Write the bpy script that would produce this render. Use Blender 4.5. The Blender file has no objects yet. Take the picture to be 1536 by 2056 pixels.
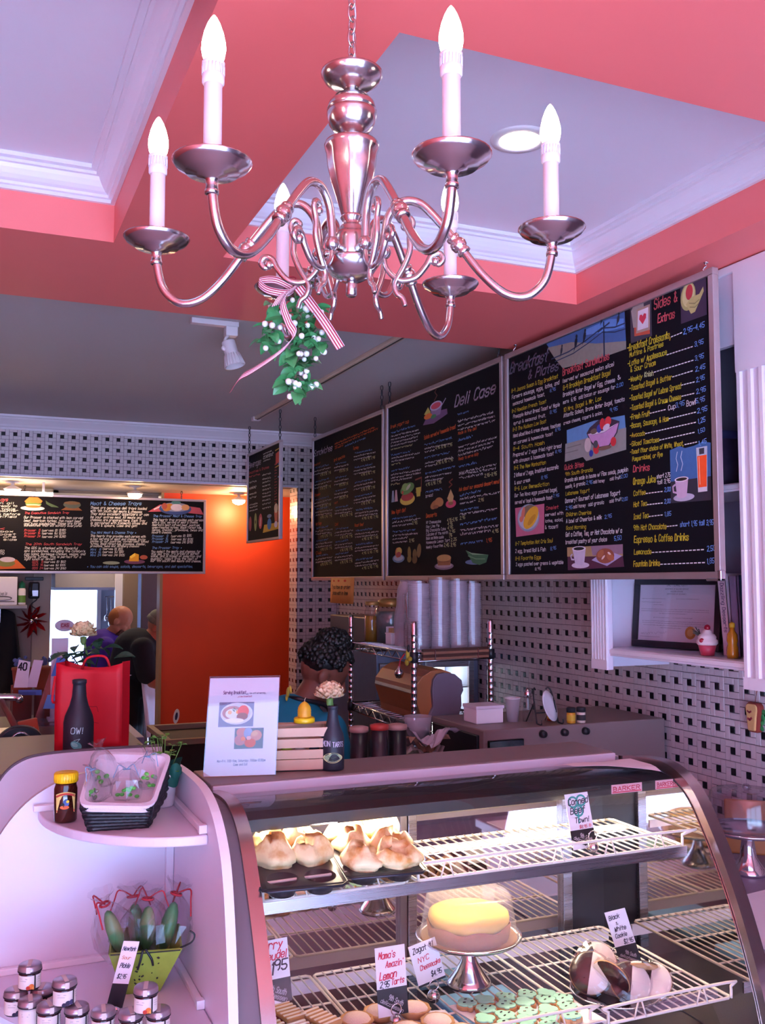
import bpy, bmesh, math, random
from mathutils import Vector, Matrix
PI = math.pi
R = math.radians
random.seed(7)
scene = bpy.context.scene
COL = scene.collection

# ------------------------------------------------------------------ camera
cam_d = bpy.data.cameras.new('camera')
cam = bpy.data.objects.new('camera', cam_d)
COL.objects.link(cam)
cam_d.sensor_fit = 'VERTICAL'
cam_d.sensor_height = 36.0
cam_d.lens = 36.0 * 1940.0 / 2056.0
cam_d.clip_start = 0.02
cam.location = (0, 0, 1.70)
cam.rotation_euler = (R(90 + 4.14), 0, R(-23.18))
scene.camera = cam

# ------------------------------------------------------------------ sky, daylight, exposure
world = bpy.data.worlds.new('world')
scene.world = world
world.use_nodes = True
wn = world.node_tree.nodes
wn['Background'].inputs[0].default_value = (0.40, 0.55, 1.0, 1)
wn['Background'].inputs[1].default_value = 6.6

def area(name, loc, rot, sx, sy, power, col, portal=False, spread=None):
    l = bpy.data.lights.new(name, 'AREA')
    l.shape = 'RECTANGLE'; l.size = sx; l.size_y = sy; l.energy = power; l.color = col
    if portal: l.cycles.is_portal = True
    if spread: l.spread = spread
    o = bpy.data.objects.new(name, l); COL.objects.link(o)
    o.location = loc; o.rotation_euler = rot
    return o
# the sky enters by the shop window behind the camera and by the kitchen window
area('front_window_portal', (-0.2, -2.42, 1.3), (R(90), 0, 0), 4.6, 2.4, 1, (1, 1, 1), True)
area('kitchen_window_portal', (0.98, 10.44, 1.3), (R(-90), 0, 0), .66, 1.0, 1, (1, 1, 1), True)

# the midday sun on the pavement outside the shop window
sun_d = bpy.data.lights.new('sun', 'SUN'); sun_d.energy = 165; sun_d.angle = R(.6); sun_d.color = (.40, .58, 1.0)
sun = bpy.data.objects.new('sun', sun_d); COL.objects.link(sun); sun.rotation_euler = (R(33), 0, R(12))
vs = scene.view_settings
vs.view_transform = 'Standard'; vs.look = 'None'; vs.gamma = 1.0; vs.exposure = 0.0
vs.use_curve_mapping = False
scene.display_settings.display_device = 'sRGB'

# ------------------------------------------------------------------ helpers
class MB:
    """collects verts and faces of ONE mesh"""
    def __init__(s): s.v = []; s.f = []; s.mi = []; s.c = 0
    def add(s, vs, fs):
        n = len(s.v); s.v += [tuple(q) for q in vs]
        for f in fs: s.f.append(tuple(i + n for i in f)); s.mi.append(s.c)
        return s
    def box(s, x0, y0, z0, x1, y1, z1, M=None):
        p = [(x0,y0,z0),(x1,y0,z0),(x1,y1,z0),(x0,y1,z0),(x0,y0,z1),(x1,y0,z1),(x1,y1,z1),(x0,y1,z1)]
        if M: p = [M @ Vector(q) for q in p]
        return s.add(p, [(0,3,2,1),(4,5,6,7),(0,1,5,4),(1,2,6,5),(2,3,7,6),(3,0,4,7)])
    def cbox(s, cx, cy, cz, sx, sy, sz, M=None):
        return s.box(cx-sx/2, cy-sy/2, cz-sz/2, cx+sx/2, cy+sy/2, cz+sz/2, M)
    def tube(s, pts, r, n=8, closed=False, caps=True):
        P = [Vector(q) for q in pts]; m = len(P)
        rr = [r]*m if not isinstance(r, (list, tuple)) else r
        T = []
        for i in range(m):
            a = P[i-1] if (i or closed) else P[i]
            b = P[(i+1) % m] if (i < m-1 or closed) else P[i]
            d = b - a
            T.append(d.normalized() if d.length > 1e-9 else Vector((0,0,1)))
        up = Vector((0,0,1)) if abs(T[0].z) < .9 else Vector((1,0,0))
        N = T[0].cross(up).normalized(); vs = []
        for i in range(m):
            if i:
                N = N - T[i]*N.dot(T[i])
                if N.length < 1e-6: N = T[i].orthogonal()
                N.normalize()
            Bn = T[i].cross(N)
            for k in range(n):
                a = 2*PI*k/n
                vs.append(P[i] + (N*math.cos(a) + Bn*math.sin(a))*rr[i])
        fs = []
        for i in range(m if closed else m-1):
            j = (i+1) % m
            for k in range(n):
                l = (k+1) % n
                fs.append((i*n+k, i*n+l, j*n+l, j*n+k))
        if caps and not closed:
            fs.append(tuple(range(n-1, -1, -1))); fs.append(tuple((m-1)*n+k for k in range(n)))
        return s.add(vs, fs)
    def lathe(s, prof, n=24, o=(0,0,0), M=None, sx=1, sy=1):
        vs = []; fs = []; idx = []
        for r, z in prof:
            if r < 1e-6:
                idx.append([len(vs)]*n); vs.append(Vector((0,0,z)))
            else:
                b = len(vs); idx.append([b+k for k in range(n)])
                for k in range(n):
                    a = 2*PI*k/n; vs.append(Vector((r*math.cos(a)*sx, r*math.sin(a)*sy, z)))
        for i in range(len(prof)-1):
            for k in range(n):
                l = (k+1) % n
                q = [idx[i][k], idx[i][l], idx[i+1][l], idx[i+1][k]]
                q2 = []
                for t in q:
                    if t not in q2: q2.append(t)
                if len(q2) > 2: fs.append(tuple(q2))
        if M: vs = [M @ q for q in vs]
        o = Vector(o)
        return s.add([q + o for q in vs], fs)
    def ball(s, c, r, nu=14, nv=9, M=None, jit=0):
        if not isinstance(r, (tuple, list)): r = (r, r, r)
        vs = [Vector((0,0,-1))]; fs = []
        for j in range(1, nv):
            t = -PI/2 + PI*j/nv
            for i in range(nu):
                a = 2*PI*i/nu; vs.append(Vector((math.cos(t)*math.cos(a), math.cos(t)*math.sin(a), math.sin(t))))
        vs.append(Vector((0,0,1))); L = len(vs)-1
        for i in range(nu):
            fs.append((0, 1+(i+1) % nu, 1+i))
            for j in range(nv-2):
                a = 1+j*nu; fs.append((a+i, a+(i+1) % nu, a+nu+(i+1) % nu, a+nu+i))
            fs.append((L, 1+(nv-2)*nu+i, 1+(nv-2)*nu+(i+1) % nu))
        out = []
        for q in vs:
            k = 1 + (random.uniform(-jit, jit) if jit else 0)
            q = Vector((q.x*r[0]*k, q.y*r[1]*k, q.z*r[2]*k))
            if M: q = M @ q
            out.append(q + Vector(c))
        return s.add(out, fs)
    def prism(s, poly, c0, c1, fn):
        n = len(poly)
        vs = [fn(a, b, c0) for a, b in poly] + [fn(a, b, c1) for a, b in poly]
        fs = [tuple(range(n-1, -1, -1)), tuple(range(n, 2*n))]
        for i in range(n): fs.append((i, (i+1) % n, n+(i+1) % n, n+i))
        return s.add(vs, fs)
    def face(s, pts): return s.add(pts, [tuple(range(len(pts)))])
    def strip(s, A, Bp):
        n = len(A)
        return s.add(list(A)+list(Bp), [(i, i+1, n+i+1, n+i) for i in range(n-1)])

def root_of(p):
    while p.parent: p = p.parent
    return p
def obj(mb, name, mats, parent=None, smooth=False, bev=0, kind=None, label=None, solid=0, sub=0, seg=2):
    me = bpy.data.meshes.new(name)
    off = root_of(parent).location if parent else Vector((0,0,0))
    me.from_pydata([tuple(Vector(q)-off) for q in mb.v], [], mb.f)
    if not isinstance(mats, (list, tuple)): mats = [mats]
    for m in mats: me.materials.append(m)
    if len(mats) > 1: me.polygons.foreach_set('material_index', mb.mi)
    if smooth: me.polygons.foreach_set('use_smooth', [True]*len(me.polygons))
    me.update()
    o = bpy.data.objects.new(name, me); COL.objects.link(o)
    if parent: o.parent = parent
    if solid:
        m = o.modifiers.new('solid', 'SOLIDIFY'); m.thickness = solid; m.offset = 0
    if bev:
        m = o.modifiers.new('bevel', 'BEVEL'); m.width = bev; m.segments = seg; m.limit_method = 'ANGLE'; m.angle_limit = R(40)
    if sub:
        m = o.modifiers.new('sub', 'SUBSURF'); m.levels = sub; m.render_levels = sub
    if smooth and bev == 0 and not sub:
        pass
    if kind: o['kind'] = kind
    if label: o['label'] = label
    return o
def auto_smooth(o, deg=40):
    me = o.data
    me.polygons.foreach_set('use_smooth', [True]*len(me.polygons))
    try: me.set_sharp_from_angle(angle=R(deg))
    except Exception: pass
    return o
def tag(o, label, cat, group=None):
    o['label'] = label; o['category'] = cat
    if group: o['group'] = group
    return o
def thing(name, label, cat, loc=(0,0,0), group=None):
    o = bpy.data.objects.new(name, None); COL.objects.link(o)
    o.empty_display_size = .05; o.location = loc
    return tag(o, label, cat, group)
def struct(mb, name, mats, smooth=False, bev=0):
    return obj(mb, name, mats, None, smooth, bev, 'structure')
def dup(root, loc, rot=None, label=None, group=None, sc=None):
    def cp(o, par):
        c = o.copy(); COL.objects.link(c); c.parent = par
        for ch in o.children: cp(ch, c)
        return c
    r = cp(root, None); r.location = loc
    if rot is not None: r.rotation_euler = rot if isinstance(rot, (tuple, list)) else (0, 0, rot)
    if sc: r.scale = (sc, sc, sc) if not isinstance(sc, (tuple, list)) else sc
    if label: r['label'] = label
    if group: r['group'] = group
    return r
def catmull(P, k=6, closed=False):
    P = [Vector(p) for p in P]; n = len(P); out = []
    rng = range(n) if closed else range(n-1)
    for i in rng:
        p0 = P[(i-1) % n] if (closed or i > 0) else P[0]
        p1 = P[i]; p2 = P[(i+1) % n]
        p3 = P[(i+2) % n] if (closed or i < n-2) else P[-1]
        for j in range(k):
            t = j/k
            out.append(.5*((2*p1)+(p2-p0)*t+(2*p0-5*p1+4*p2-p3)*t*t+(3*p1-p0-3*p2+p3)*t**3))
    if not closed: out.append(P[-1])
    return out

# ------------------------------------------------------------------ materials (all procedural)
def lin(h):
    h = h.lstrip('#'); c = [int(h[i:i+2], 16)/255 for i in (0, 2, 4)]
    return tuple((x/12.92 if x <= .04045 else ((x+.055)/1.055)**2.4) for x in c) + (1,)
def M(name, hexc, rough=.5, metal=0, var=.06, nscale=30, bump=0, bscale=120, spec=.5, coat=0, sss=0, aniso=0):
    m = bpy.data.materials.new(name); m.use_nodes = True
    nt = m.node_tree; b = nt.nodes['Principled BSDF']; c = lin(hexc)
    b.inputs['Roughness'].default_value = rough; b.inputs['Metallic'].default_value = metal
    b.inputs['Specular IOR Level'].default_value = spec
    if coat: b.inputs['Coat Weight'].default_value = coat; b.inputs['Coat Roughness'].default_value = .08
    if aniso: b.inputs['Anisotropic'].default_value = aniso
    if sss:
        b.inputs['Subsurface Weight'].default_value = sss; b.inputs['Subsurface Radius'].default_value = (.01, .004, .002)
    tc = nt.nodes.new('ShaderNodeTexCoord')
    no = nt.nodes.new('ShaderNodeTexNoise'); no.inputs['Scale'].default_value = nscale; no.inputs['Detail'].default_value = 4
    nt.links.new(tc.outputs['Object'], no.inputs['Vector'])
    mx = nt.nodes.new('ShaderNodeMix'); mx.data_type = 'RGBA'
    mx.inputs['A'].default_value = tuple(min(1, x*(1-var)) for x in c[:3]) + (1,)
    mx.inputs['B'].default_value = tuple(min(1, x*(1+var)) for x in c[:3]) + (1,)
    nt.links.new(no.outputs['Fac'], mx.inputs['Factor']); nt.links.new(mx.outputs['Result'], b.inputs['Base Color'])
    if bump:
        n2 = nt.nodes.new('ShaderNodeTexNoise'); n2.inputs['Scale'].default_value = bscale; n2.inputs['Detail'].default_value = 3
        nt.links.new(tc.outputs['Object'], n2.inputs['Vector'])
        bp = nt.nodes.new('ShaderNodeBump'); bp.inputs['Strength'].default_value = bump; bp.inputs['Distance'].default_value = .002
        nt.links.new(n2.outputs['Fac'], bp.inputs['Height']); nt.links.new(bp.outputs['Normal'], b.inputs['Normal'])
    return m
def GL(name, tint='ffffff', refl=.09, rough=.02, power=1.0):
    """thin clear sheet: see-through with Fresnel reflections"""
    m = bpy.data.materials.new(name); m.use_nodes = True
    nt = m.node_tree; nt.nodes.clear()
    o = nt.nodes.new('ShaderNodeOutputMaterial'); mix = nt.nodes.new('ShaderNodeMixShader')
    t = nt.nodes.new('ShaderNodeBsdfTransparent'); t.inputs[0].default_value = lin(tint)
    g = nt.nodes.new('ShaderNodeBsdfGlossy'); g.inputs['Roughness'].default_value = rough
    lw = nt.nodes.new('ShaderNodeLayerWeight'); lw.inputs[0].default_value = .5
    pw = nt.nodes.new('ShaderNodeMath'); pw.operation = 'POWER'; pw.inputs[1].default_value = 4*power
    nt.links.new(lw.outputs['Facing'], pw.inputs[0])
    mr = nt.nodes.new('ShaderNodeMapRange'); mr.inputs['To Min'].default_value = refl; mr.inputs['To Max'].default_value = 1
    nt.links.new(pw.outputs[0], mr.inputs['Value'])
    nt.links.new(mr.outputs[0], mix.inputs[0]); nt.links.new(t.outputs[0], mix.inputs[1]); nt.links.new(g.outputs[0], mix.inputs[2])
    nt.links.new(mix.outputs[0], o.inputs[0])
    return m
def EM(name, col, strength):
    m = bpy.data.materials.new(name); m.use_nodes = True
    b = m.node_tree.nodes['Principled BSDF']
    b.inputs['Base Color'].default_value = (.9, .9, .9, 1)
    b.inputs['Emission Color'].default_value = tuple(col) + (1,); b.inputs['Emission Strength'].default_value = strength
    return m
def brushed(name, hexc, rough=.3, axis='Z', sc=400):
    m = M(name, hexc, rough, 1, .08, 20)
    nt = m.node_tree; b = nt.nodes['Principled BSDF']
    tc = nt.nodes.new('ShaderNodeTexCoord'); mp = nt.nodes.new('ShaderNodeMapping')
    s = {'X': (3, sc, sc), 'Y': (sc, 3, sc), 'Z': (sc, sc, 3)}[axis]
    mp.inputs['Scale'].default_value = s
    no = nt.nodes.new('ShaderNodeTexNoise'); no.inputs['Scale'].default_value = 1
    nt.links.new(tc.outputs['Object'], mp.inputs[0]); nt.links.new(mp.outputs[0], no.inputs['Vector'])
    mr = nt.nodes.new('ShaderNodeMapRange'); mr.inputs['To Min'].default_value = rough*.75; mr.inputs['To Max'].default_value = rough*1.3
    nt.links.new(no.outputs['Fac'], mr.inputs['Value']); nt.links.new(mr.outputs[0], b.inputs['Roughness'])
    return m
_fl = {}
def flat(hexc):
    if hexc not in _fl: _fl[hexc] = M('paint_' + hexc, hexc, .8, 0, .12, 60)
    return _fl[hexc]

m_coral = M('coral_paint', 'E0645F', .55, 0, .03, 4, .05, 300)
m_white = M('white_ceiling_paint', 'EEE6EE', .7, 0, .02, 5, .05, 300)
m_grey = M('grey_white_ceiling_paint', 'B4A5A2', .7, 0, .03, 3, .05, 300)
m_crown = M('white_gloss_trim', 'EFE9F0', .35, 0, .02, 8)
m_orange = M('orange_wall_paint', 'DE4414', .5, 0, .05, 5, .06, 250)
m_tile = M('white_mosaic_tile', 'D2C2C2', .25, 0, .07, 14)
m_tileb = M('black_mosaic_tile', '17131C', .2, 0, .1, 14)
m_grout = M('dark_grout', '4A3440', .9, 0, .1, 200)
m_floor = M('pale_floor_tile', 'AAAAB0', .45, 0, .08, 6)
m_beige = M('beige_wall', 'A08C80', .7, 0, .05, 5)
m_black = M('chalkboard_black', '100D14', .75, 0, .15, 6, spec=.12)
m_alu = M('champagne_aluminium', 'B59F9F', .38, .7, .05, 40)
m_chrome = M('chrome', 'D8D4DA', .12, 1, .03, 20)
m_nickel = brushed('brushed_nickel', 'CDC6C6', .2, 'Z', 500)
m_steel = brushed('brushed_steel', 'A9A0A4', .28, 'X', 600)
m_steelv = brushed('brushed_steel_dark', '8B8084', .35, 'Z', 600)
m_lam = M('white_laminate', 'E2D8E6', .35, 0, .03, 10)
m_wire = M('white_coated_wire', 'F0E6DA', .35, 0, .03, 60)
m_paper = M('white_paper', 'EFEAF2', .7, 0, .02, 50)
m_dark = M('dark_plastic', '1A1720', .4, 0, .1, 40)
def MILK(name, hexc, clear=.5):
    m = bpy.data.materials.new(name); m.use_nodes = True
    b = m.node_tree.nodes['Principled BSDF']; b.inputs['Base Color'].default_value = lin(hexc); b.inputs['Roughness'].default_value = .18
    b.inputs['Alpha'].default_value = 1-clear; return m
m_glass = GL('clear_glass', 'f6f6f8', .05)
m_plastic = GL('clear_plastic', 'eae6ee', .10, .12)
m_cello = GL('crinkled_cellophane', 'f8f8fa', .07, .10)
# ------------------------------------------------------------------ the room
XR, YB, ZS, ZC, ZR = 2.45, 6.57, 2.67, 2.86, 2.76      # right wall, back wall, soffit, coffer ceiling, rear ceiling
struct(MB().box(-9, -12, -.12, 9, -2.6, -.02), 'pavement', M('pale_pavement', 'B4B0AA', .8, 0, .06, 3))
struct(MB().box(-3.2, -2.6, -.1, 3.6, 10.7, 0), 'floor', m_floor)
CF = [(-.93, .357, 1.5, 2.79), (.675, 1.935, 1.5, 2.79)]
b = MB()
xs = [-3.1, -.93, .357, .675, 1.935, 2.55]; ys = [-2.5, 1.5, 2.79, 3.45]
for i in range(5):
    for j in range(3):
        if j == 1 and i in (1, 3): continue
        b.face([(xs[i], ys[j], ZS), (xs[i], ys[j+1], ZS), (xs[i+1], ys[j+1], ZS), (xs[i+1], ys[j], ZS)])
for x0, x1, y0, y1 in CF:
    for p, q in (((x0,y0),(x1,y0)), ((x1,y0),(x1,y1)), ((x1,y1),(x0,y1)), ((x0,y1),(x0,y0))):
        b.face([p+(ZS,), q+(ZS,), q+(ZC,), p+(ZC,)])
b.face([(-3.1, 3.45, ZS), (2.55, 3.45, ZS), (2.55, 3.45, ZC), (-3.1, 3.45, ZC)])
struct(b, 'ceiling', m_coral)
for k, (x0, x1, y0, y1) in enumerate(CF):
    struct(MB().box(x0-.02, y0-.02, ZC, x1+.02, y1+.02, ZC+.03), 'ceiling', m_white)
    prof = [(0, 2.778), (.012, 2.778), (.012, 2.788), (.02, 2.79), (.022, 2.797), (.03, 2.802), (.038, 2.812), (.046, 2.826), (.05, 2.836), (.058, 2.838), (.058, 2.846), (.073, 2.848), (.073, ZC+.001)]
    b = MB(); rings = []
    for p, z in prof: rings.append([(x0+p, y0+p, z), (x1-p, y0+p, z), (x1-p, y1-p, z), (x0+p, y1-p, z)])
    for i in range(len(prof)-1):
        for s in range(4):
            t = (s+1) % 4
            b.face([rings[i][s], rings[i+1][s], rings[i+1][t], rings[i][t]])
    struct(b, 'trim_%d' % (k+1), m_crown)
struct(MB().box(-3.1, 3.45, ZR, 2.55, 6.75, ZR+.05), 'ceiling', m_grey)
# crown moulding of the rear ceiling, along the back wall and the right wall
prof = [(0, 2.672), (.012, 2.672), (.012, 2.686), (.022, 2.69), (.028, 2.702), (.045, 2.722), (.058, 2.736), (.062, 2.744), (.078, 2.747), (.078, ZR+.001)]
b = MB()
for i in range(len(prof)-1):
    (p, z), (q, w) = prof[i], prof[i+1]
    b.face([(-3, YB-p, z), (XR-p, YB-p, z), (XR-q, YB-q, w), (-3, YB-q, w)])
    b.face([(XR-p, YB-p, z), (XR-p, 3.46, z), (XR-q, 3.46, w), (XR-q, YB-q, w)])
struct(b, 'trim_3', m_crown)

def uvmap(kind):
    if kind == 'right': return lambda u, v, d: (XR - d, -u, v)          # u = -Y seen from the room
    if kind == 'back': return lambda u, v, d: (u, YB - d, v)
    if kind == 'jamb': return lambda u, v, d: (2.154 - d, -u, v)
P_T = .0715
def tilewall(parent, kind, u0, u1, v0, v1, uc, vc, single=None):
    """pinwheel mosaic: four 1x2 tiles round a black square, each with its own edges; dark joints recessed"""
    f = uvmap(kind); s = P_T/3; g = .0011
    i0 = math.floor((u0-uc)/P_T)-1; i1 = math.ceil((u1-uc)/P_T)+1
    j0 = math.floor((v0-vc)/P_T)-1; j1 = math.ceil((v1-vc)/P_T)+1
    big = MB(); protos = {}; ninst = 0
    o = Vector(f(0, 0, 0)); U = Vector(f(1, 0, 0))-o; V = Vector(f(0, 1, 0))-o; D = Vector(f(0, 0, 1))-o
    rects = [(0, 2, 2, 3, 0), (2, 3, 1, 3, 0), (1, 3, 0, 1, 0), (0, 1, 0, 2, 0), (1, 2, 1, 2, 1)]
    for i in range(i0, i1):
        for j in range(j0, j1):
            bu = uc - P_T/2 + i*P_T; bv = vc - P_T/2 + j*P_T
            one = single and single(bu, bv)
            for k, (a0, a1, c0, c1, mt) in enumerate(rects):
                ua, ub, va, vb = bu+a0*s+g, bu+a1*s-g, bv+c0*s+g, bv+c1*s-g
                ua, ub, va, vb = max(ua, u0), min(ub, u1), max(va, v0), min(vb, v1)
                if ub-ua < .003 or vb-va < .003: continue
                if one:
                    key = (k, round(ub-ua, 4), round(vb-va, 4))
                    cu, cv = (ua+ub)/2, (va+vb)/2
                    if key not in protos:
                        t = MB(); hu, hv = (ub-ua)/2, (vb-va)/2; e = .0012
                        c = [(-hu, -hv), (hu, -hv), (hu, hv), (-hu, hv)]; ci = [(-hu+e, -hv+e), (hu-e, -hv+e), (hu-e, hv-e), (-hu+e, hv-e)]
                        pts = [U*a+V*q for a, q in c] + [U*a+V*q+D*.003 for a, q in c] + [U*a+V*q+D*.0042 for a, q in ci]
                        t.add(pts, [(0,1,5,4),(1,2,6,5),(2,3,7,6),(3,0,4,7),(4,5,9,8),(5,6,10,9),(6,7,11,10),(7,4,8,11),(8,9,10,11)])
                        me = bpy.data.meshes.new('tile'); me.from_pydata([tuple(q) for q in t.v], [], t.f); me.materials.append(m_tileb if mt else m_tile)
                        protos[key] = me
                    q = bpy.data.objects.new('tile', protos[key]); COL.objects.link(q); q.parent = parent
                    q.location = o + U*cu + V*cv + D*random.uniform(-.0003, .0003); ninst += 1
                else:
                    big.c = mt; d = .0042 + random.uniform(-.0003, .0003)
                    c = [(ua, va), (ub, va), (ub, vb), (ua, vb)]
                    big.add([f(x, y, 0) for x, y in c] + [f(x, y, d) for x, y in c], [(0,1,5,4),(1,2,6,5),(2,3,7,6),(3,0,4,7),(4,5,6,7)])
    obj(big, 'tile_field', [m_tile, m_tileb], parent, kind='stuff')
    return ninst
wr = struct(MB().box(XR, -2.5, 0, XR+.12, 7.5, ZC), 'wall_right', m_grout)
tilewall(wr, 'right', -6.57, -1.55, .80, 2.665, -2.853, 1.189,
         lambda u, v: -3.16 < u < -2.36 and 1.10 < v < 1.41)
# back wall: header over the kitchen pass, pier at the corner
wb = struct(MB().box(-3.1, YB, 2.38, 2.154, 6.74, ZR).box(2.154, YB, 0, XR, 6.74, ZR), 'wall_back', m_grout)
tilewall(wb, 'back', -2.9, 2.154, 2.386, 2.672, .182, 2.644)
tilewall(wb, 'back', 2.156, XR, .8, 2.672, .182+28*P_T-.0005, 2.644)
tilewall(wb, 'jamb', -6.74, -6.57, .8, 2.378, -6.651, 2.644)
struct(MB().box(-3, YB-.006, 2.372, 2.154, YB+.02, 2.386), 'trim_4', m_lam)
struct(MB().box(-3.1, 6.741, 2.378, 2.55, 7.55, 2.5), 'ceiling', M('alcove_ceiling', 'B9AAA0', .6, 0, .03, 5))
struct(MB().box(2.46, 6.741, 0, 2.58, 7.4, 2.378), 'wall_alcove_right', m_orange)
struct(MB().box(1.352, 7.4, 0, 2.55, 7.5, 2.378), 'wall_orange', m_orange)
struct(MB().box(1.335, 7.388, 0, 1.356, 7.51, 2.378), 'trim_5', M('tan_edge_trim', 'A6825C', .5))
struct(MB().box(-3.1, 7.4, 0, .50, 7.5, 2.378), 'wall_left_of_pass', m_beige)
struct(MB().box(.43, 7.375, 0, .555, 7.52, 2.378), 'door_1', M('beige_door_casing', 'A59685', .5), bev=.006)
# side and front of the shop (behind the camera), with the shop window the daylight enters by
struct(MB().box(-3.2, -2.5, 0, -3.05, 7.5, ZC), 'wall_left', m_coral)
struct(MB().box(-3.1, -2.55, 0, 2.57, -2.4, .1).box(-3.1, -2.55, 2.5, 2.57, -2.4, ZC).box(-3.1, -2.55, .1, -2.5, -2.4, 2.5).box(2.1, -2.55, .1, 2.57, -2.4, 2.5), 'wall_front', m_coral)
b = MB()
for x in (-2.5, -.98, .56, 2.04): b.box(x, -2.52, .1, x+.06, -2.44, 2.5)
b.box(-2.5, -2.52, .1, 2.1, -2.44, .16).box(-2.5, -2.52, 2.44, 2.1, -2.44, 2.5)
wf = struct(b, 'window_1', m_dark)
# kitchen behind the pass
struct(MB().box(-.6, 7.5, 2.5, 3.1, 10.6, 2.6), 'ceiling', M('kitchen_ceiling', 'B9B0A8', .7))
struct(MB().box(-.7, 7.5, 0, -.6, 10.6, 2.6), 'wall_kitchen_left', m_lam)
struct(MB().box(3.1, 7.5, 0, 3.2, 10.6, 2.6), 'wall_kitchen_right', m_beige)
b = MB().box(-.7, 10.45, 0, .62, 10.6, 2.6).box(1.28, 10.45, 0, 3.2, 10.6, 2.6).box(.62, 10.45, 0, 1.28, 10.6, .8).box(.62, 10.45, 1.8, 1.28, 10.6, 2.6)
struct(b, 'wall_kitchen_back', M('kitchen_blue_grey', '9AA0B4', .5))
b = MB().box(.62, 10.42, .8, .66, 10.5, 1.8).box(1.24, 10.42, .8, 1.28, 10.5, 1.8).box(.62, 10.42, 1.75, 1.28, 10.5, 1.8).box(.62, 10.42, .8, 1.28, 10.5, .85)
struct(b, 'window_2', m_crown)
struct(MB().box(-3.2, 7.5, 2.36, .6, 7.52, 2.6).box(.5, 7.5, 2.36, 3.2, 7.52, 2.6), 'trim_6', m_beige)
# ------------------------------------------------------------------ single-stroke chalk lettering
GLY = dict(x.split('=', 1) for x in '''a=4536160503123243 4642
b=0802 0516364543321203
c=4536160503123243
d=4842 4536160503123243
e=04444536160503123243
f=38281712 0636
g=4536160503123243 46413010
h=0802 0516364542
i=2622 2728
j=26211000 2728
k=0802 4604 1542
l=2822
m=0602 05162522 25364542
n=0602 0516364542
o=160503123243453616
p=0600 0516364543321203
q=4640 4536160503123243
r=0602 05163645
s=45361605143443321203
t=282332 0646
u=0603123243 4642
v=062246
w=0612253246
x=0642 4602
y=0623 4600
z=06460242
A=022842 1434
B=02082837463505 3544433202
C=4738180703123243
D=02082846443202
E=48080242 0535
F=480802 0535
G=473818070312324345 4525
H=0802 4842 0545
I=1838 2822 1232
J=4843321203
K=0802 4805 0542
L=080242
M=0208244842
N=02084248
O=180703123243473818
P=02083847463505
Q=180703123243473818 3442
R=02083847463505 2542
S=473818070615354443321203
T=0848 2822
U=080312324348
V=082248
W=0812263248
X=0842 4802
Y=082548 2522
Z=08480242
0=180703123243473818
1=172822
2=07183847460242
3=071838474635 15354443321203
4=32380444
5=480805354443321203
6=3818070312324344351504
7=084812
8=15060718384746351504031232434435
9=46351506071838474332
.=2122
,=2210
-=0545
$=473818070615354443321203 2921
&=42160718271603122244
!=2824 2322
'=2827
(=38272332
)=18272312
/=0248
#=1218 3238 0646 0444
:=2526 2223
*=1434 2325 1335 1533
~=0242
?=0718384625 2322
+=1434 2325'''.split('\n'))
def gl(ch):
    return [[(int(s[i]), int(s[i+1])) for i in range(0, len(s)-1, 2)] for s in GLY.get(ch, '').split(' ') if len(s) > 3]
NARROW = {'i': (2, 1.1), 'l': (2, 1.1), '.': (2, 1.0), ',': (2, 1.4), "'": (2, 1.0), '!': (2, 1.1), ':': (2, 1.1), 'I': (2, 2.4), '1': (1.5, 2.2), 't': (2, 3.4), 'f': (1.5, 3.2), ' ': (0, 2.6), '(': (2.5, 1.8), ')': (1.5, 1.8), '-': (2, 3.4)}
def text(mb, s, P, L, h, fn, slant=.12, w=.09, ang=0, jit=.25, d=.0015, align='l'):
    """write s from P=(u,v), L wide (None: natural), capital height h, on the surface fn(u,v,d)"""
    adv = []; x = 0
    for ch in s:
        c, wd = NARROW.get(ch, (2, 4.0)); adv.append((x - (c - wd/2))); x += wd + 1.5
    tot = max(x-1.5, 1); k = h/6.0; sx = (L/tot) if L else k*.85
    if align == 'c': P = (P[0]-tot*sx/2*math.cos(ang), P[1]-tot*sx/2*math.sin(ang))
    ca, sa = math.cos(ang), math.sin(ang); hw = h*w/2
    for ch, ox in zip(s, adv):
        dy = random.uniform(-jit, jit)
        for st in gl(ch):
            pts = []
            for gx, gy in st:
                yy = (gy-2+dy)*k; xx = (gx+ox)*sx + slant*yy
                pts.append((P[0]+xx*ca-yy*sa, P[1]+xx*sa+yy*ca))
            stroke(mb, pts, hw, fn, d)
def stroke(mb, pts, hw, fn, d=.0015):
    for (x0, y0), (x1, y1) in zip(pts[:-1], pts[1:]):
        dx, dy = x1-x0, y1-y0; l = math.hypot(dx, dy)
        if l < 1e-6: continue
        dx, dy = dx/l*hw, dy/l*hw
        a = (x0-dx*.7, y0-dy*.7); c = (x1+dx*.7, y1+dy*.7)
        mb.face([fn(a[0]+dy, a[1]-dx, d), fn(c[0]+dy, c[1]-dx, d), fn(c[0]-dy, c[1]+dx, d), fn(a[0]-dy, a[1]+dx, d)])
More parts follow.
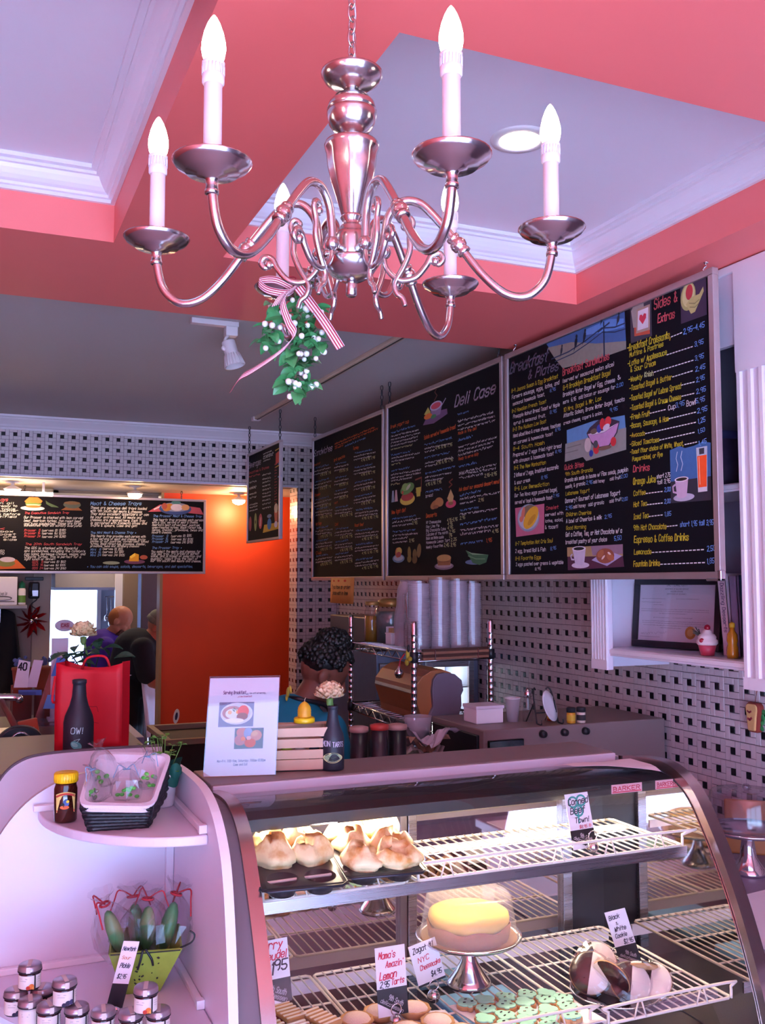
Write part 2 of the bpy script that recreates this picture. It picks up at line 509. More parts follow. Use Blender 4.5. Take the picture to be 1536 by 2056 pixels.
def scribble(mb, P, L, h, fn, ang, w=.2, d=.0015):
    """unreadable joined-up hand: loops and humps, broken into words"""
    x = 0; ca, sa = math.cos(ang), math.sin(ang); k = h*.9
    while x < L:
        wl = min(random.uniform(1.6, 5)*h, L-x)
        if wl < h*.4: break
        pts = []; t = 0
        while t < wl:
            y = random.choice((0, .55, .5, .6, .05, 0, .58, .95 if random.random() < .3 else .5))*k
            pts.append((x+t, y)); t += h*random.uniform(.18, .34)
        pts = [(P[0]+(a+.12*q)*ca-q*sa, P[1]+(a+.12*q)*sa+q*ca) for a, q in pts]
        stroke(mb, pts, h*w/2, fn, d)
        x += wl + h*.5
CH = {'Y': ('yellow', 'D4BE2C'), 'W': ('white', 'F4EEF4'), 'B': ('blue', '78A4F0'), 'R': ('red', 'D85860'), 'O': ('orange', 'F86C30'), 'G': ('pale_green', 'DDE0A0'), 'D': ('dim_lilac', '8A7C92'), 'P': ('lilac', 'DCCEE0')}
chalk = {k: M(n+'_chalk', h, .9, 0, .25, 300) for k, (n, h) in CH.items()}
def ell(cx, cy, rx, ry, rot=0, n=20, a0=0, a1=2*PI):
    c, s = math.cos(rot), math.sin(rot); full = abs(a1-a0-2*PI) < 1e-3; o = []
    for i in range(n if full else n+1):
        a = a0+(a1-a0)*i/n; x, y = rx*math.cos(a), ry*math.sin(a); o.append((cx+x*c-y*s, cy+x*s+y*c))
    return o
def drawing(parent, fn, items, label, name='chalk_drawing', d0=.001):
    """items: (hexcolour, polygon) painted one over another, or (hexcolour, points, stroke width)"""
    mb = MB(); mats = []; d = d0
    for it in items:
        m = flat(it[0])
        if m not in mats: mats.append(m)
        mb.c = mats.index(m); d += .00022
        if len(it) == 3: stroke(mb, it[1], it[2]/2, fn, d)
        else: mb.face([fn(x, y, d) for x, y in it[1]])
    return obj(mb, name, mats, parent, label=label)
def chain(parent, top, bot, r=.006, name='hanging_chain', wire=.0018, mat=None):
    b = MB(); a = Vector(top); q = Vector(bot); n = max(1, int((a-q).length/(r*2.6))); t = (q-a).normalized()
    u = t.orthogonal().normalized(); v = t.cross(u)
    for i in range(n):
        c = a + (q-a)*((i+.5)/n); w = u if i % 2 else v
        b.tube([c + t*(r*1.55*math.sin(2*PI*k/10)) + w*(r*.75*math.cos(2*PI*k/10)) for k in range(10)], wire, 5, closed=True)
    return obj(b, name, mat or m_chrome, parent, True)
def board(label, org, U, W, H, data, group='hanging chalkboard menus', fw=.022, tw=.16):
    U = Vector(U); V = Vector((0, 0, 1)); N = U.cross(V); O = Vector(org)
    t = thing('menu_board', label, 'menu board', tuple(O + U*W/2), group)
    fn = lambda u, v, d: tuple(O + U*u + V*v + N*d)
    b = MB(); b.prism([(0, 0), (W, 0), (W, H), (0, H)], -.008, 0, fn); obj(b, 'panel', m_black, t)
    for (u0, v0, u1, v1, nm) in ((-fw*.3, -fw*.3, W+fw*.3, fw*.7, 0), (-fw*.3, H-fw*.7, W+fw*.3, H+fw*.3, 0), (-fw*.3, fw*.7, fw*.7, H-fw*.7, 1), (W-fw*.7, fw*.7, W+fw*.3, H-fw*.7, 1)):
        b = MB(); b.prism([(u0, v0), (u1, v0), (u1, v1), (u0, v1)], -.014, .009, fn); obj(b, 'frame_rail', m_alu, t, bev=.002)
    by = {}
    for ln in data.strip().split('\n'):
        s, c, u0, v0, u1, v1, h = ln.rsplit('|', 6)
        u0, v0, u1, v1, h = map(float, (u0, v0, u1, v1, h))
        mb = by.setdefault(c, MB()); L = math.hypot(u1-u0, v1-v0); a = math.atan2(v1-v0, u1-u0)
        a = max(-.12, min(.12, a))
        if s == '~': scribble(mb, (u0, v0), L, h*.9, fn, a)
        elif tw < .1: text(mb, s, (u0, v0), L, h*.8, fn, .25, .115, a)
        elif c in 'DP': text(mb, s, (u0, v0), L, h, fn, .45, .15, a); text(mb, s, (u0+h*.05, v0), L, h, fn, .45, .09, a)
        elif set(s) <= set('-'): 
            n = len(s)
            for i in range(n): stroke(mb, [(u0+L*i/n, v0+(v1-v0)*i/n), (u0+L*(i+.6)/n, v0+(v1-v0)*(i+.6)/n)], .0016, fn)
        else: text(mb, s, (u0, v0), L, h, fn, .1, tw if h < .03 else .12, a)
    for c, mb in by.items(): obj(mb, 'lettering', chalk[c], t, label=CH[c][0].replace('_', ' ') + ' chalk lettering')
    return t, fn
T_B1 = r'''
Sandwiches|P|0.016|0.79|0.35|0.789|0.037
~|O|0.4|0.817|1.033|0.828|0.015
~|O|0.4|0.801|1.076|0.814|0.015
~|O|0.4|0.789|0.546|0.791|0.014
~|B|0.572|0.782|0.897|0.787|0.014
Turkey|O|0.706|0.747|0.791|0.744|0.018
Breakfast|O|0.023|0.727|0.137|0.73|0.013
Grill specials|O|0.387|0.714|0.572|0.721|0.016
~|B|0.048|0.708|0.297|0.703|0.015
~|W|0.028|0.688|0.342|0.682|0.013
~|W|0.029|0.668|0.282|0.664|0.013
4.95 5.95 7.95|G|0.142|0.65|0.333|0.648|0.015
~|B|0.049|0.619|0.298|0.617|0.015
~|W|0.03|0.599|0.343|0.598|0.013
~|W|0.03|0.579|0.283|0.579|0.013
4.95 5.95 7.95|G|0.143|0.563|0.334|0.563|0.014
~|B|0.051|0.502|0.299|0.505|0.015
~|W|0.031|0.482|0.344|0.486|0.013
~|W|0.032|0.462|0.284|0.466|0.013
4.95 5.95 7.95|G|0.145|0.448|0.335|0.452|0.014
~|B|0.41|0.692|0.597|0.686|0.014
~|W|0.392|0.674|0.632|0.666|0.013
~|W|0.393|0.655|0.586|0.649|0.013
4.95 5.95 7.95|G|0.479|0.639|0.624|0.636|0.014
~|B|0.411|0.607|0.598|0.603|0.014
~|W|0.393|0.588|0.633|0.584|0.013
~|W|0.393|0.569|0.586|0.566|0.013
4.95 5.95 7.95|G|0.479|0.555|0.625|0.554|0.014
~|B|0.412|0.528|0.598|0.527|0.014
~|W|0.394|0.509|0.633|0.508|0.013
~|W|0.394|0.49|0.587|0.49|0.013
4.95 5.95 7.95|G|0.48|0.477|0.625|0.478|0.014
~|B|0.731|0.72|0.993|0.709|0.013
~|W|0.715|0.702|1.04|0.69|0.012
~|W|0.715|0.684|0.978|0.675|0.012
4.95 5.95 7.95|G|0.833|0.664|1.033|0.659|0.013
~|B|0.732|0.636|0.993|0.628|0.013
~|W|0.715|0.618|1.04|0.61|0.012
~|W|0.715|0.6|0.978|0.594|0.012
4.95 5.95 7.95|G|0.833|0.582|1.033|0.579|0.013
~|B|0.732|0.549|0.994|0.545|0.013
~|W|0.716|0.531|1.04|0.527|0.012
~|W|0.716|0.512|0.978|0.511|0.012
4.95 5.95 7.95|G|0.834|0.496|1.033|0.496|0.013
~|B|0.732|0.468|0.994|0.468|0.013
~|W|0.716|0.449|1.04|0.451|0.012
~|W|0.716|0.432|0.978|0.433|0.012
4.95 5.95 7.95|G|0.834|0.417|1.033|0.419|0.013
Classic|O|0.036|0.53|0.14|0.532|0.015
Hot|O|0.399|0.453|0.453|0.457|0.014
~|B|0.067|0.444|0.288|0.44|0.015
~|W|0.052|0.423|0.363|0.419|0.014
~|W|0.053|0.405|0.349|0.401|0.014
4.95 5.95 7.95|G|0.149|0.383|0.354|0.381|0.014
~|B|0.069|0.321|0.289|0.322|0.015
~|W|0.054|0.3|0.364|0.302|0.014
~|W|0.055|0.282|0.35|0.284|0.014
4.95 5.95 7.95|G|0.151|0.262|0.356|0.264|0.014
~|B|0.07|0.239|0.29|0.242|0.015
~|W|0.055|0.218|0.365|0.223|0.014
~|W|0.056|0.2|0.351|0.205|0.014
4.95 5.95 7.95|G|0.152|0.18|0.357|0.185|0.014
~|B|0.072|0.143|0.291|0.15|0.015
~|W|0.057|0.122|0.366|0.132|0.014
~|W|0.057|0.104|0.352|0.113|0.014
4.95 5.95 7.95|G|0.153|0.086|0.358|0.094|0.014
~|B|0.417|0.429|0.632|0.425|0.014
~|W|0.404|0.41|0.704|0.404|0.013
~|W|0.404|0.392|0.69|0.387|0.013
4.95 5.95 7.95|G|0.498|0.371|0.696|0.368|0.014
~|B|0.419|0.297|0.633|0.297|0.014
~|W|0.405|0.278|0.705|0.278|0.013
~|W|0.406|0.26|0.691|0.261|0.013
4.95 5.95 7.95|G|0.499|0.241|0.697|0.242|0.014
~|B|0.419|0.221|0.633|0.223|0.014
~|W|0.406|0.201|0.706|0.205|0.013
~|W|0.406|0.184|0.691|0.188|0.013
4.95 5.95 7.95|G|0.499|0.165|0.698|0.169|0.014
~|B|0.42|0.147|0.634|0.152|0.014
~|W|0.407|0.127|0.706|0.135|0.013
~|W|0.407|0.11|0.692|0.118|0.013
4.95 5.95 7.95|G|0.5|0.093|0.698|0.099|0.014
~|B|0.749|0.391|1.001|0.386|0.014
~|W|0.737|0.372|1.084|0.367|0.013
~|W|0.737|0.356|1.067|0.351|0.013
4.95 5.95 7.95|G|0.846|0.335|1.077|0.332|0.013
~|B|0.75|0.272|1.001|0.272|0.014
~|W|0.738|0.253|1.084|0.254|0.012
~|W|0.738|0.237|1.067|0.238|0.012
4.95 5.95 7.95|G|0.846|0.218|1.077|0.22|0.013
~|B|0.75|0.192|1.001|0.195|0.014
~|W|0.738|0.173|1.084|0.179|0.012
~|W|0.738|0.157|1.068|0.162|0.012
4.95 5.95 7.95|G|0.846|0.139|1.077|0.144|0.013
~|B|0.751|0.106|1.001|0.113|0.014
~|W|0.739|0.087|1.084|0.098|0.012
~|W|0.739|0.071|1.068|0.081|0.012
4.95 5.95 7.95|G|0.847|0.055|1.077|0.063|0.013
Hot Dogs|O|0.059|0.343|0.162|0.346|0.017
Cold|O|0.409|0.323|0.463|0.325|0.016
Roast Beef|O|0.733|0.3|0.868|0.3|0.016
Club|O|0.066|0.16|0.164|0.162|0.016
'''
T_B2 = r'''
Deli Case|P|0.776|0.784|1.141|0.782|0.049
Greek yogurt cup|O|0.045|0.792|0.275|0.789|0.017
~|B|0.051|0.763|0.362|0.759|0.013
~|W|0.051|0.746|0.392|0.732|0.012
~|W|0.05|0.728|0.408|0.715|0.012
~|W|0.05|0.711|0.391|0.699|0.012
~|W|0.05|0.694|0.381|0.683|0.012
~|G|0.05|0.677|0.318|0.667|0.012
~|B|0.05|0.645|0.299|0.637|0.013
~|W|0.056|0.629|0.403|0.616|0.012
~|W|0.056|0.612|0.337|0.602|0.012
~|G|0.056|0.595|0.17|0.591|0.013
~|B|0.056|0.562|0.293|0.557|0.013
~|W|0.05|0.542|0.416|0.531|0.012
~|W|0.05|0.525|0.416|0.516|0.012
~|W|0.05|0.509|0.312|0.503|0.012
~|G|0.05|0.49|0.164|0.488|0.013
New light diet|O|0.06|0.338|0.234|0.341|0.019
~|B|0.066|0.308|0.359|0.309|0.014
~|W|0.066|0.291|0.41|0.29|0.014
~|W|0.066|0.271|0.311|0.271|0.014
3.95|G|0.311|0.271|0.373|0.27|0.015
~|B|0.071|0.24|0.354|0.239|0.015
~|W|0.071|0.221|0.377|0.22|0.013
~|W|0.071|0.203|0.259|0.203|0.013
~|W|0.071|0.185|0.259|0.186|0.013
3.95|G|0.277|0.184|0.335|0.184|0.015
Salads served w/ homemade bread|O|0.454|0.678|0.783|0.685|0.018
~|B|0.454|0.646|0.751|0.643|0.014
~|W|0.458|0.629|0.73|0.619|0.011
~|W|0.458|0.613|0.57|0.609|0.011
4.95 5.95 7.95|G|0.578|0.614|0.75|0.609|0.014
~|B|0.458|0.584|0.734|0.578|0.014
~|W|0.462|0.557|0.77|0.55|0.012
~|W|0.462|0.541|0.59|0.538|0.012
4.95 6.95 7.95|G|0.586|0.54|0.757|0.539|0.014
~|B|0.467|0.505|0.781|0.508|0.014
~|W|0.462|0.488|0.741|0.482|0.012
~|W|0.462|0.47|0.66|0.466|0.012
4.95 6.95 7.95|G|0.471|0.448|0.637|0.448|0.014
~|B|0.47|0.414|0.649|0.416|0.017
bread|W|0.47|0.392|0.546|0.394|0.014
Desserts|O|0.474|0.294|0.588|0.296|0.019
NY Cheesecake|W|0.474|0.264|0.631|0.263|0.013
4.95-5.95|G|0.697|0.263|0.798|0.262|0.014
Key Lime Pie|W|0.474|0.245|0.614|0.244|0.013
4.95|G|0.701|0.245|0.75|0.246|0.014
Big Chocolate Cake|W|0.473|0.226|0.681|0.225|0.013
4.95|G|0.701|0.226|0.754|0.228|0.014
Cupcake of the month|W|0.473|0.207|0.705|0.207|0.013
2.95|G|0.717|0.207|0.774|0.209|0.014
Black and White cookie|W|0.473|0.188|0.659|0.188|0.013
1.95|G|0.717|0.189|0.745|0.192|0.014
Homemade Lemon Tart|W|0.473|0.168|0.721|0.17|0.013
2.25|G|0.733|0.17|0.789|0.172|0.014
Weekly Favorites|W|0.473|0.145|0.651|0.149|0.013
2.45 3.95|G|0.663|0.148|0.781|0.146|0.016
~|B|0.804|0.742|0.913|0.739|0.013
~|W|0.806|0.708|1.137|0.699|0.013
~|W|0.806|0.689|1.146|0.681|0.013
~|W|0.805|0.669|1.145|0.663|0.013
Made in the deli|O|0.811|0.651|0.982|0.651|0.013
~|B|0.81|0.622|0.948|0.621|0.015
~|W|0.81|0.59|1.158|0.59|0.013
~|W|0.81|0.572|1.135|0.573|0.013
~|W|0.81|0.553|1.125|0.555|0.013
Ready to serve daily|O|0.813|0.534|0.999|0.536|0.013
~|B|0.813|0.501|0.984|0.502|0.015
~|W|0.816|0.473|1.153|0.476|0.013
~|W|0.816|0.466|1.149|0.458|0.013
~|W|0.816|0.449|1.038|0.445|0.013
2.95-3.95|G|1.051|0.433|1.155|0.433|0.014
Ask about our seasonal dessert menu!|O|0.815|0.394|1.175|0.397|0.016
~|B|0.823|0.368|1.018|0.375|0.015
~|W|0.823|0.353|1.181|0.355|0.013
~|W|0.823|0.333|0.972|0.335|0.013
2.95|G|0.996|0.333|1.042|0.332|0.013
~|B|0.826|0.302|0.995|0.304|0.015
~|W|0.822|0.285|1.156|0.286|0.015
2.95|G|0.822|0.265|0.872|0.266|0.014
~|B|0.825|0.238|1.155|0.247|0.016
~|W|0.825|0.212|1.165|0.216|0.015
~|W|0.825|0.194|1.101|0.198|0.015
4.95|G|1.114|0.191|1.165|0.192|0.014
~|B|0.828|0.15|1.043|0.158|0.016
1.95|O|1.061|0.154|1.11|0.155|0.015
'''
T_B3 = r'''
Breakfast|D|0.024|0.841|0.3|0.834|0.044
& Plates|D|0.165|0.79|0.377|0.785|0.035
8-9 Joanna Susan & Egg Breakfast|Y|0.037|0.758|0.376|0.754|0.015
Farmers sausage, eggs, latke, and|W|0.04|0.732|0.384|0.729|0.015
seasonal homemade toast.|W|0.046|0.704|0.284|0.703|0.014
8.95|B|0.321|0.71|0.36|0.71|0.012
8-2 Hawaiian French Toast|Y|0.039|0.675|0.293|0.673|0.014
Pineapple Walnut Bread Toast w/ Maple|W|0.048|0.651|0.385|0.645|0.014
syrup & seasonal fruit.|W|0.051|0.624|0.289|0.62|0.013
8.95|B|0.319|0.626|0.364|0.625|0.012
8-3 The Hudson Low Boat|Y|0.044|0.598|0.291|0.596|0.014
Hand sliced Nova & cream cheese, tomatoes|W|0.047|0.572|0.389|0.568|0.014
on caramel & homemade toast|W|0.05|0.543|0.336|0.542|0.013
8.95|B|0.354|0.553|0.389|0.553|0.011
8-4 South Hash|Y|0.046|0.518|0.277|0.515|0.014
Prepared w/ 2 eggs fried right bread|W|0.045|0.493|0.393|0.488|0.014
with cinnamon & homemade toast|W|0.048|0.466|0.34|0.465|0.014
8.95|B|0.352|0.47|0.393|0.47|0.011
8-5 The New Manhattan|Y|0.051|0.44|0.285|0.437|0.014
2 latkes w/ 2 eggs, breakfast mozzarella|W|0.051|0.41|0.371|0.41|0.015
& sour cream|W|0.054|0.379|0.17|0.381|0.014
8.95|B|0.253|0.381|0.296|0.382|0.012
8-6 Lox Benediction|Y|0.053|0.355|0.307|0.353|0.014
Our Two Nova eggs poached bagel,|W|0.053|0.328|0.363|0.326|0.014
served w/ hash & homemade toast|W|0.055|0.299|0.327|0.299|0.014
7.95|B|0.333|0.304|0.374|0.304|0.011
Omelet|R|0.284|0.26|0.368|0.26|0.013
served with|W|0.277|0.236|0.399|0.236|0.012
latke, salad,|W|0.277|0.212|0.398|0.212|0.011
& toast!|W|0.276|0.187|0.363|0.187|0.013
8-7 Temptation Hot Cris Soul|Y|0.056|0.132|0.326|0.135|0.014
2 egg, bread Roll & Fish|W|0.055|0.102|0.277|0.103|0.014
8.95|B|0.311|0.105|0.349|0.107|0.012
8-8 Favorite Eggs|Y|0.055|0.072|0.243|0.074|0.014
2 eggs poached over greens & vegetable|W|0.058|0.049|0.395|0.052|0.013
8.95|W|0.201|0.03|0.242|0.032|0.01
Breakfast Sandwiches|R|0.409|0.757|0.694|0.758|0.026
(served w/ seasonal melon slice)|W|0.408|0.729|0.721|0.729|0.014
8-9 Brooklyn Breakfast Bagel|Y|0.41|0.701|0.7|0.702|0.017
Brooklyn Water Bagel w/ Egg, cheese|W|0.409|0.676|0.724|0.673|0.015
&|W|0.741|0.676|0.756|0.676|0.015
more  6.95  add bacon or sausage for|W|0.409|0.649|0.726|0.649|0.013
2.00|B|0.733|0.65|0.769|0.651|0.012
10 Mrs. Bagel & Mr. Lox|Y|0.411|0.618|0.645|0.623|0.015
Atlantic Salmon, Bronx Water Bagel, tomato|W|0.411|0.598|0.775|0.597|0.014
cream cheese, capers & onion.|W|0.41|0.57|0.651|0.572|0.012
9.95|B|0.694|0.572|0.736|0.572|0.012
Quick Bites|R|0.412|0.4|0.534|0.4|0.018
9th South Granola|Y|0.417|0.377|0.587|0.377|0.013
Granola mix made in house w/ Flax seeds, pumpkin|W|0.413|0.354|0.787|0.356|0.014
seeds, & granola|W|0.416|0.331|0.54|0.333|0.013
2.95|B|0.548|0.334|0.585|0.333|0.012
add honey|W|0.591|0.333|0.657|0.333|0.011
add fruit|W|0.687|0.334|0.746|0.335|0.011
2.00|B|0.748|0.336|0.784|0.337|0.011
Lebanese Yogurt|Y|0.418|0.305|0.566|0.305|0.013
Dannery? Gourmet of Lebanese Yogurt|W|0.414|0.277|0.742|0.281|0.015
2.95|B|0.417|0.251|0.459|0.253|0.012
add honey  add granola|W|0.465|0.253|0.65|0.257|0.012
add fruit|W|0.683|0.257|0.749|0.261|0.011
2.00|B|0.753|0.258|0.782|0.259|0.011
Children Cheerios|Y|0.419|0.227|0.575|0.226|0.013
A bowl of Cheerios & milk|W|0.418|0.202|0.636|0.204|0.014
2.95|B|0.654|0.204|0.694|0.207|0.012
Good Morning|Y|0.418|0.177|0.542|0.177|0.013
Get a Coffee, Tea, or Hot Chocolate w/ a|W|0.414|0.152|0.748|0.151|0.016
breakfast pastry of your choice|W|0.413|0.125|0.664|0.126|0.014
5.50|B|0.706|0.126|0.745|0.128|0.014
Sides &|R|0.938|0.869|1.049|0.868|0.033
Extras|R|0.955|0.82|1.035|0.818|0.027
-Breakfast Croissants,|Y|0.796|0.762|1.015|0.758|0.022
----|W|1.018|0.76|1.073|0.762|0.006
2.95-4.45|B|1.075|0.755|1.168|0.756|0.016
Muffins & Pastries|Y|0.808|0.74|0.979|0.739|0.016
-Latke w/ Applesauce|Y|0.797|0.71|0.994|0.709|0.018
---------|W|0.996|0.707|1.12|0.707|0.006
3.95|B|1.124|0.705|1.162|0.706|0.014
& Sour Cream|Y|0.811|0.688|0.939|0.686|0.017
-Weekly|Y|0.8|0.657|0.871|0.654|0.016
Knish|G|0.883|0.657|0.927|0.655|0.016
-------------|W|0.932|0.664|1.122|0.664|0.006
3.95|B|1.124|0.661|1.162|0.662|0.014
-Toasted Bagel & Butter|Y|0.804|0.626|1.017|0.624|0.017
-------|W|1.02|0.631|1.117|0.632|0.006
2.45|B|1.125|0.627|1.167|0.629|0.014
-Toasted Bagel w/ Lebne Spread|Y|0.803|0.592|1.057|0.587|0.017
-----|W|1.06|0.597|1.124|0.596|0.006
2.95|B|1.128|0.593|1.164|0.596|0.014
-Toasted Bagel & Cream Cheese|Y|0.805|0.559|1.056|0.554|0.017
-----|W|1.061|0.562|1.121|0.561|0.006
2.95|B|1.127|0.557|1.167|0.56|0.014
-Fresh Fruit|Y|0.804|0.528|0.904|0.525|0.017
------|W|0.907|0.533|0.988|0.533|0.006
Cup|W|0.997|0.528|1.03|0.53|0.015
3.95|B|1.032|0.531|1.072|0.533|0.014
Bowl|W|1.082|0.526|1.122|0.527|0.017
5.95|B|1.124|0.529|1.162|0.53|0.014
-Bacon, Sausage, & Ham|Y|0.803|0.499|0.996|0.495|0.016
----------|W|0.998|0.501|1.127|0.502|0.006
2.95|B|1.129|0.497|1.171|0.499|0.014
-Avocado|Y|0.802|0.468|0.879|0.466|0.014
------------------|W|0.882|0.47|1.126|0.471|0.006
1.25|B|1.13|0.465|1.162|0.468|0.014
-Sliced Tomatoes|Y|0.801|0.438|0.949|0.435|0.015
------------|W|0.952|0.439|1.119|0.441|0.006
1.50|B|1.129|0.435|1.159|0.438|0.012
-Toast (Your choice of White, Wheat,|Y|0.801|0.412|1.064|0.408|0.014
-----|W|1.07|0.409|1.128|0.41|0.006
1.45|B|1.131|0.398|1.165|0.402|0.013
Pumpernickel, or Rye|Y|0.812|0.387|0.964|0.386|0.014
Drinks|R|0.815|0.35|0.898|0.347|0.021
Orange Juice|Y|0.814|0.308|0.928|0.307|0.021
short 2.75|W|0.934|0.317|0.999|0.317|0.013
tall 3.95|W|0.936|0.298|0.999|0.298|0.013
Coffee|Y|0.815|0.271|0.876|0.271|0.016
------|W|0.879|0.273|0.966|0.273|0.006
2.00|B|0.97|0.271|0.999|0.271|0.013
Hot Tea|Y|0.814|0.234|0.881|0.234|0.016
------|W|0.884|0.236|0.965|0.236|0.006
2.00|B|0.969|0.233|0.998|0.234|0.013
Iced Tea|Y|0.813|0.193|0.888|0.193|0.017
-----|W|0.891|0.197|0.964|0.198|0.006
1.85|B|0.968|0.193|0.999|0.194|0.013
9th Hot Chocolate|Y|0.811|0.156|0.975|0.153|0.017
----|W|0.979|0.16|1.032|0.161|0.005
short 1.95 tall 3.95|B|1.04|0.156|1.185|0.155|0.015
Espresso & Coffee Drinks|Y|0.813|0.115|1.076|0.113|0.021
Lemonade|Y|0.812|0.076|0.899|0.076|0.016
--------------|W|0.903|0.08|1.149|0.082|0.006
2.50|B|1.157|0.076|1.19|0.078|0.015
Fountain Drinks|Y|0.808|0.036|0.94|0.037|0.018
------------|W|0.944|0.041|1.152|0.043|0.006
1.85|B|1.155|0.039|1.185|0.041|0.015
'''
T_CAT = r'''
The Executive Sandwich Tray|R|0.903|0.409|1.199|0.42|0.019
Our Prosser is stacked with lean carved|W|0.899|0.379|1.293|0.384|0.021
beef, American turkey, Pan roast beef,|W|0.9|0.356|1.286|0.361|0.021
and tuna sandwiches. These are large|W|0.901|0.334|1.284|0.345|0.02
sandwiches that will satisfy everyone!|W|0.901|0.324|1.287|0.328|0.018
Prosser  8|R|0.904|0.287|1.008|0.291|0.02
Prosser 16|R|0.905|0.267|1.008|0.271|0.02
Prosser 24|R|0.905|0.247|1.009|0.248|0.02
(serves 8) $180|W|1.02|0.289|1.178|0.295|0.019
(serves 16) $230|W|1.02|0.269|1.178|0.273|0.019
(serves 24) $280|W|1.021|0.246|1.179|0.25|0.019
The 20th South Sandwich Tray|R|0.913|0.192|1.29|0.197|0.019
The GDS is stacked with flavorful|W|0.907|0.164|1.263|0.166|0.021
mini sandwiches, including the Catelyn's|W|0.908|0.144|1.315|0.147|0.02
Egg Salad, Barbeque Chicken, veggie, and|W|0.908|0.122|1.316|0.126|0.02
Chipotle Turkey. This is perfect for a|W|0.909|0.104|1.287|0.106|0.019
light lunch or dinner!|W|0.909|0.087|1.113|0.089|0.018
GDS  8|R|0.961|0.067|1.032|0.07|0.019
GDS 16|R|0.962|0.047|1.033|0.048|0.019
GDS 24|R|0.962|0.023|1.033|0.025|0.019
(serves 8) $60|W|1.039|0.068|1.183|0.072|0.018
(serves 16) $105|W|1.04|0.045|1.183|0.048|0.018
(serves 24) $160|W|1.04|0.023|1.186|0.025|0.018
ays|R|0.745|0.494|0.789|0.496|0.03
you can all|W|0.59|0.469|0.829|0.477|0.018
always be ready to|W|0.591|0.45|0.851|0.458|0.018
for the table|W|0.591|0.43|0.839|0.437|0.018
with the counter|W|0.592|0.415|0.858|0.425|0.018
deliveries before|W|0.592|0.396|0.871|0.401|0.018
be gratified|W|0.593|0.376|0.848|0.383|0.018
Box|R|0.595|0.295|0.773|0.299|0.02
lunch box|W|0.596|0.275|0.829|0.28|0.017
plus toast|W|0.596|0.256|0.846|0.26|0.017
These are|W|0.597|0.238|0.849|0.243|0.017
or any side|W|0.597|0.219|0.854|0.223|0.017
$150|W|0.727|0.142|0.775|0.143|0.017
$210|W|0.727|0.125|0.776|0.125|0.017
Meat & Cheese Trays|B|1.346|0.486|1.704|0.497|0.031
These are generous deli trays loaded|W|1.346|0.46|1.743|0.464|0.023
with 9th South deli meats & cheeses.|W|1.347|0.437|1.715|0.439|0.023
They make excellent appetizers or can|W|1.347|0.416|1.759|0.42|0.023
be your entree meal. All meats and|W|1.348|0.393|1.708|0.397|0.022
cheeses are prepared here. Each Tray|W|1.348|0.373|1.734|0.374|0.022
is garnished with Kalamata olives and|W|1.349|0.35|1.745|0.356|0.022
fruits & spears. Come and get!|W|1.349|0.332|1.676|0.336|0.021
The Mini Meat & Cheese Tray *|B|1.35|0.28|1.672|0.287|0.021
This hearty tray provides each person with|W|1.35|0.257|1.739|0.259|0.021
a 6oz serving of meat and cheese. Enjoy|W|1.351|0.237|1.739|0.238|0.02
plates of our pastrami, corned beef, sliced|W|1.351|0.219|1.76|0.223|0.019
turkey, Black Forest ham, provolone, cheddar,|W|1.352|0.201|1.742|0.204|0.019
provolone, Swiss and Jarlsberg cheeses!|W|1.352|0.185|1.694|0.188|0.018
Mini  8|B|1.353|0.16|1.424|0.161|0.019
Mini 16|B|1.353|0.139|1.425|0.14|0.019
Mini 24|B|1.353|0.119|1.425|0.12|0.019
(serves 8) $55|W|1.437|0.166|1.577|0.165|0.02
(serves 16) $80|W|1.437|0.143|1.583|0.145|0.02
(serves 24) $105|W|1.435|0.122|1.591|0.121|0.02
The Prosser Meat & Cheese Tray|B|1.793|0.413|2.153|0.419|0.021
This hearty tray provides each person|W|1.791|0.384|2.164|0.39|0.022
with a 12oz. serving of meat & cheese.|W|1.786|0.365|2.127|0.373|0.02
America's best carved beef, pastrami,|W|1.786|0.347|2.143|0.352|0.02
oven-roasted turkey, Black Forest ham,|W|1.787|0.328|2.154|0.334|0.02
Genoa, cheddar, provolone, Swiss and|W|1.787|0.31|2.16|0.315|0.02
Havarti cheeses.|W|1.785|0.291|1.931|0.294|0.02
Prosser  8|B|1.788|0.263|1.903|0.267|0.021
Prosser 16|B|1.788|0.242|1.903|0.246|0.021
Prosser 24|B|1.789|0.221|1.903|0.225|0.021
(serves 8) $85|W|1.926|0.265|2.077|0.273|0.021
(serves 16) $135|W|1.927|0.244|2.088|0.244|0.021
(serves 24) $190|W|1.924|0.22|2.086|0.223|0.021
The Prosser Tray *|B|1.789|0.176|2.007|0.182|0.021
You select the meats and cheeses for|W|1.782|0.15|2.146|0.154|0.022
this deli tray. It's priced at market|W|1.782|0.131|2.136|0.138|0.021
value, and is based on selection and|W|1.78|0.116|2.149|0.119|0.021
quantity. Select from the best of|W|1.78|0.097|2.125|0.1|0.021
our 9th south deli meats and cheese.|W|1.779|0.082|2.152|0.082|0.021
* You can add soups, salads, desserts, beverages, and deli specialties.|B|1.331|0.037|2.091|0.042|0.021
'''
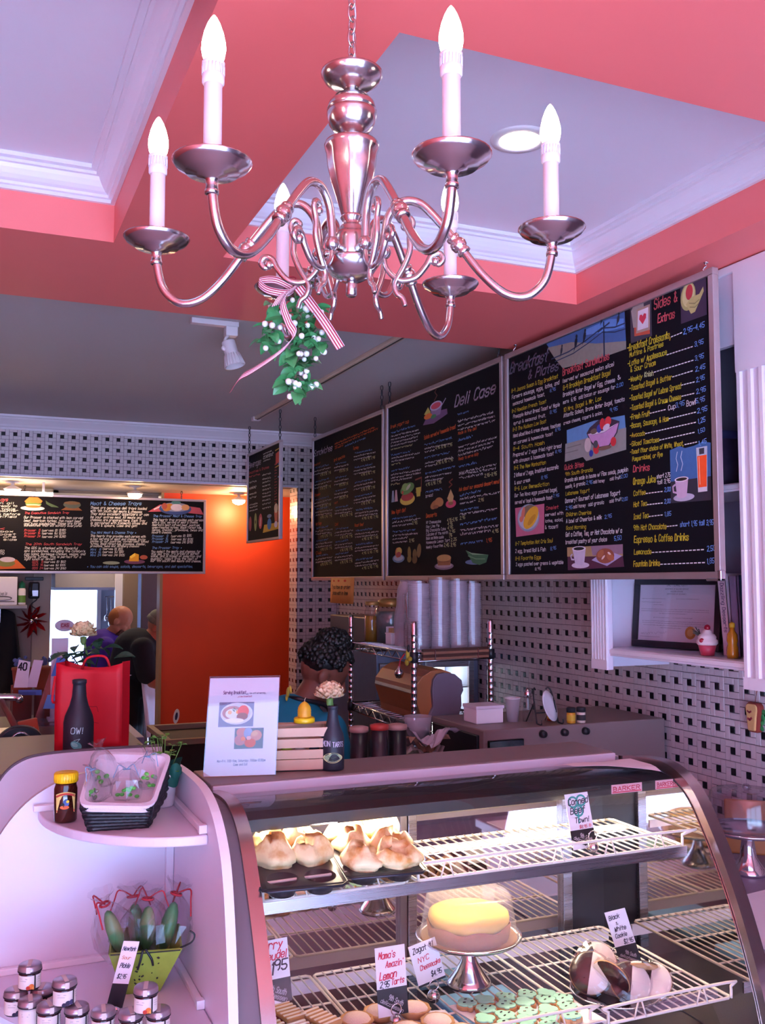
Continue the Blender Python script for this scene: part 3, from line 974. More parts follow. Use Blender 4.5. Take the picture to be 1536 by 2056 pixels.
T_BEV = r'''
Beverages|P|0.013|0.506|0.307|0.503|0.04
~|W|0.361|0.556|0.559|0.557|0.014
~|W|0.368|0.539|0.594|0.539|0.014
~|W|0.362|0.526|0.583|0.527|0.014
~|W|0.369|0.511|0.525|0.51|0.012
Smoothies & Shakes|R|0.022|0.465|0.497|0.457|0.016
~|R|0.022|0.443|0.297|0.434|0.016
~|W|0.038|0.402|0.209|0.398|0.016
~|W|0.039|0.366|0.21|0.363|0.016
~|W|0.039|0.358|0.21|0.356|0.016
~|W|0.04|0.322|0.212|0.32|0.016
~|W|0.042|0.295|0.213|0.294|0.016
~|W|0.043|0.249|0.24|0.249|0.013
~|W|0.044|0.231|0.24|0.231|0.013
~|W|0.045|0.209|0.241|0.21|0.013
~|W|0.347|0.422|0.539|0.416|0.014
~|W|0.348|0.394|0.54|0.388|0.014
~|W|0.349|0.373|0.541|0.368|0.014
~|W|0.349|0.348|0.541|0.344|0.014
~|W|0.35|0.324|0.542|0.321|0.014
~|W|0.351|0.3|0.543|0.297|0.014
~|W|0.352|0.279|0.543|0.277|0.014
~|W|0.352|0.255|0.544|0.253|0.014
~|W|0.353|0.23|0.545|0.23|0.014
~|W|0.354|0.203|0.546|0.203|0.014
~|R|0.619|0.461|0.67|0.46|0.012
~|R|0.619|0.442|0.67|0.442|0.012
~|R|0.62|0.424|0.671|0.424|0.012
~|R|0.62|0.406|0.671|0.405|0.012
~|R|0.621|0.387|0.672|0.387|0.012
~|R|0.621|0.369|0.672|0.369|0.012
~|R|0.622|0.35|0.673|0.351|0.012
~|R|0.622|0.332|0.673|0.332|0.012
~|R|0.623|0.314|0.674|0.314|0.012
~|R|0.623|0.295|0.674|0.296|0.012
~|R|0.624|0.277|0.675|0.278|0.012
~|R|0.624|0.259|0.675|0.259|0.012
~|R|0.625|0.24|0.676|0.241|0.012
~|R|0.625|0.222|0.676|0.223|0.012
~|R|0.626|0.204|0.677|0.205|0.012
~|B|0.692|0.453|0.753|0.452|0.017
~|B|0.694|0.376|0.766|0.376|0.017
'''
# ------------------------------------------------------------------ the menu boards
t3, f3 = board('large chalkboard menu nearest the camera, with power lines, toast and orange juice painted on it', (2.03, 3.43, 1.715), (0, -1, 0), 1.21, .92, T_B3)
drawing(t3, f3, [('3E5F92', [(.30,.902),(.785,.903),(.79,.772),(.60,.80),(.41,.784)]), ('857F72', [(.31,.885),(.47,.87),(.62,.83),(.79,.80),(.79,.772),(.60,.772),(.41,.784),(.36,.83)]), ('5C86C2', [(.55,.895),(.70,.898),(.78,.88),(.78,.85),(.66,.86),(.56,.875)]),
  ('23304F', [(.335,.835),(.45,.838),(.56,.855),(.655,.877),(.73,.862),(.788,.862)], .005), ('23304F', [(.36,.82),(.48,.825),(.58,.843),(.66,.862),(.73,.845),(.788,.842)], .004),
  ('1D2A45', [(.668,.895),(.668,.775)], .007), ('1D2A45', [(.635,.868),(.70,.885)], .006)] +
  [('18202F', p) for x, y, s in ((.405,.853,1), (.50,.862,1.3), (.555,.872,1.2), (.66,.905,.8), (.755,.885,1)) for p in (ell(x, y, .007*s, .014*s, -.25, 10), ell(x+.004*s, y+.016*s, .005*s, .006*s, 0, 8), [(x-.006*s, y-.008*s), (x-.012*s, y-.026*s), (x, y-.012*s)])], 'three dark birds on power lines before a blue sky')
drawing(t3, f3, [('5E88B4', [(.43,.547),(.60,.556),(.775,.548),(.78,.49),(.43,.492)]), ('8F8B84', [(.42,.497),(.782,.505),(.78,.43),(.55,.418),(.53,.435),(.415,.43)]), ('6F6A66', [(.42,.462),(.5,.464)], .003), ('6F6A66', [(.43,.48),(.52,.483)], .003),
  ('3A2638', [(.556,.517),(.575,.535),(.63,.555),(.70,.548),(.748,.532),(.735,.495),(.69,.455),(.61,.455),(.575,.485)]), ('C48CB8', [(.563,.513),(.60,.505),(.66,.505),(.742,.527),(.728,.496),(.686,.458),(.615,.459),(.582,.487)]), ('E8D8E4', [(.563,.513),(.60,.506),(.66,.506),(.742,.528),(.66,.513),(.60,.513)]),
  ('6A5646', ell(.60,.518,.02,.01)), ('38409A', ell(.632,.523,.014,.015)), ('C82830', ell(.652,.537,.015,.02)), ('D83238', ell(.685,.541,.018,.017)), ('E4DCE4', ell(.675,.522,.02,.011,.2)), ('C82830', ell(.615,.455,.018,.02)), ('4A4A4E', ell(.612,.47,.014,.014)), ('C8AFA8', ell(.565,.474,.02,.026)), ('2E3A94', ell(.585,.441,.012,.012)), ('C82830', ell(.715,.466,.016,.016)), ('7A5A48', ell(.665,.45,.04,.007))], 'pink bowl of berries and oatmeal')
drawing(t3, f3, [('C0627C', [(.056,.283),(.272,.285),(.268,.172),(.062,.166)]), ('8E93A8', ell(.155,.238,.082,.055)), ('B4B8C4', ell(.155,.240,.076,.049)), ('7E6A4E', ell(.165,.262,.055,.026)), ('E0A828', ell(.175,.237,.062,.034,.55)), ('C88C1E', ell(.182,.228,.035,.012,.55)), ('D87860', ell(.118,.255,.012,.03,-.35)), ('D87860', ell(.105,.235,.014,.012))], 'golden omelet on a plate')
drawing(t3, f3, [('A88A5C', [(.422,.112),(.752,.112),(.752,.072),(.422,.078)]), ('4E2038', [(.424,.078),(.752,.072),(.758,.036),(.425,.028)]), ('8E6E80', [(.57,.112),(.752,.112),(.752,.08),(.58,.078)]), ('D8CCDC', ell(.505,.045,.055,.011)), ('CFC4D8', [(.457,.105),(.54,.105),(.53,.055),(.515,.045),(.492,.045),(.472,.055)]), ('E6DEE8', ell(.498,.105,.043,.009)), ('1C1418', ell(.498,.105,.033,.006)), ('CFC4D8', [(.456,.085),(.447,.08),(.452,.067),(.466,.066)], .006),
  ('A89CC0', [(.575,.062),(.665,.04),(.75,.073),(.66,.095)]), ('8C4A34', ell(.655,.075,.052,.026)), ('A8603C', ell(.63,.083,.02,.012,.4)), ('A8603C', ell(.685,.07,.022,.012,-.3)), ('E4CFC8', ell(.645,.07,.012,.004,.6)), ('E4CFC8', ell(.68,.083,.01,.004,-.4))], 'white coffee cup and pastry on a napkin')
drawing(t3, f3, [('3C3440', [(.815,.915),(.925,.915),(.925,.785),(.815,.785)]), ('9C8C84', [(.82,.895),(.85,.925),(.885,.915),(.89,.85),(.86,.83),(.83,.835)]), ('B84A30', [(.835,.835),(.915,.815),(.915,.795),(.835,.805)]), ('A88878', [(.85,.893),(.918,.893),(.916,.808),(.845,.812)]), ('E8DEE4', [(.857,.885),(.91,.885),(.908,.818),(.852,.82)]), ('D03048', [(.88,.835),(.862,.856),(.866,.869),(.876,.869),(.881,.862),(.888,.870),(.899,.866),(.898,.852)])], 'toast slices with a red heart')
drawing(t3, f3, [('3E2840', [(1.065,.912),(1.18,.912),(1.18,.79),(1.065,.79)]), ('A89A5C', ell(1.10,.868,.034,.044,-.15)), ('C8BC80', ell(1.102,.872,.028,.037,-.15)), ('B83038', ell(1.106,.88,.016,.024,-.1)), ('B8A868', [(1.09,.845),(1.115,.862),(1.15,.862),(1.168,.88),(1.17,.865),(1.155,.845),(1.13,.812),(1.112,.81)]), ('877A48', [(1.105,.845),(1.13,.838),(1.15,.845)], .003), ('877A48', [(1.108,.832),(1.13,.826),(1.145,.832)], .003)], 'halved avocado and banana slices')
drawing(t3, f3, [('3C6296', [(1.0,.40),(1.045,.408),(1.07,.398),(1.11,.40),(1.15,.408),(1.183,.40),(1.18,.30),(1.0,.30)]), ('2A2230', [(1.0,.30),(1.18,.30),(1.18,.228),(1.0,.232)]), ('B4AABC', ell(1.06,.246,.048,.012)), ('C8A8C0', [(1.022,.303),(1.082,.303),(1.074,.25),(1.06,.244),(1.044,.244),(1.03,.25)]), ('E8DEE8', ell(1.052,.303,.032,.008)), ('2A1814', ell(1.052,.303,.026,.005)), ('C8A8C0', [(1.022,.288),(1.012,.283),(1.014,.266),(1.03,.262)], .006), ('C0C8D8', [(1.03,.33),(1.037,.35),(1.03,.37),(1.036,.39)], .003), ('C0C8D8', [(1.052,.33),(1.06,.35),(1.052,.372),(1.058,.39)], .003), ('B8C0CC', [(1.122,.392),(1.17,.392),(1.166,.256),(1.126,.256)]), ('F05018', [(1.126,.366),(1.167,.366),(1.164,.27),(1.128,.27)]), ('D8D0D8', [(1.127,.27),(1.165,.27),(1.165,.256),(1.128,.256)]), ('F8B48C', [(1.134,.362),(1.136,.28)], .003), ('33303C', [(1.135,.388),(1.158,.388),(1.157,.37),(1.136,.37)])], 'steaming coffee cup and tall glass of orange juice')
t2, f2 = board('chalkboard menu headed Deli Case, second from the camera on the right wall', (2.03, 4.675, 1.715), (0, -1, 0), 1.21, .92, T_B2)
drawing(t2, f2, [('6A4A6E', [(.44,.75),(.50,.80),(.70,.79),(.705,.765),(.56,.742)]), ('8C6E90', [(.52,.82),(.65,.82),(.63,.775),(.55,.772)]), ('B4A4BC', ell(.585,.823,.065,.022)), ('C84858', ell(.585,.823,.052,.015)), ('B8A84C', [(.455,.80),(.50,.83),(.53,.80),(.50,.79)]), ('D8702C', ell(.50,.785,.045,.014)), ('3C7A4A', ell(.56,.775,.03,.01)), ('5A3028', [(.57,.85),(.60,.87),(.575,.89),(.605,.91)], .006), ('9C8CA4', [(.65,.815),(.69,.84)], .006)], 'soup bowl and sandwich on a tray')
drawing(t2, f2, [('D0B84C', ell(.255,.40,.09,.028)), ('A83838', ell(.255,.415,.075,.022)), ('5E8A48', ell(.255,.455,.085,.028,.1)), ('88A85C', ell(.23,.465,.04,.02)), ('C0C0A0', ell(.27,.462,.03,.01,.4)), ('C85038', ell(.20,.44,.012,.009)), ('7A3A2C', [(.355,.49),(.425,.495),(.42,.43),(.36,.428)], .008), ('B4A43C', [(.36,.45),(.42,.45),(.41,.405),(.37,.405)]), ('8C94A4', [(.07,.46),(.09,.46),(.098,.40),(.06,.40)]), ('C8A8A8', [(.11,.46),(.13,.46),(.142,.40),(.102,.40)])], 'salad bowl, melon and salt and pepper shakers')
drawing(t2, f2, [('A86A3C', ell(.57,.352,.05,.02,.2)), ('B87844', ell(.615,.36,.045,.022,-.1)), ('8C5430', ell(.58,.34,.03,.009)), ('D04868', ell(.735,.343,.052,.019)), ('8C6238', ell(.735,.345,.025,.008)), ('C8A468', [(.70,.37),(.735,.41),(.765,.375),(.755,.352),(.715,.352)]), ('7A3428', [(.72,.42),(.75,.43),(.72,.445),(.755,.455)], .006)], 'cookies and a cream-topped cone')
drawing(t2, f2, [('7A9CB8', ell(.145,.105,.075,.022)), ('B8C4CC', ell(.145,.108,.058,.015)), ('D87A48', ell(.135,.135,.03,.026)), ('D8B458', ell(.155,.142,.035,.02)), ('B85048', ell(.15,.125,.03,.014)), ('8A7838', ell(.28,.13,.02,.032,.1)), ('8A7838', ell(.28,.10,.025,.018)), ('7A6034', ell(.345,.12,.025,.028)), ('8A6E40', ell(.395,.138,.024,.035,-.3)), ('6E5830', ell(.345,.095,.03,.02))], 'plate of fruit and a row of pickles')
drawing(t2, f2, [('8C8090', ell(.66,.058,.098,.017)), ('B8A8AC', ell(.66,.062,.08,.012)), ('9C6A3C', [(.59,.095),(.735,.095),(.725,.062),(.60,.062)]), ('C89A5C', ell(.662,.096,.073,.016)), ('7E5430', [(.60,.078),(.725,.078)], .004)], 'layer cake on a plate')
drawing(t2, f2, [('5A6C8C', ell(.96,.072,.09,.012)), ('3E6A44', [(.875,.125),(.93,.108),(1.08,.10),(1.06,.068),(1.0,.058),(.94,.068)]), ('88AA80', [(.875,.125),(.93,.112),(1.08,.10),(.94,.104)]), ('6E9468', [(.90,.10),(.97,.085),(1.05,.083)], .004)], 'wedge of pickle')
t1, f1 = board('chalkboard menu headed Sandwiches, farthest of three along the right wall', (2.03, 5.875, 1.715), (0, -1, 0), 1.155, .905, T_B1)
for t, Y0, W, top in ((t1, 5.875, 1.155, ZR), (t2, 4.675, 1.21, ZR)):
    for u in (.03, W-.03): chain(t, (2.03, Y0-u, top), (2.03, Y0-u, 2.63), .009, wire=.0026, mat=m_dark)
for y in (3.36, 2.25):
    b = MB(); b.tube([(2.03, y, ZS), (2.03, y, 2.655), (2.022, y+.006, 2.645), (2.03, y, 2.636), (2.037, y-.006, 2.643)], .0022, 6).ball((2.03, y, 2.666), (.008, .008, .004), 8, 5)
    obj(b, 'ceiling_hook', m_chrome, t3, True)
b = MB(); b.box(2.018, 2.208, 1.702, 2.036, 2.27, 1.712).box(2.018, 2.208, 1.702, 2.036, 2.222, 1.735); obj(b, 'corner_bracket', m_chrome, t3, bev=.003, label='bright chrome corner bracket')
tv, fv = board('small narrow chalkboard listing beverages, hung square to the back wall', (1.74, 6.39, 1.965), (0, -1, 0), .745, .60, T_BEV, fw=.016)
drawing(tv, fv, [('C8A028', [(.37,.05),(.40,.10),(.73,.10),(.735,.06)]), ('3C78B4', ell(.515,.10,.045,.036)), ('7C8CA8', ell(.515,.15,.05,.012)), ('C86848', [(.62,.17),(.70,.17),(.69,.09),(.64,.09)]), ('D8C8A8', ell(.66,.19,.04,.03)), ('DDD6E0', ell(.66,.09,.035,.02)), ('8C3040', ell(.07,.125,.035,.05)), ('7E8C54', ell(.20,.13,.032,.06)), ('B84A58', ell(.32,.128,.042,.05)), ('E8D0D0', [(.31,.10),(.325,.15)], .01), ('403A30', ell(.20,.13,.014,.012)), ('C84838', [(.65,.53),(.73,.54),(.73,.47),(.65,.46)]), ('D8A838', [(.64,.55),(.73,.555)], .006), ('D8A838', [(.65,.445),(.73,.45)], .006)], 'coloured bottles and glasses')
for u in (.02, .725): chain(tv, (1.74, 6.39-u, ZR), (1.74, 6.39-u, 2.565), .009, wire=.0026, mat=m_dark)
tc, fc = board('wide chalkboard of catering trays hung before the orange wall', (-.55, 7.2, 1.765), (1, 0, 0), 2.18, .548, T_CAT, fw=.018, tw=.095)
drawing(tc, fc, [('D8D0D0', ell(.955,.452,.08,.016)), ('C8782C', [(.90,.50),(.93,.53),(.99,.53),(1.02,.505),(1.01,.49),(.91,.487)]), ('5E8038', ell(.96,.482,.055,.009)), ('D8C89C', ell(.96,.475,.05,.006)), ('B86A2C', ell(.958,.464,.05,.009)), ('45583A', [(1.04,.51),(1.06,.495),(1.12,.47),(1.13,.462),(1.08,.465),(1.045,.485)]), ('7A4A28', [(1.145,.445),(1.29,.445),(1.26,.47),(1.19,.475)]), ('4A5048', ell(1.22,.485,.06,.026)), ('6A4E34', ell(1.22,.497,.055,.012))], 'burger roll on a plate, pickle and chips')
drawing(tc, fc, [('B8541E', [(.70,.02),(.92,.03),(.86,.09),(.80,.10),(.73,.095)]), ('6E6C3A', ell(.79,.065,.06,.025)), ('B8A8B4', ell(.80,.09,.05,.018))], 'salad on a tray')
drawing(tc, fc, [('B04858', [(1.755,.45),(1.84,.505),(1.90,.51),(1.86,.455)]), ('B04858', [(2.05,.50),(2.14,.49),(2.168,.44),(2.04,.45)]), ('D8C0C8', [(1.80,.47),(1.86,.50)], .01), ('34487E', ell(1.955,.478,.12,.046)), ('8C8CA4', ell(1.955,.49,.105,.034)), ('B8742C', ell(1.90,.487,.04,.026,.5)), ('A84A38', ell(1.875,.495,.02,.024)), ('D4C4CC', ell(1.965,.488,.045,.026)), ('C89060', ell(2.03,.49,.03,.022)), ('4E807E', ell(1.96,.525,.035,.012))], 'platter of sliced meats and cheese')
drawing(tc, fc, [('6A3A5C', ell(1.665,.082,.075,.017)), ('D8981E', [(1.625,.085),(1.63,.12),(1.665,.145),(1.695,.135),(1.695,.085)]), ('F0C848', [(1.63,.12),(1.665,.145),(1.67,.125),(1.64,.105)]), ('A8503C', ell(1.73,.115,.028,.016)), ('8C9480', ell(1.50,.072,.06,.012))], 'wedge of yellow cheese')
for u in (.9, 2.0): chain(tc, (-.55+u, 7.2, 2.378), (-.55+u, 7.2, 2.315), .009, wire=.0026, mat=m_dark)
# ------------------------------------------------------------------ chandelier
m_bulb = EM('lit_candle_bulb', (1.0, .84, .74), 14)
m_sleeve = M('white_candle_sleeve', 'F2EAF4', .45, 0, .02)
AX, AY = .531, 1.362
ch = thing('chandelier', 'six-arm brushed nickel candle chandelier hanging from the coral ceiling', 'chandelier', (AX, AY, 2.14))
A0 = Vector((AX, AY, 0))
def lth(name, prof, mat=m_nickel, n=36, o=(AX, AY, 0), par=None, label=None):
    return obj(MB().lathe(prof, n, o), name, mat, par or ch, True, label=label)
lth('finial', [(0, 2.138), (.006, 2.138), (.0085, 2.141), (.0085, 2.158), (.007, 2.163), (0, 2.164)])
lth('bottom_bowl', [(.004, 2.162), (.018, 2.164), (.032, 2.172), (.041, 2.186), (.0435, 2.192), (.0425, 2.195), (.03, 2.197), (0, 2.198)])
lth('hub', [(0, 2.195), (.0265, 2.196), (.028, 2.2), (.028, 2.225), (.0275, 2.232), (.024, 2.238), (.019, 2.241), (.0205, 2.245), (.017, 2.249), (.0135, 2.252), (.0145, 2.258), (.0175, 2.262), (.0165, 2.266), (.012, 2.268), (0, 2.27)])
# fluted urn
b = MB(); n = 48; prof = [(.0145, 2.263), (.0175, 2.272), (.024, 2.295), (.032, 2.32), (.0375, 2.345), (.0395, 2.365), (.0415, 2.372), (.0428, 2.378), (.041, 2.382), (.030, 2.384), (.012, 2.386), (0, 2.387)]
vs = []; fs = []
for i, (r, z) in enumerate(prof):
    for k in range(n):
        q = r*(1 - (.055*abs(math.cos(8*PI*k/n)) if 0 < i < 6 else 0)); vs.append((AX+q*math.cos(2*PI*k/n), AY+q*math.sin(2*PI*k/n), z))
for i in range(len(prof)-1):
    for k in range(n): fs.append((i*n+k, i*n+(k+1) % n, (i+1)*n+(k+1) % n, (i+1)*n+k))
b.add(vs, fs); obj(b, 'urn', m_nickel, ch, True)
lth('ball', [(.0, 2.385), (.012, 2.386), (.012, 2.392), (.016, 2.395), (.028, 2.402), (.036, 2.413), (.0392, 2.427), (.0392, 2.431), (.0375, 2.4315), (.0375, 2.4335), (.039, 2.434), (.036, 2.445), (.028, 2.455), (.016, 2.461), (.012, 2.463), (.012, 2.468), (0, 2.469)])
lth('canopy_dish', [(0, 2.466), (.012, 2.467), (.016, 2.470), (.03, 2.474), (.043, 2.483), (.0485, 2.492), (.0485, 2.495), (.046, 2.495), (.038, 2.489), (.02, 2.484), (.010, 2.486), (.008, 2.494), (0, 2.495)])
def cup_lathe(prof, o, n=28): return MB().lathe(prof, n, o)
arm_p = [(.05, 2.207), (.0515, 2.235), (.058, 2.265), (.078, 2.286), (.104, 2.284), (.128, 2.262), (.165, 2.216), (.2, 2.17), (.235, 2.139), (.268, 2.134), (.294, 2.155), (.305, 2.19), (.307, 2.222)]
sc1 = [(.05, 2.2), (.055, 2.18), (.074, 2.163), (.098, 2.166), (.115, 2.184), (.124, 2.2), (.136, 2.203), (.141, 2.193), (.134, 2.186), (.129, 2.191)]
sc2 = [(.083, 2.247), (.08, 2.256), (.089, 2.261), (.095, 2.252), (.09, 2.232), (.09, 2.208), (.08, 2.182), (.067, 2.158), (.07, 2.142), (.079, 2.134), (.083, 2.122)]
for k in range(6):
    a = R(-147 + 60*k); ca, sa = math.cos(a), math.sin(a)
    P = lambda r, z: (AX + r*ca, AY + r*sa, z)
    arm = obj(MB().tube(catmull([P(*q) for q in arm_p], 6), .0066, 12), 'arm', m_nickel, ch, True)
    c = Vector(P(.165, 2.216)); d = (Vector(P(.2, 2.17))-Vector(P(.128, 2.262))).normalized(); Mz = d.to_track_quat('Z', 'Y').to_matrix()
    obj(MB().lathe([(.0066, -.017), (.0105, -.016), (.0105, -.011), (.0085, -.009), (.0115, -.006), (.013, 0), (.0115, .006), (.0085, .009), (.0105, .011), (.0105, .016), (.0066, .017)], 18, c, Mz), 'knuckle', m_nickel, arm, True)
    obj(MB().ball(P(.05, 2.207), .0115, 14, 9).tube([P(.028, 2.207), P(.05, 2.207)], .006, 10), 'joint_ball', m_nickel, arm, True)
    for s in (sc1, sc2):
        pts = catmull([P(*q) for q in s], 5); m = len(pts)
        b = MB().tube(pts, [.0036+.0014*math.sin(PI*i/m) for i in range(m)], 8)
        b.ball(pts[-1] if s is sc1 else pts[0], .0072, 10, 7); obj(b, 'scroll', m_nickel, arm, True)
    o = P(.307, 2.229)
    obj(cup_lathe([(.0066, -.034), (.009, -.033), (.009, -.028), (.0078, -.026), (.0078, -.016), (.010, -.013), (.019, -.011), (.021, -.008), (.034, -.006), (.036, -.0035), (.047, .003), (.0515, .009), (.051, .0105), (.045, .0075), (.034, 0), (.014, -.002), (.014, .012), (0, .012)], o), 'drip_pan', m_nickel, arm, True)
    obj(cup_lathe([(.0118, .004), (.0118, .116), (.0105, .117), (0, .117)], o, 20), 'candle_sleeve', m_sleeve, arm, True)
    b = cup_lathe([(.0125, .111), (.0145, .114), (.0145, .124), (.013, .125), (.013, .136), (.0148, .137), (.0148, .1415), (.010, .143), (0, .143)], o, 20)
    for q in range(20):
        t = 2*PI*q/20; b.tube([(o[0]+.0142*math.cos(t), o[1]+.0142*math.sin(t), o[2]+.124), (o[0]+.0142*math.cos(t), o[1]+.0142*math.sin(t), o[2]+.137)], .0009, 4)
    obj(b, 'socket_collar', m_sleeve, arm, True)
    obj(cup_lathe([(.0105, .1415), (.0142, .149), (.0160, .159), (.0155, .168), (.0125, .182), (.0082, .194), (.004, .202), (.0012, .2055), (0, .206)], o, 20), 'bulb', m_bulb, arm, True)
# chain, with each link a piece of its own
cb = obj(MB().lathe([(0, 2.655), (.01, 2.656), (.03, 2.662), (.052, 2.668), (.055, ZS), (0, ZS)], 32, (AX, AY, 0)), 'ceiling_canopy', m_nickel, ch, True)
lm = None
for i in range(8):
    z = 2.512 + i*.0205
    b = MB().tube([(.0075*math.cos(t), 0, .0145*math.sin(t)) for t in [2*PI*q/14 for q in range(14)]], .0016, 6, closed=True)
    if lm is None:
        lk = obj(b, 'chain_link', m_nickel, ch, True); lm = lk.data
    else:
        lk = bpy.data.objects.new('chain_link', lm); COL.objects.link(lk); lk.parent = ch
    if i == 0:
        # verts were stored relative to the root: put them back round the link's own centre
        for q in lm.vertices: q.co += Vector((AX, AY, 2.14))
    lk.location = (0, 0, z-2.14); lk.rotation_euler = (0, 0, R(90*(i % 2) + 20))
obj(MB().tube([(AX+.004+.002*math.sin(i*1.3), AY, 2.495+i*.016) for i in range(11)], .0013, 6), 'cord', M('clear_cord', 'B8A8B0', .3), ch, True)

# ------------------------------------------------------------------ mistletoe with a striped ribbon
m_leaf = M('mistletoe_leaf', '3C7A44', .45, 0, .25, 60, .1)
m_berry = M('white_berry', 'EDEDE2', .3, 0, .04, sss=.1)
def ribbon_mat():
    m = M('red_white_striped_ribbon', 'C8304C', .6); nt = m.node_tree; b = nt.nodes['Principled BSDF']
    at = nt.nodes.new('ShaderNodeUVMap'); wv = nt.nodes.new('ShaderNodeTexWave'); wv.inputs['Scale'].default_value = 1.1; wv.bands_direction = 'X'
    rp = nt.nodes.new('ShaderNodeValToRGB'); rp.color_ramp.interpolation = 'CONSTANT'
    rp.color_ramp.elements[0].color = lin('A4142F'); rp.color_ramp.elements[1].color = lin('F0DCE4'); rp.color_ramp.elements[1].position = .5
    nt.links.new(at.outputs[0], wv.inputs['Vector']); nt.links.new(wv.outputs['Fac'], rp.inputs[0]); nt.links.new(rp.outputs[0], b.inputs['Base Color'])
    return m
m_rib = ribbon_mat()
mt = thing('mistletoe', 'bunch of green mistletoe with white berries hanging from the chandelier by a ribbon', 'mistletoe', (.49, 1.525, 2.01))
def ribbon(name, pts, w, par, wdir):
    pts = catmull(pts, 6); n = len(pts); A = []; Bq = []
    for i, p in enumerate(pts):
        q = Vector(wdir(i/(n-1))); q.normalize(); A.append(p-q*w/2); Bq.append(p+q*w/2)
    o = obj(MB().strip(A, Bq), name, m_rib, par, True, solid=.0006)
    uv = o.data.uv_layers.new(name='UVMap')
    for poly in o.data.polygons:
        for li in poly.loop_indices: vi = o.data.loops[li].vertex_index; uv.data[li].uv = (0 if vi < n else 1, 0)
    return o
cx = Vector((.494, 1.522, 0))
obj(MB().tube(catmull([cx+Vector(q) for q in ((-.004, 0, 2.197), (0, 0, 2.17), (.004, .0, 2.13), (.002, 0, 2.08), (0, .004, 2.03))]), [.0028]*20+[.0014]*5, 6), 'stem', M('mistletoe_twig', '5A5A38', .8), mt, True)
# obovate leaf, its stalk at the origin and its length along +X
b = MB(); L = .025; top = []; N = 7
for i in range(N+1):
    t = i/N; w = .0092*math.sin(PI*min(1, t**.75))**.8*(1 if t < 1 else 0); z = .004*math.sin(PI*t)-.003*t
    top.append((L*t, w, z))
A = [(x, -w, z+.002*(w/.008)) for x, w, z in top]; Cc = [(x, 0, z) for x, w, z in top]; Bq = [(x, w, z+.002*(w/.008)) for x, w, z in top]
b.strip(A, Cc); b.strip(Cc, Bq)
lme = bpy.data.meshes.new('leaf'); lme.from_pydata([tuple(q) for q in b.v], [], b.f); lme.materials.append(m_leaf); lme.polygons.foreach_set('use_smooth', [True]*len(lme.polygons))
bb = MB().ball((0, 0, 0), .0052, 10, 7); bme = bpy.data.meshes.new('berry'); bme.from_pydata([tuple(q) for q in bb.v], [], bb.f); bme.materials.append(m_berry); bme.polygons.foreach_set('use_smooth', [True]*len(bme.polygons))
rnd = random.Random(11); base = mt.location
def put(me, name, loc, rot, sc):
    o = bpy.data.objects.new(name, me); COL.objects.link(o); o.parent = mt
    o.location = Vector(loc)-base; o.rotation_euler = rot; o.scale = (sc,)*3
sprigs = [(.0, .0, 2.165, .024), (-.03, .01, 2.15, .022), (.03, 0, 2.15, .022), (-.042, .01, 2.12, .026), (.0, -.01, 2.13, .026), (.036, .0, 2.12, .024), (-.045, .01, 2.095, .02), (.012, -.012, 2.10, .026), (.045, 0, 2.095, .022), (-.005, -.01, 2.078, .024), (.02, 0, 2.065, .024), (0, -.006, 2.05, .024), (.016, 0, 2.035, .02), (-.01, 0, 2.032, .02), (0, 0, 2.018, .018)]
for x, y, z, s in sprigs:
    for i in range(9):
        a = rnd.uniform(0, 2*PI); p = rnd.uniform(-.5, .9)
        put(lme, 'leaf', cx+Vector((x+rnd.uniform(-.008, .008), y+rnd.uniform(-.008, .008), z+rnd.uniform(-.008, .008))), (rnd.uniform(-.8, .8), p, a), rnd.uniform(.95, 1.3))
    for i in range(3):
        a = rnd.uniform(0, 2*PI); r = rnd.uniform(.008, .02)
        put(bme, 'berry', cx+Vector((x+r*math.cos(a), y-.012+.6*r*math.sin(a), z+rnd.uniform(-.014, .01))), (0, 0, 0), rnd.uniform(.8, 1.1))
ribbon('ribbon_loop', [(.485, 1.515, 2.19), (.455, 1.515, 2.2), (.430, 1.525, 2.197), (.44, 1.51, 2.18), (.47, 1.50, 2.175), (.487, 1.512, 2.187)], .012, mt, lambda t: (.1, -.3, 1))
ribbon('ribbon_loop', [(.485, 1.512, 2.19), (.465, 1.50, 2.175), (.452, 1.505, 2.155), (.459, 1.515, 2.16), (.475, 1.515, 2.18), (.487, 1.515, 2.19)], .012, mt, lambda t: (.8, -.3, .3))
ribbon('ribbon_tail', [(.487, 1.50, 2.188), (.462, 1.495, 2.16), (.472, 1.495, 2.125), (.482, 1.495, 2.105), (.462, 1.50, 2.078), (.425, 1.53, 2.05), (.408, 1.55, 2.04), (.398, 1.57, 2.022)], .015, mt, lambda t: (.45, -.3, .8))
ribbon('ribbon_tail', [(.49, 1.50, 2.188), (.51, 1.50, 2.165), (.53, 1.498, 2.14), (.545, 1.495, 2.118), (.562, 1.49, 2.09)], .016, mt, lambda t: (.8, -.3, .5))
b = MB().tube(catmull([(.487, 1.512, 2.188), (.492, 1.52, 2.21), (.485, 1.545, 2.215), (.48, 1.53, 2.2), (.487, 1.512, 2.188)]), .0015, 6)
obj(b, 'ribbon_tie', M('red_cord', 'A8243C', .6), mt, True)

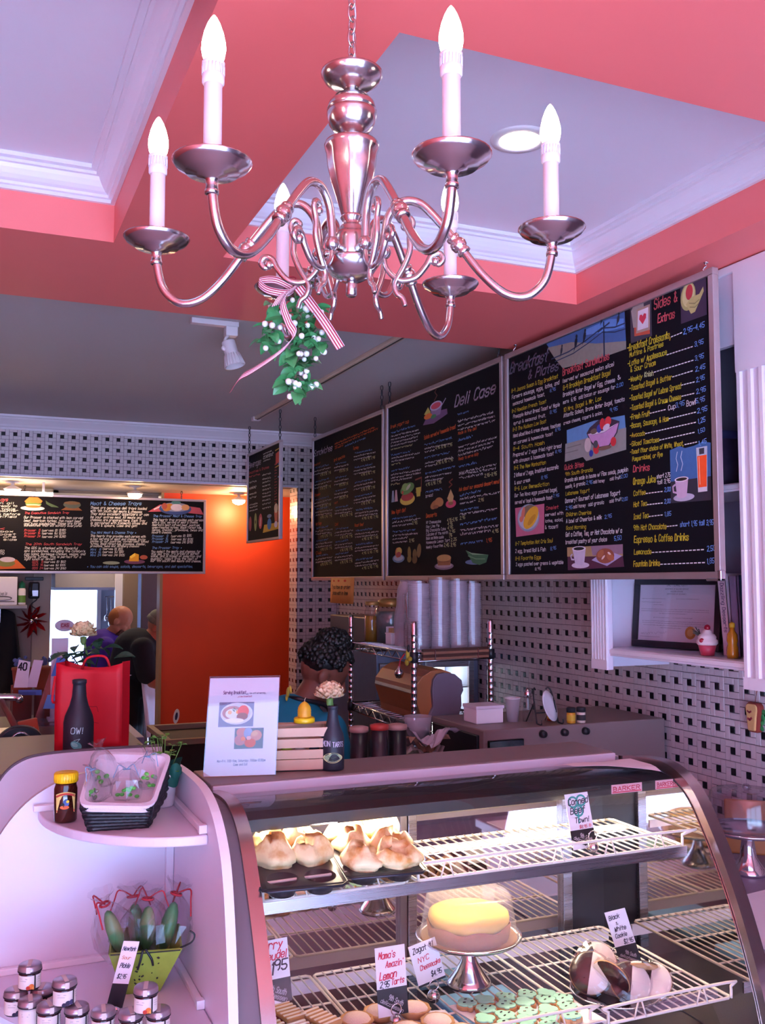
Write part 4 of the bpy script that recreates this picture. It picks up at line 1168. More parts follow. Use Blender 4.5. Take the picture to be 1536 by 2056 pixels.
# ------------------------------------------------------------------ ceiling lamps
m_lampw = EM('lamp_glow_white', (1, .86, .78), 14); m_lampo = EM('lamp_glow_warm', (1, .72, .42), 22)
m_fix = M('white_lamp_housing', 'D8CCCC', .4, 0, .03)
def lamp(name, loc, power, col, size=.06, spot=None, rot=None):
    l = bpy.data.lights.new(name, 'SPOT' if spot else 'POINT'); l.energy = power; l.color = col; l.shadow_soft_size = size
    if spot: l.spot_size = R(spot); l.spot_blend = .6
    o = bpy.data.objects.new(name, l); COL.objects.link(o); o.location = loc
    if rot: o.rotation_euler = rot
    return o
rl = thing('recessed_light', 'round recessed downlight glowing in the white coffer beside the chandelier', 'ceiling light', (1.30, 2.12, ZC))
obj(MB().lathe([(.052, ZC-.001), (.056, ZC-.006), (.075, ZC-.005), (.078, ZC), ], 36, (1.30, 2.12, 0)), 'trim_ring', m_fix, rl, True)
obj(MB().lathe([(.054, ZC-.002), (.03, ZC-.012), (0, ZC-.015)], 32, (1.30, 2.12, 0)), 'bulb', m_lampw, rl, True)
lamp('recessed_lamp', (1.30, 2.12, ZC-.04), 9, (1, .84, .74), .05, 130)
# track with its spotlight, partly behind the coral soffit
tk = thing('track_spotlight', 'white track spotlight with ribbed shade below the end of the coral soffit', 'spotlight', (.93, 3.82, ZR))
obj(MB().box(.795, 3.80, ZR-.022, .99, 3.835, ZR), 'track', m_fix, tk, bev=.003)
obj(MB().box(.935, 3.795, ZR-.06, .985, 3.84, ZR-.02), 'adapter', m_fix, tk, bev=.004)
obj(MB().tube(catmull([(.95, 3.815, ZR-.058), (.935, 3.81, ZR-.075), (.93, 3.8, ZR-.10), (.935, 3.8, ZR-.125)]), .006, 8).ball((.925, 3.79, ZR-.118), .011, 10, 7), 'bracket', m_fix, tk, True)
Mx = Matrix.Rotation(R(-14), 3, 'Y') @ Matrix.Rotation(R(-8), 3, 'X')
b = MB().lathe([(0, 0), (.026, 0), (.028, -.004), (.028, -.05), (.032, -.06), (.04, -.105), (.042, -.108), (.038, -.108), (.03, -.065), (0, -.06)], 32, (.945, 3.80, ZR-.085), Mx)
obj(b, 'shade', m_fix, tk, True)
b = MB()
for i in range(20):
    a = 2*PI*i/20; p = [Mx @ Vector((r*math.cos(a), r*math.sin(a), z)) + Vector((.945, 3.80, ZR-.085)) for r, z in ((.031, -.058), (.0415, -.107))]
    b.tube(p, .0022, 4)
obj(b, 'shade_rib', m_fix, tk, True)
tr = thing('ceiling_track', 'long bare white lighting track running back along the grey ceiling', 'lighting track', (1.68, 4.9, ZR))
obj(MB().box(1.662, 3.5, ZR-.02, 1.698, 6.0, ZR), 'rail', M('track_rail', 'BFA690', .4), tr, bev=.003)
obj(MB().box(1.676, 3.52, ZR-.0215, 1.684, 5.98, ZR-.0195), 'slot', m_dark, tk if False else tr)
obj(MB().box(1.655, 5.97, ZR-.024, 1.705, 6.02, ZR), 'end_cap', m_fix, tr, bev=.003)
def pass_lamp(loc, label, bright, wall):
    x, y, z = loc
    t = thing('pass_light', label, 'ceiling light', loc, 'lamps under the tiled header')
    obj(MB().lathe([(0, z), (.04, z), (.042, z-.006), (.04, z-.012), (.012, z-.014), (.012, z-.03), (0, z-.03)], 24, (x, y, 0)), 'canopy', m_fix, t, True)
    obj(MB().lathe([(.012, z-.028), (.02, z-.032), (.056, z-.05), (.058, z-.054), (.05, z-.058)], 24, (x, y, 0)), 'shade', m_fix, t, True)
    obj(MB().lathe([(.05, z-.056), (.045, z-.075), (.025, z-.088), (0, z-.092)], 24, (x, y, 0)), 'bulb', bright, t, True)
    lamp('pass_lamp', (x, y, z-.13), wall, (1, .62, .30), .05)
    return t
pass_lamp((1.885, 7.19, 2.378), 'small lamp glowing warm against the orange wall beside the narrow menu board', m_lampo, 14)
pass_lamp((1.07, 6.95, 2.378), 'small round lamp over the middle of the catering board', m_lampw, 4)
t = pass_lamp((.26, 6.95, 2.378), 'brightest ceiling lamp, at the left end of the tiled header, over the catering board', m_lampo, 9)
b = MB().box(.0, 6.93, 2.285, .52, 6.965, 2.31); obj(b, 'light_bar', m_lampw, t, bev=.004)
obj(MB().box(.05, 6.94, 2.31, .065, 6.955, 2.378).box(.45, 6.94, 2.31, .465, 6.955, 2.378), 'hanger', m_fix, t)
# ------------------------------------------------------------------ white wall unit with fluted pilasters
UX, UY0, UY1, UZ0 = 2.12, 1.98, 2.99, 1.385
wu = thing('wall_shelf_unit', 'white wall shelf unit with fluted pilasters on the tiled right wall', 'shelf unit', (2.29, 2.5, UZ0))
def pilaster(y0, y1, z0, z1, x=UX, par=wu):
    b = MB(); w = (y1-y0); n = 5; bw = w/(2*n+1)
    b.box(x, y0, z0, x+.022, y1, z1)
    o = obj(b, 'pilaster', m_lam, par, bev=.002)
    b = MB()
    zt = min(z1-.1, 2.33)
    for i in range(n+1):
        ya = y0+bw*2*i
        b.prism([(ya, 0), (ya+bw, 0), (ya+bw*.8, -.008), (ya+bw*.2, -.008)], z0+.035, zt, lambda a, c, z: (x+c, a, z))
    b.box(x-.008, y0, z0, x, y1, z0+.035).box(x-.008, y0, zt, x, y1, z1)
    obj(b, 'fluting', m_crown, o)
pilaster(2.893, 2.985, UZ0, 2.655); pilaster(1.985, 2.228, UZ0-.0, 2.655)
obj(MB().box(UX+.02, 2.955, UZ0+.005, XR-.006, 2.98, 2.655), 'side_panel', m_lam, wu, bev=.002)
obj(MB().box(UX+.02, 1.99, UZ0+.005, XR-.006, 2.015, 2.655), 'side_panel', m_lam, wu, bev=.002)
obj(MB().box(UX-.0, 2.228, 2.42, UX+.02, 2.893, 2.655), 'top_rail', m_lam, wu)
b = MB()
pts = [(2.893, 2.42)] + [(2.893-.10*(1-math.cos(t)), 2.42-.0-.0-.10*(1-math.sin(t))+.0) for t in [R(90*i/8) for i in range(9)]]
obj(MB().box(2.436, 2.228, 1.5, 2.443, 2.955, 2.655), 'back_panel', M('grey_lilac_panel', '8C8296', .5), wu)
for z in (1.462, 2.0):
    obj(MB().box(UX+.012, 2.02, z-.022, XR-.008, 2.952, z), 'shelf', m_lam, wu, bev=.003)
    obj(MB().box(UX+.004, 2.1, z-.018, UX+.012, 2.93, z-.004).box(UX+.008, 2.1, z-.026, UX+.013, 2.93, z-.018), 'shelf_edge', m_crown, wu, bev=.002)
obj(MB().box(UX-.006, 1.97, 2.64, XR-.006, 3.0, ZS-.003), 'cap', m_crown, wu, bev=.004)
obj(MB().box(UX-.003, 1.981, 2.36, UX+.0, 2.232, 2.62), 'pilaster_block', m_lam, wu)
# certificate in a black frame
cf = thing('framed_certificate', 'certificate with a gold seal in a black frame on the white wall shelf', 'framed certificate', (2.36, 2.78, 1.463))
O = Vector((2.268, 2.946, 1.4645)); O2 = Vector((2.34, 2.572, 1.4645)); U = (O2-O); W = U.length; U.normalize()
tl = R(7); Vv = Vector((math.sin(tl)*-U.y*-1, 0, 1)); Vv = (Vector((.10, .02, 1))).normalized(); Nn = U.cross(Vv).normalized()
fc2 = lambda u, v, d: tuple(O + U*u + Vv*v + Nn*d)
H = .25; fw = .024
for u0, v0, u1, v1 in ((0, 0, W, fw), (0, H-fw, W, H), (0, fw, fw, H-fw), (W-fw, fw, W, H-fw)):
    obj(MB().prism([(u0, v0), (u1, v0), (u1, v1), (u0, v1)], -.012, .008, fc2), 'frame_rail', m_dark, cf, bev=.002)
obj(MB().prism([(fw*.8, fw*.8), (W-fw*.8, fw*.8), (W-fw*.8, H-fw*.8), (fw*.8, H-fw*.8)], -.006, 0, fc2), 'certificate_sheet', m_paper, cf)
m_ink = M('grey_print_ink', '6A6274', .8); b = MB()
def tx(s, v, h, u=None, L=None, al='c'): text(b, s, (W/2 if u is None else u, v), L, h, fc2, .1, .13, 0, 0, .001, al)
tx('SALT LAKE CITY', .222, .009); tx('DEPARTMENT OF BUILDING SERVICES', .209, .0045); tx('BUILDING DIVISION', .2, .0045); tx('CERTIFICATE OF OCCUPANCY', .191, .0048)
iw = W-2*fw
for v, u0, u1 in ((.175, .03, .36), (.175, .5, .8), (.162, .03, .30), (.153, .2, .33), (.137, .03, .92), (.130, .03, .92), (.122, .28, .64), (.107, .2, .42), (.107, .46, .72), (.094, .05, .9), (.087, .05, .9), (.079, .07, .88), (.071, .3, .58)):
    scribble(b, (fw+iw*u0, v), iw*(u1-u0), .0032, fc2, 0, .2, .001)
scribble(b, (fw+iw*.04, .045), iw*.36, .012, fc2, .06, .05, .001); stroke(b, [(fw+iw*.03, .038), (fw+iw*.3, .038)], .0004, fc2, .001)
obj(b, 'print', m_ink, cf)
b = MB(); pts = []
for i in range(48): a = 2*PI*i/48; r = .0215+(.0015 if i % 2 else 0); pts.append((fw+iw*.70+r*math.cos(a), .058+r*math.sin(a)))
b.prism(pts, .0002, .0016, fc2); obj(b, 'gold_seal', M('gold_foil', 'E0A850', .35, .5), cf)
b = MB().prism(ell(fw+iw*.70, .058, .013, .013, 0, 24), .0016, .0022, fc2); obj(b, 'seal_emblem', M('gold_foil_light', 'F0C878', .4, .5), cf)
b = MB().prism([(fw*.8, fw*.8), (W-fw*.8, fw*.8), (W-fw*.8, H-fw*.8), (fw*.8, H-fw*.8)], .003, .004, fc2); obj(b, 'glazing', m_glass, cf)
# books and ornaments
def book(y0, y1, h, d, col, label, tilt, txt=None, tcol='463A5C', x=2.245):
    t = thing('book', label, 'book', (x+d/2, (y0+y1)/2, 1.4635), 'books on the white wall shelf')
    Mt = Matrix.Translation((x, y1, 1.4635)) @ Matrix.Rotation(tilt, 4, 'X')
    w = y1-y0; cov = flat(col)
    b = MB().box(0, -w, 0, d, -w+.003, h, Mt).box(0, -.003, 0, d, 0, h, Mt).box(0, -w, 0, .003, 0, h, Mt); obj(b, 'cover', cov, t)
    obj(MB().box(.006, -w+.003, .004, d-.004, -.003, h-.004, Mt), 'pages', M('page_block', 'DCD2C8', .8), t)
    if txt:
        fn = lambda u, v, dd: tuple(Mt @ Vector((-.0002-dd, -v, h-u)))
        b = MB(); text(b, txt, (.03, w*.35), h*.6, w*.42, fn, .1, .13, 0, 0, .0004); obj(b, 'spine_lettering', flat(tcol), t)
    return t
book(2.415, 2.452, .262, .16, 'D8C8D4', 'tall white cookbook leaning beside the certificate', R(-5), 'Dazzling Desserts', '5A4A78')
book(2.374, 2.408, .255, .16, '8C7C9C', 'grey-lilac book between the white book and the blue book', R(-3))
book(2.330, 2.367, .258, .17, '24486E', 'dark blue book next to the pilaster', R(-2))
cp = thing('cupcake_ornament', 'red and white cupcake ornament at the foot of the white book', 'ornament', (2.2, 2.475, 1.463))
o = (2.2, 2.475, 1.463)
b = MB(); 
prof = [(0, 0), (.02, 0), (.0275, .034)]
b.lathe([(0, .0005), (.021, .0005), (.029, .036), (0, .036)], 20, o); obj(b, 'cup', M('red_foil', 'C04058', .35), cp, True)
obj(MB().lathe([(.029, .034), (.034, .04), (.033, .05), (.028, .054), (.029, .06), (.024, .068), (.016, .072), (.015, .079), (.006, .086), (0, .087)], 20, o), 'frosting', M('white_frosting', 'E8D8D8', .5), cp, True)
obj(MB().ball((2.199, 2.472, 1.463+.09), .010, 12, 8).ball((2.172, 2.468, 1.512), .008, 10, 7), 'cherry', M('cherry_red', 'A01830', .25), cp, True)
b = MB()
for i in range(7): b.tube([(2.185, 2.487, 1.525), (2.168+.004*i, 2.505+.005*(i % 3), 1.535+.006*(i % 4))], .0018, 5)
obj(b, 'sprig', M('dark_sprig', '3A3A34', .7), cp)
hb = thing('honey_dipper_bottle', 'small amber bottle in front of the dark blue book', 'bottle', (2.19, 2.352, 1.463))
obj(MB().lathe([(0, .0005), (.016, .001), (.018, .012), (.017, .035), (.014, .045), (.017, .055), (.015, .075), (.008, .085), (.007, .095), (0, .096)], 18, (2.19, 2.352, 1.463)), 'body', M('amber_syrup', 'B87818', .2), hb, True)
obj(MB().lathe([(0, .095), (.009, .0955), (.009, .108), (.004, .112), (0, .113)], 14, (2.19, 2.352, 1.463)), 'cap', M('yellow_cap', 'C8A020', .4), hb, True)
jr = thing('picture_tin', 'dark collage-printed tin on the upper shelf of the white wall unit', 'tin', (2.3, 2.52, 2.0))
obj(MB().lathe([(0, 2.0005), (.088, 2.001), (.09, 2.004), (.09, 2.17), (0, 2.17)], 32, (2.3, 2.52, 0)), 'body', M('collage_print', '4A3E58', .4, 0, .6, 22), jr, True)
obj(MB().lathe([(.09, 2.168), (.093, 2.168), (.093, 2.192), (.088, 2.196), (0, 2.197)], 32, (2.3, 2.52, 0)), 'lid', M('tin_lid_blue', '3A3A66', .35), jr, True)
fnj = lambda u, v, d: (2.3-(.0908+d)*math.cos(u), 2.52-(.0908+d)*math.sin(u), v)
rr = random.Random(4); its = []
for i in range(16):
    u, v = rr.uniform(-.9, 1.0), rr.uniform(2.02, 2.14); a = rr.uniform(0, PI); hx, hy = rr.uniform(.08, .2), rr.uniform(.006, .012); its.append((rr.choice(['B88C94', '8C4858', 'C8B0B8', '6A5A88', 'A8604C']), ell(u, v, hx, hy, a*.15, 10)))
drawing(jr, fnj, its, 'printed pictures', 'print')
# bread slice plush on the tiles
bo = thing('bread_ornament', 'stuffed bread-slice ornament hanging on the tiled wall under the white unit', 'ornament', (2.435, 2.50, 1.195))
poly = [(-.02, 0), (.02, 0), (.026, .05), (.031, .075), (.03, .09), (.02, .098), (-.02, .098), (-.03, .09), (-.031, .075), (-.026, .05)]
fo = lambda u, v, d: (2.43-d, 2.513-u, 1.20+v)
obj(MB().prism(poly, -.012, .014, fo), 'crust', M('red_brown_felt', '8C3024', .9), bo, bev=.006)
obj(MB().prism([(x*.8, .006+y*.9) for x, y in poly], .012, .02, fo), 'crumb', M('bread_felt', 'D8A468', .95, 0, .08, 60, .3), bo, bev=.004)
b = MB(); stroke(b, [(-.014, .07), (-.006, .066), (.002, .07)], .003, fo, .0206); stroke(b, [(-.012, .045), (-.004, .042), (.003, .048)], .004, fo, .0206); obj(b, 'stitching', flat('9C2838'), bo)
obj(MB().tube([(2.43, 2.513, 1.295), (2.438, 2.513, 1.33), (2.444, 2.513, 1.345)], .0012, 5), 'hanging_loop', flat('7A3A2A'), bo)
for q in range(3): pass
b = MB()
for q in range(4):
    M4 = Matrix.Rotation(q*1.2, 3, 'X'); b.ball((2.432, 2.478+.004*q, 1.27-.018*q), (.004, .014, .009), 8, 5, M4)
obj(b, 'felt_leaf', M('green_felt', '2E7A3C', .9), bo, True)
# ------------------------------------------------------------------ curved glass display case
CXL, CXR = .528, 1.742
cprof = [(p.x, p.y) for p in catmull([(2.285, 1.199, 0), (2.17, 1.213, 0), (2.08, 1.21, 0), (2.0, 1.172, 0), (1.935, 1.09, 0), (1.872, .985, 0), (1.82, .875, 0), (1.768, .735, 0), (1.735, .6, 0)], 5)]
def offs(k):
    o = []
    for i, (y, z) in enumerate(cprof):
        a = cprof[max(0, i-1)]; c = cprof[min(len(cprof)-1, i+1)]; ty, tz = c[0]-a[0], c[1]-a[1]; l = math.hypot(ty, tz)
        o.append((y+tz/l*k, z-ty/l*k))
    return o
dc = thing('display_case', 'curved glass pastry display case with lit wire shelves', 'display case', (1.13, 2.1, 0))
m_taupe = M('taupe_laminate', '806A68', .45, 0, .04, 12); m_mirror = M('mirror', 'DCD4D0', .03, 1, 0)
m_endg = M('dark_grey_end_panel', '6C5A60', .45, 0, .05, 12)
yz = lambda x: (lambda a, c, d: (x+d, a, c))
obj(MB().box(CXL, 1.74, .06, CXR, 2.44, .6).box(CXL+.03, 1.8, 0, CXR-.03, 2.42, .06), 'base', m_lam, dc, bev=.004)
obj(MB().box(.56, 1.79, .60, 1.70, 2.40, .612), 'deck', m_dark, dc)
o1 = offs(.004)
poly = o1 + [(2.44, .3), (2.44, 1.195)]
obj(MB().prism([(y, z) for y, z in [(1.74, .3)]+o1[::-1]+[(2.44, 1.199), (2.44, .3)]], 0, .04, yz(.488)), 'end_panel', m_endg, dc)
obj(MB().prism([(1.74, .3)]+o1[::-1]+[(2.44, 1.199), (2.44, .3)], 0, .012, yz(1.722)), 'end_panel', m_lam, dc)
oo, oi = offs(.012), offs(-.014)
for x0, x1 in ((.528, .557), (1.704, 1.740)):
    b = MB(); n = len(oo)
    vs = [(x, y, z) for pr in ((x0, oo), (x1, oo), (x1, oi), (x0, oi)) for x in (pr[0],) for y, z in pr[1]]
    fs = [(c*n+i, c*n+i+1, ((c+1) % 4)*n+i+1, ((c+1) % 4)*n+i) for c in range(4) for i in range(n-1)]
    b.add(vs, fs); obj(b, 'curved_trim', brushed('brushed_trim', 'A88C88', .26, 'X', 300), dc, True) if False else auto_smooth(obj(b, 'curved_trim', M('satin_trim', 'B09490', .24, .95, .03, 8), dc), 40)
b = MB(); b.strip([(.557, y, z) for y, z in cprof], [(1.704, y, z) for y, z in cprof])
obj(b, 'curved_glass', GL('case_glass', 'f8f8f6', .04, .01, 1.3), dc, True)
b = MB().box(.540, 2.292, 1.199, 1.692, 2.482, 1.222); obj(b, 'top_slab', m_taupe, dc, bev=.003)
obj(MB().box(.545, 2.283, 1.192, 1.692, 2.292, 1.219), 'slab_lip', m_lam, dc, bev=.002)
obj(MB().box(.49, 2.30, 1.16, .541, 2.48, 1.218), 'slab_end', m_endg, dc, bev=.003)
m_hood = M('dark_brown_hood', '1E1416', .45, 0, .1, 20)
obj(MB().prism([(2.055, 1.165), (2.064, 1.165), (2.068, 1.179), (2.36, 1.186), (2.36, 1.195), (2.2, 1.2), (2.1, 1.198), (2.055, 1.190)], 0, 1.147, yz(.557)), 'light_hood', m_hood, dc)
m_tube = EM('case_tube_glow', (1, .82, .60), 150)
obj(MB().tube([(.6, 2.085, 1.169), (1.66, 2.085, 1.169)], .0085, 12), 'light_tube', m_tube, dc, True)
obj(MB().box(.575, 2.074, 1.160, .6, 2.096, 1.182).box(1.66, 2.074, 1.160, 1.685, 2.096, 1.182), 'tube_holder', m_lam, dc)
obj(MB().tube([(.6, 2.31, .99), (1.5, 2.31, .99)], .004, 6), 'door_rail', m_steel, dc) if False else None
# sliding doors at the back: mirrored inside
for x0, x1 in ((.56, 1.057), (1.10, 1.56)):
    obj(MB().box(x0, 2.362, .612, x1, 2.37, 1.186), 'sliding_door', m_mirror, dc)
for x0, x1 in ((1.055, 1.075), (1.078, 1.103), (1.555, 1.585)):
    obj(MB().box(x0, 2.346, .612, x1, 2.372, 1.186), 'door_stile', m_steelv if x0 < 1.06 else m_steel, dc, bev=.002)
obj(MB().box(1.585, 2.36, .612, 1.704, 2.375, 1.186), 'dark_gap_sheet', m_dark, dc)  # dark sheet standing in for the shade of the open gap
obj(MB().box(.557, 2.335, 1.075, 1.56, 2.345, 1.10), 'door_track', m_steel, dc, bev=.002) if False else None
mp = [(1.775, .615)]+[(y, z) for y, z in offs(-.016)[::-1] if z > .63]+[(2.36, 1.186), (2.36, .615)]
obj(MB().prism(mp, 0, .004, yz(1.7)), 'end_mirror', m_mirror, dc)
obj(MB().prism(mp, 0, .004, yz(.556)), 'end_liner', m_lam, dc)
def rod(b, p, q, r): b.tube([p, q], r, 5)
def wire_shelf(x0, x1, y0, y1, z, rail=True, step=.024):
    s = obj(MB().tube([(x0+.008, y0, z), (x1-.008, y0, z), (x1, y0+.008, z), (x1, y1-.008, z), (x1-.008, y1, z), (x0+.008, y1, z), (x0, y1-.008, z), (x0, y0+.008, z)], .0036, 6, closed=True), 'wire_shelf', m_wire, dc, True)
    n = int((x1-x0)/step)
    me = None
    for i in range(1, n):
        x = x0+(x1-x0)*i/n
        if me is None:
            b = MB(); rod(b, (x, y0, z+.003), (x, y1, z+.003), .0021); w = obj(b, 'shelf_wire', m_wire, s, True); me = w.data; xa = x
        else:
            w = bpy.data.objects.new('shelf_wire', me); COL.objects.link(w); w.parent = s; w.location = (x-xa, 0, 0)
    for y in (y0+(y1-y0)*.33, y0+(y1-y0)*.66):
        b = MB(); rod(b, (x0, y, z), (x1, y, z), .0028); obj(b, 'cross_wire', m_wire, s, True)
    if rail:
        zt = z+.036
        b = MB().tube(catmull([(x0+.002, y0-.002, z), (x0+.002, y0-.002, zt-.01), (x0+.012, y0-.002, zt), (x1-.012, y0-.002, zt), (x1-.002, y0-.002, zt-.01), (x1-.002, y0-.002, z)], 3), .0034, 6)
        obj(b, 'guard_rail', m_wire, s, True)
        k = max(2, int((x1-x0)/.13))
        for i in range(k):
            xc = x0+(x1-x0)*(i+.5)/k
            b = MB(); rod(b, (xc-.016, y0-.002, z), (xc-.004, y0-.002, zt), .0021); rod(b, (xc+.016, y0-.002, z), (xc+.004, y0-.002, zt), .0021)
            obj(b, 'rail_strut', m_wire, s, True)
    return s
Z1, Z2 = 1.052, .745
wire_shelf(.568, .893, 1.95, 2.235, Z1); wire_shelf(.917, 1.64, 1.95, 2.235, Z1)
obj(MB().box(.562, 1.956, Z1-.03, 1.66, 1.962, Z1-.005), 'shelf_bar', m_steel, dc); obj(MB().box(.562, 2.2, Z1-.025, 1.66, 2.206, Z1-.005), 'shelf_bar', m_lam, dc)
wire_shelf(.562, .79, 1.82, 2.30, Z2); wire_shelf(.80, 1.27, 1.82, 2.30, Z2); wire_shelf(1.30, 1.645, 1.80, 2.30, Z2)
obj(MB().box(.562, 2.285, Z2-.035, 1.66, 2.292, Z2-.004), 'shelf_bar', m_lam, dc); obj(MB().box(.562, 1.86, Z2-.03, 1.66, 1.866, Z2-.004), 'shelf_bar', m_steel, dc)
# maker's plate on the hood; the second partly stands in for its mirror reflection
fh = lambda u, v, d: (u, 2.0548-d, v)
for x0, k in ((1.508, 1.25), (1.645, .75)):
    b = MB().prism([(x0, 1.1665), (x0+.075*k, 1.1665), (x0+.075*k, 1.1885), (x0, 1.1885)], 0, .0015, fh); pl = obj(b, 'maker_plate', M('pink_plate', 'D8A0AC', .4), dc)
    b = MB(); text(b, 'BARKER', (x0+.005, 1.173), .065*k, .010, fh, 0, .22, 0, 0, .002); stroke(b, [(x0+.003, 1.1695), (x0+.072*k, 1.1695)], .0015, fh, .002); obj(b, 'lettering', flat('B82840'), pl)

# ---- what lies in the case
def muffin_pan(loc, rot, label, empt):
    x0, y0, z0 = loc
    t = thing('muffin_pan', label, 'muffin pan', (0, 0, 0), 'muffin pans on the upper case shelf')
    cw, cl, zt = .079, .079, .031; r0, r1 = .034, .026
    plate = MB(); cups = MB()
    for i in range(2):
        for j in range(3):
            cx_, cy_ = (i-.5)*cw, (j-1)*cl; n = 24; ring = []; sq = []
            for k in range(n):
                a = 2*PI*k/n; c, s = math.cos(a), math.sin(a); m = max(abs(c), abs(s))
                ring.append((cx_+r0*c, cy_+r0*s, zt)); sq.append((cx_+cw/2*c/m, cy_+cl/2*s/m, zt))
            plate.add(ring+sq, [(k, n+k, n+(k+1) % n, (k+1) % n) for k in range(n)])
    W, L = .09, .1285
    edge = [(-cw, -cl*1.5), (cw, -cl*1.5), (cw, cl*1.5), (-cw, cl*1.5)]; rim = [(-W, -L), (W, -L), (W, L), (-W, L)]
    plate.add([q+(zt,) for q in edge]+[q+(zt-.002,) for q in rim], [(k, 4+k, 4+(k+1) % 4, (k+1) % 4) for k in range(4)])
    p = obj(plate, 'tray_plate', m_pan, t)
    obj(MB().tube([q+(zt-.003,) for q in ((-W+.015, -L), (W-.015, -L), (W, -L+.015), (W, L-.015), (W-.015, L), (-W+.015, L), (-W, L-.015), (-W, -L+.015))], .0032, 6, closed=True), 'rolled_rim', m_pan, t, True)
    for i in range(2):
        for j in range(3):
            b = MB().lathe([(0, .002), (r1, .002), (r0, zt)], 24, ((i-.5)*cw, (j-1)*cl, 0)); obj(b, 'cup', m_pan, t, True, solid=.0012)
    t.location = (x0, y0, z0+.015); t.rotation_euler = (R(7), 0, rot)
    return t
m_pan = M('dark_baking_steel', '3A3840', .38, .6, .15, 40)
muffin_pan((.657, 2.02, Z1+.006), R(-6), 'six-cup muffin pan with two empty front cups and four popovers', 1)
muffin_pan((.843, 2.035, Z1+.006), R(-6), 'six-cup muffin pan filled with popovers, right of the half-empty pan', 0)
def popover_mat():
    m = M('golden_popover', 'D89C50', .6, 0, .1, 30, .3, 90); nt = m.node_tree; b = nt.nodes['Principled BSDF']
    tc = nt.nodes.new('ShaderNodeTexCoord'); no = nt.nodes.new('ShaderNodeTexNoise'); no.inputs['Scale'].default_value = 26; no.inputs['Detail'].default_value = 5
    rp = nt.nodes.new('ShaderNodeValToRGB'); rp.color_ramp.elements[0].color = lin('D2944A'); rp.color_ramp.elements[0].position = .36; rp.color_ramp.elements[1].color = lin('FCE8B0'); rp.color_ramp.elements[1].position = .56
    nt.links.new(tc.outputs['Object'], no.inputs['Vector']); nt.links.new(no.outputs['Fac'], rp.inputs[0]); nt.links.new(rp.outputs[0], b.inputs['Base Color'])
    return m
m_pop = popover_mat()
rp_ = random.Random(3); protos = []
for v in range(4):
    b = MB(); nu, nv = 22, 14; ph = [rp_.uniform(0, 6) for _ in range(6)]; vs = []; fs = []
    for j in range(nv+1):
        s = j/nv
        for i in range(nu):
            a = 2*PI*i/nu
            if s < .35: r = .031+.006*s/.35; z = -.012+.018*s/.35
            else:
                q = (s-.35)/.65; r = .044*math.cos(q*PI/2)**.48*(1+.07*math.sin(q*7)); z = .006+.031*math.sin(q*PI/2)**.85
            k = 1+.12*math.sin(3*a+ph[0]+2*s)+.09*math.sin(5*a+ph[1]-3*s)+.05*math.sin(9*a+ph[5]+9*s)*s
            lean = max(0, s-.3)
            vs.append((r*k*math.cos(a)+.02*lean*math.cos(ph[2]), r*k*math.sin(a)+.02*lean*math.sin(ph[2]), z*(1+lean*(.5*math.sin(a+ph[3])+.35*math.sin(3*a+ph[4])+.22*math.sin(7*a+ph[5])+.3*math.sin(13*s+ph[1])))))
    for j in range(nv):
        for i in range(nu): fs.append((j*nu+i, j*nu+(i+1) % nu, (j+1)*nu+(i+1) % nu, (j+1)*nu+i))
    fs.append(tuple(nv*nu+i for i in range(nu))); fs.append(tuple(range(nu-1, -1, -1)))
    b.add(vs, fs); me = MB(); protos.append(b)
names = {0: ['back left popover of the half-empty pan', 'back right popover of the half-empty pan', 'middle left popover of the half-empty pan, by the empty cups', 'middle right popover of the half-empty pan, by the empty cups'],
         1: ['front left popover of the full pan', 'pointed front right popover of the full pan', 'middle left popover of the full pan', 'middle right popover of the full pan', 'back left popover of the full pan', 'back right popover of the full pan']}
pm = [None]*4
k = 0
for pan, (px_, py_) in enumerate(((.657, 2.02), (.843, 2.035))):
    spots = [(-1, 1), (1, 1), (-1, 0), (1, 0)] if pan == 0 else [(-1, -1), (1, -1), (-1, 0), (1, 0), (-1, 1), (1, 1)]
    for s, lb in zip(spots, names[pan]):
        x, y = s[0]*.0395, s[1]*.079; c_, s_ = math.cos(R(-6)), math.sin(R(-6))
        v = k % 4; k += 1
        if pm[v] is None:
            o = obj(protos[v], 'popover', m_pop, None, True); pm[v] = o.data
        else:
            o = bpy.data.objects.new('popover', pm[v]); COL.objects.link(o)
        o.location = (px_+x*c_-y*s_, py_+x*s_+y*c_, Z1+.051+y*.122); o.rotation_euler = (0, 0, rp_.uniform(0, 6)); sc = rp_.uniform(.92, 1.08); o.scale = (sc, sc, sc*rp_.uniform(.95, 1.1))
        tag(o, 'golden baked ' + lb, 'popover', 'popovers in the muffin pans')
# cheesecake on its stand
m_dome = MILK('frosted_clear_dome', 'E8DCDC', .75)
cs = thing('cake_stand', 'chrome cake stand with a clear dome, inside the display case', 'cake stand', (1.115, 2.085, Z2+.007))
o = (1.115, 2.085, Z2+.007)
obj(MB().lathe([(0, 0), (.052, 0), (.053, .006), (.05, .012), (.043, .02), (.032, .035), (.02, .055), (.014, .078), (.013, .09), (.018, .098), (.022, .102), (0, .103)], 36, o), 'foot', m_chrome, cs, True)
obj(MB().lathe([(0, .101), (.03, .102), (.09, .104), (.118, .108), (.126, .116), (.1245, .119), (.114, .113), (.06, .109), (0, .109)], 48, o), 'plate', m_chrome, cs, True)
obj(MB().lathe([(.117, .114), (.119, .118), (.115, .121), (.101, .205), (.095, .213), (.03, .2165), (0, .2165)], 40, o), 'dome', m_dome, cs, True)
ck = thing('cheesecake', 'round yellow cheesecake with brown crust under the dome', 'cake', (1.115, 2.085, Z2+.117))
o = (1.115, 2.085, Z2+.1172)
b = MB(); vs = []; n = 56
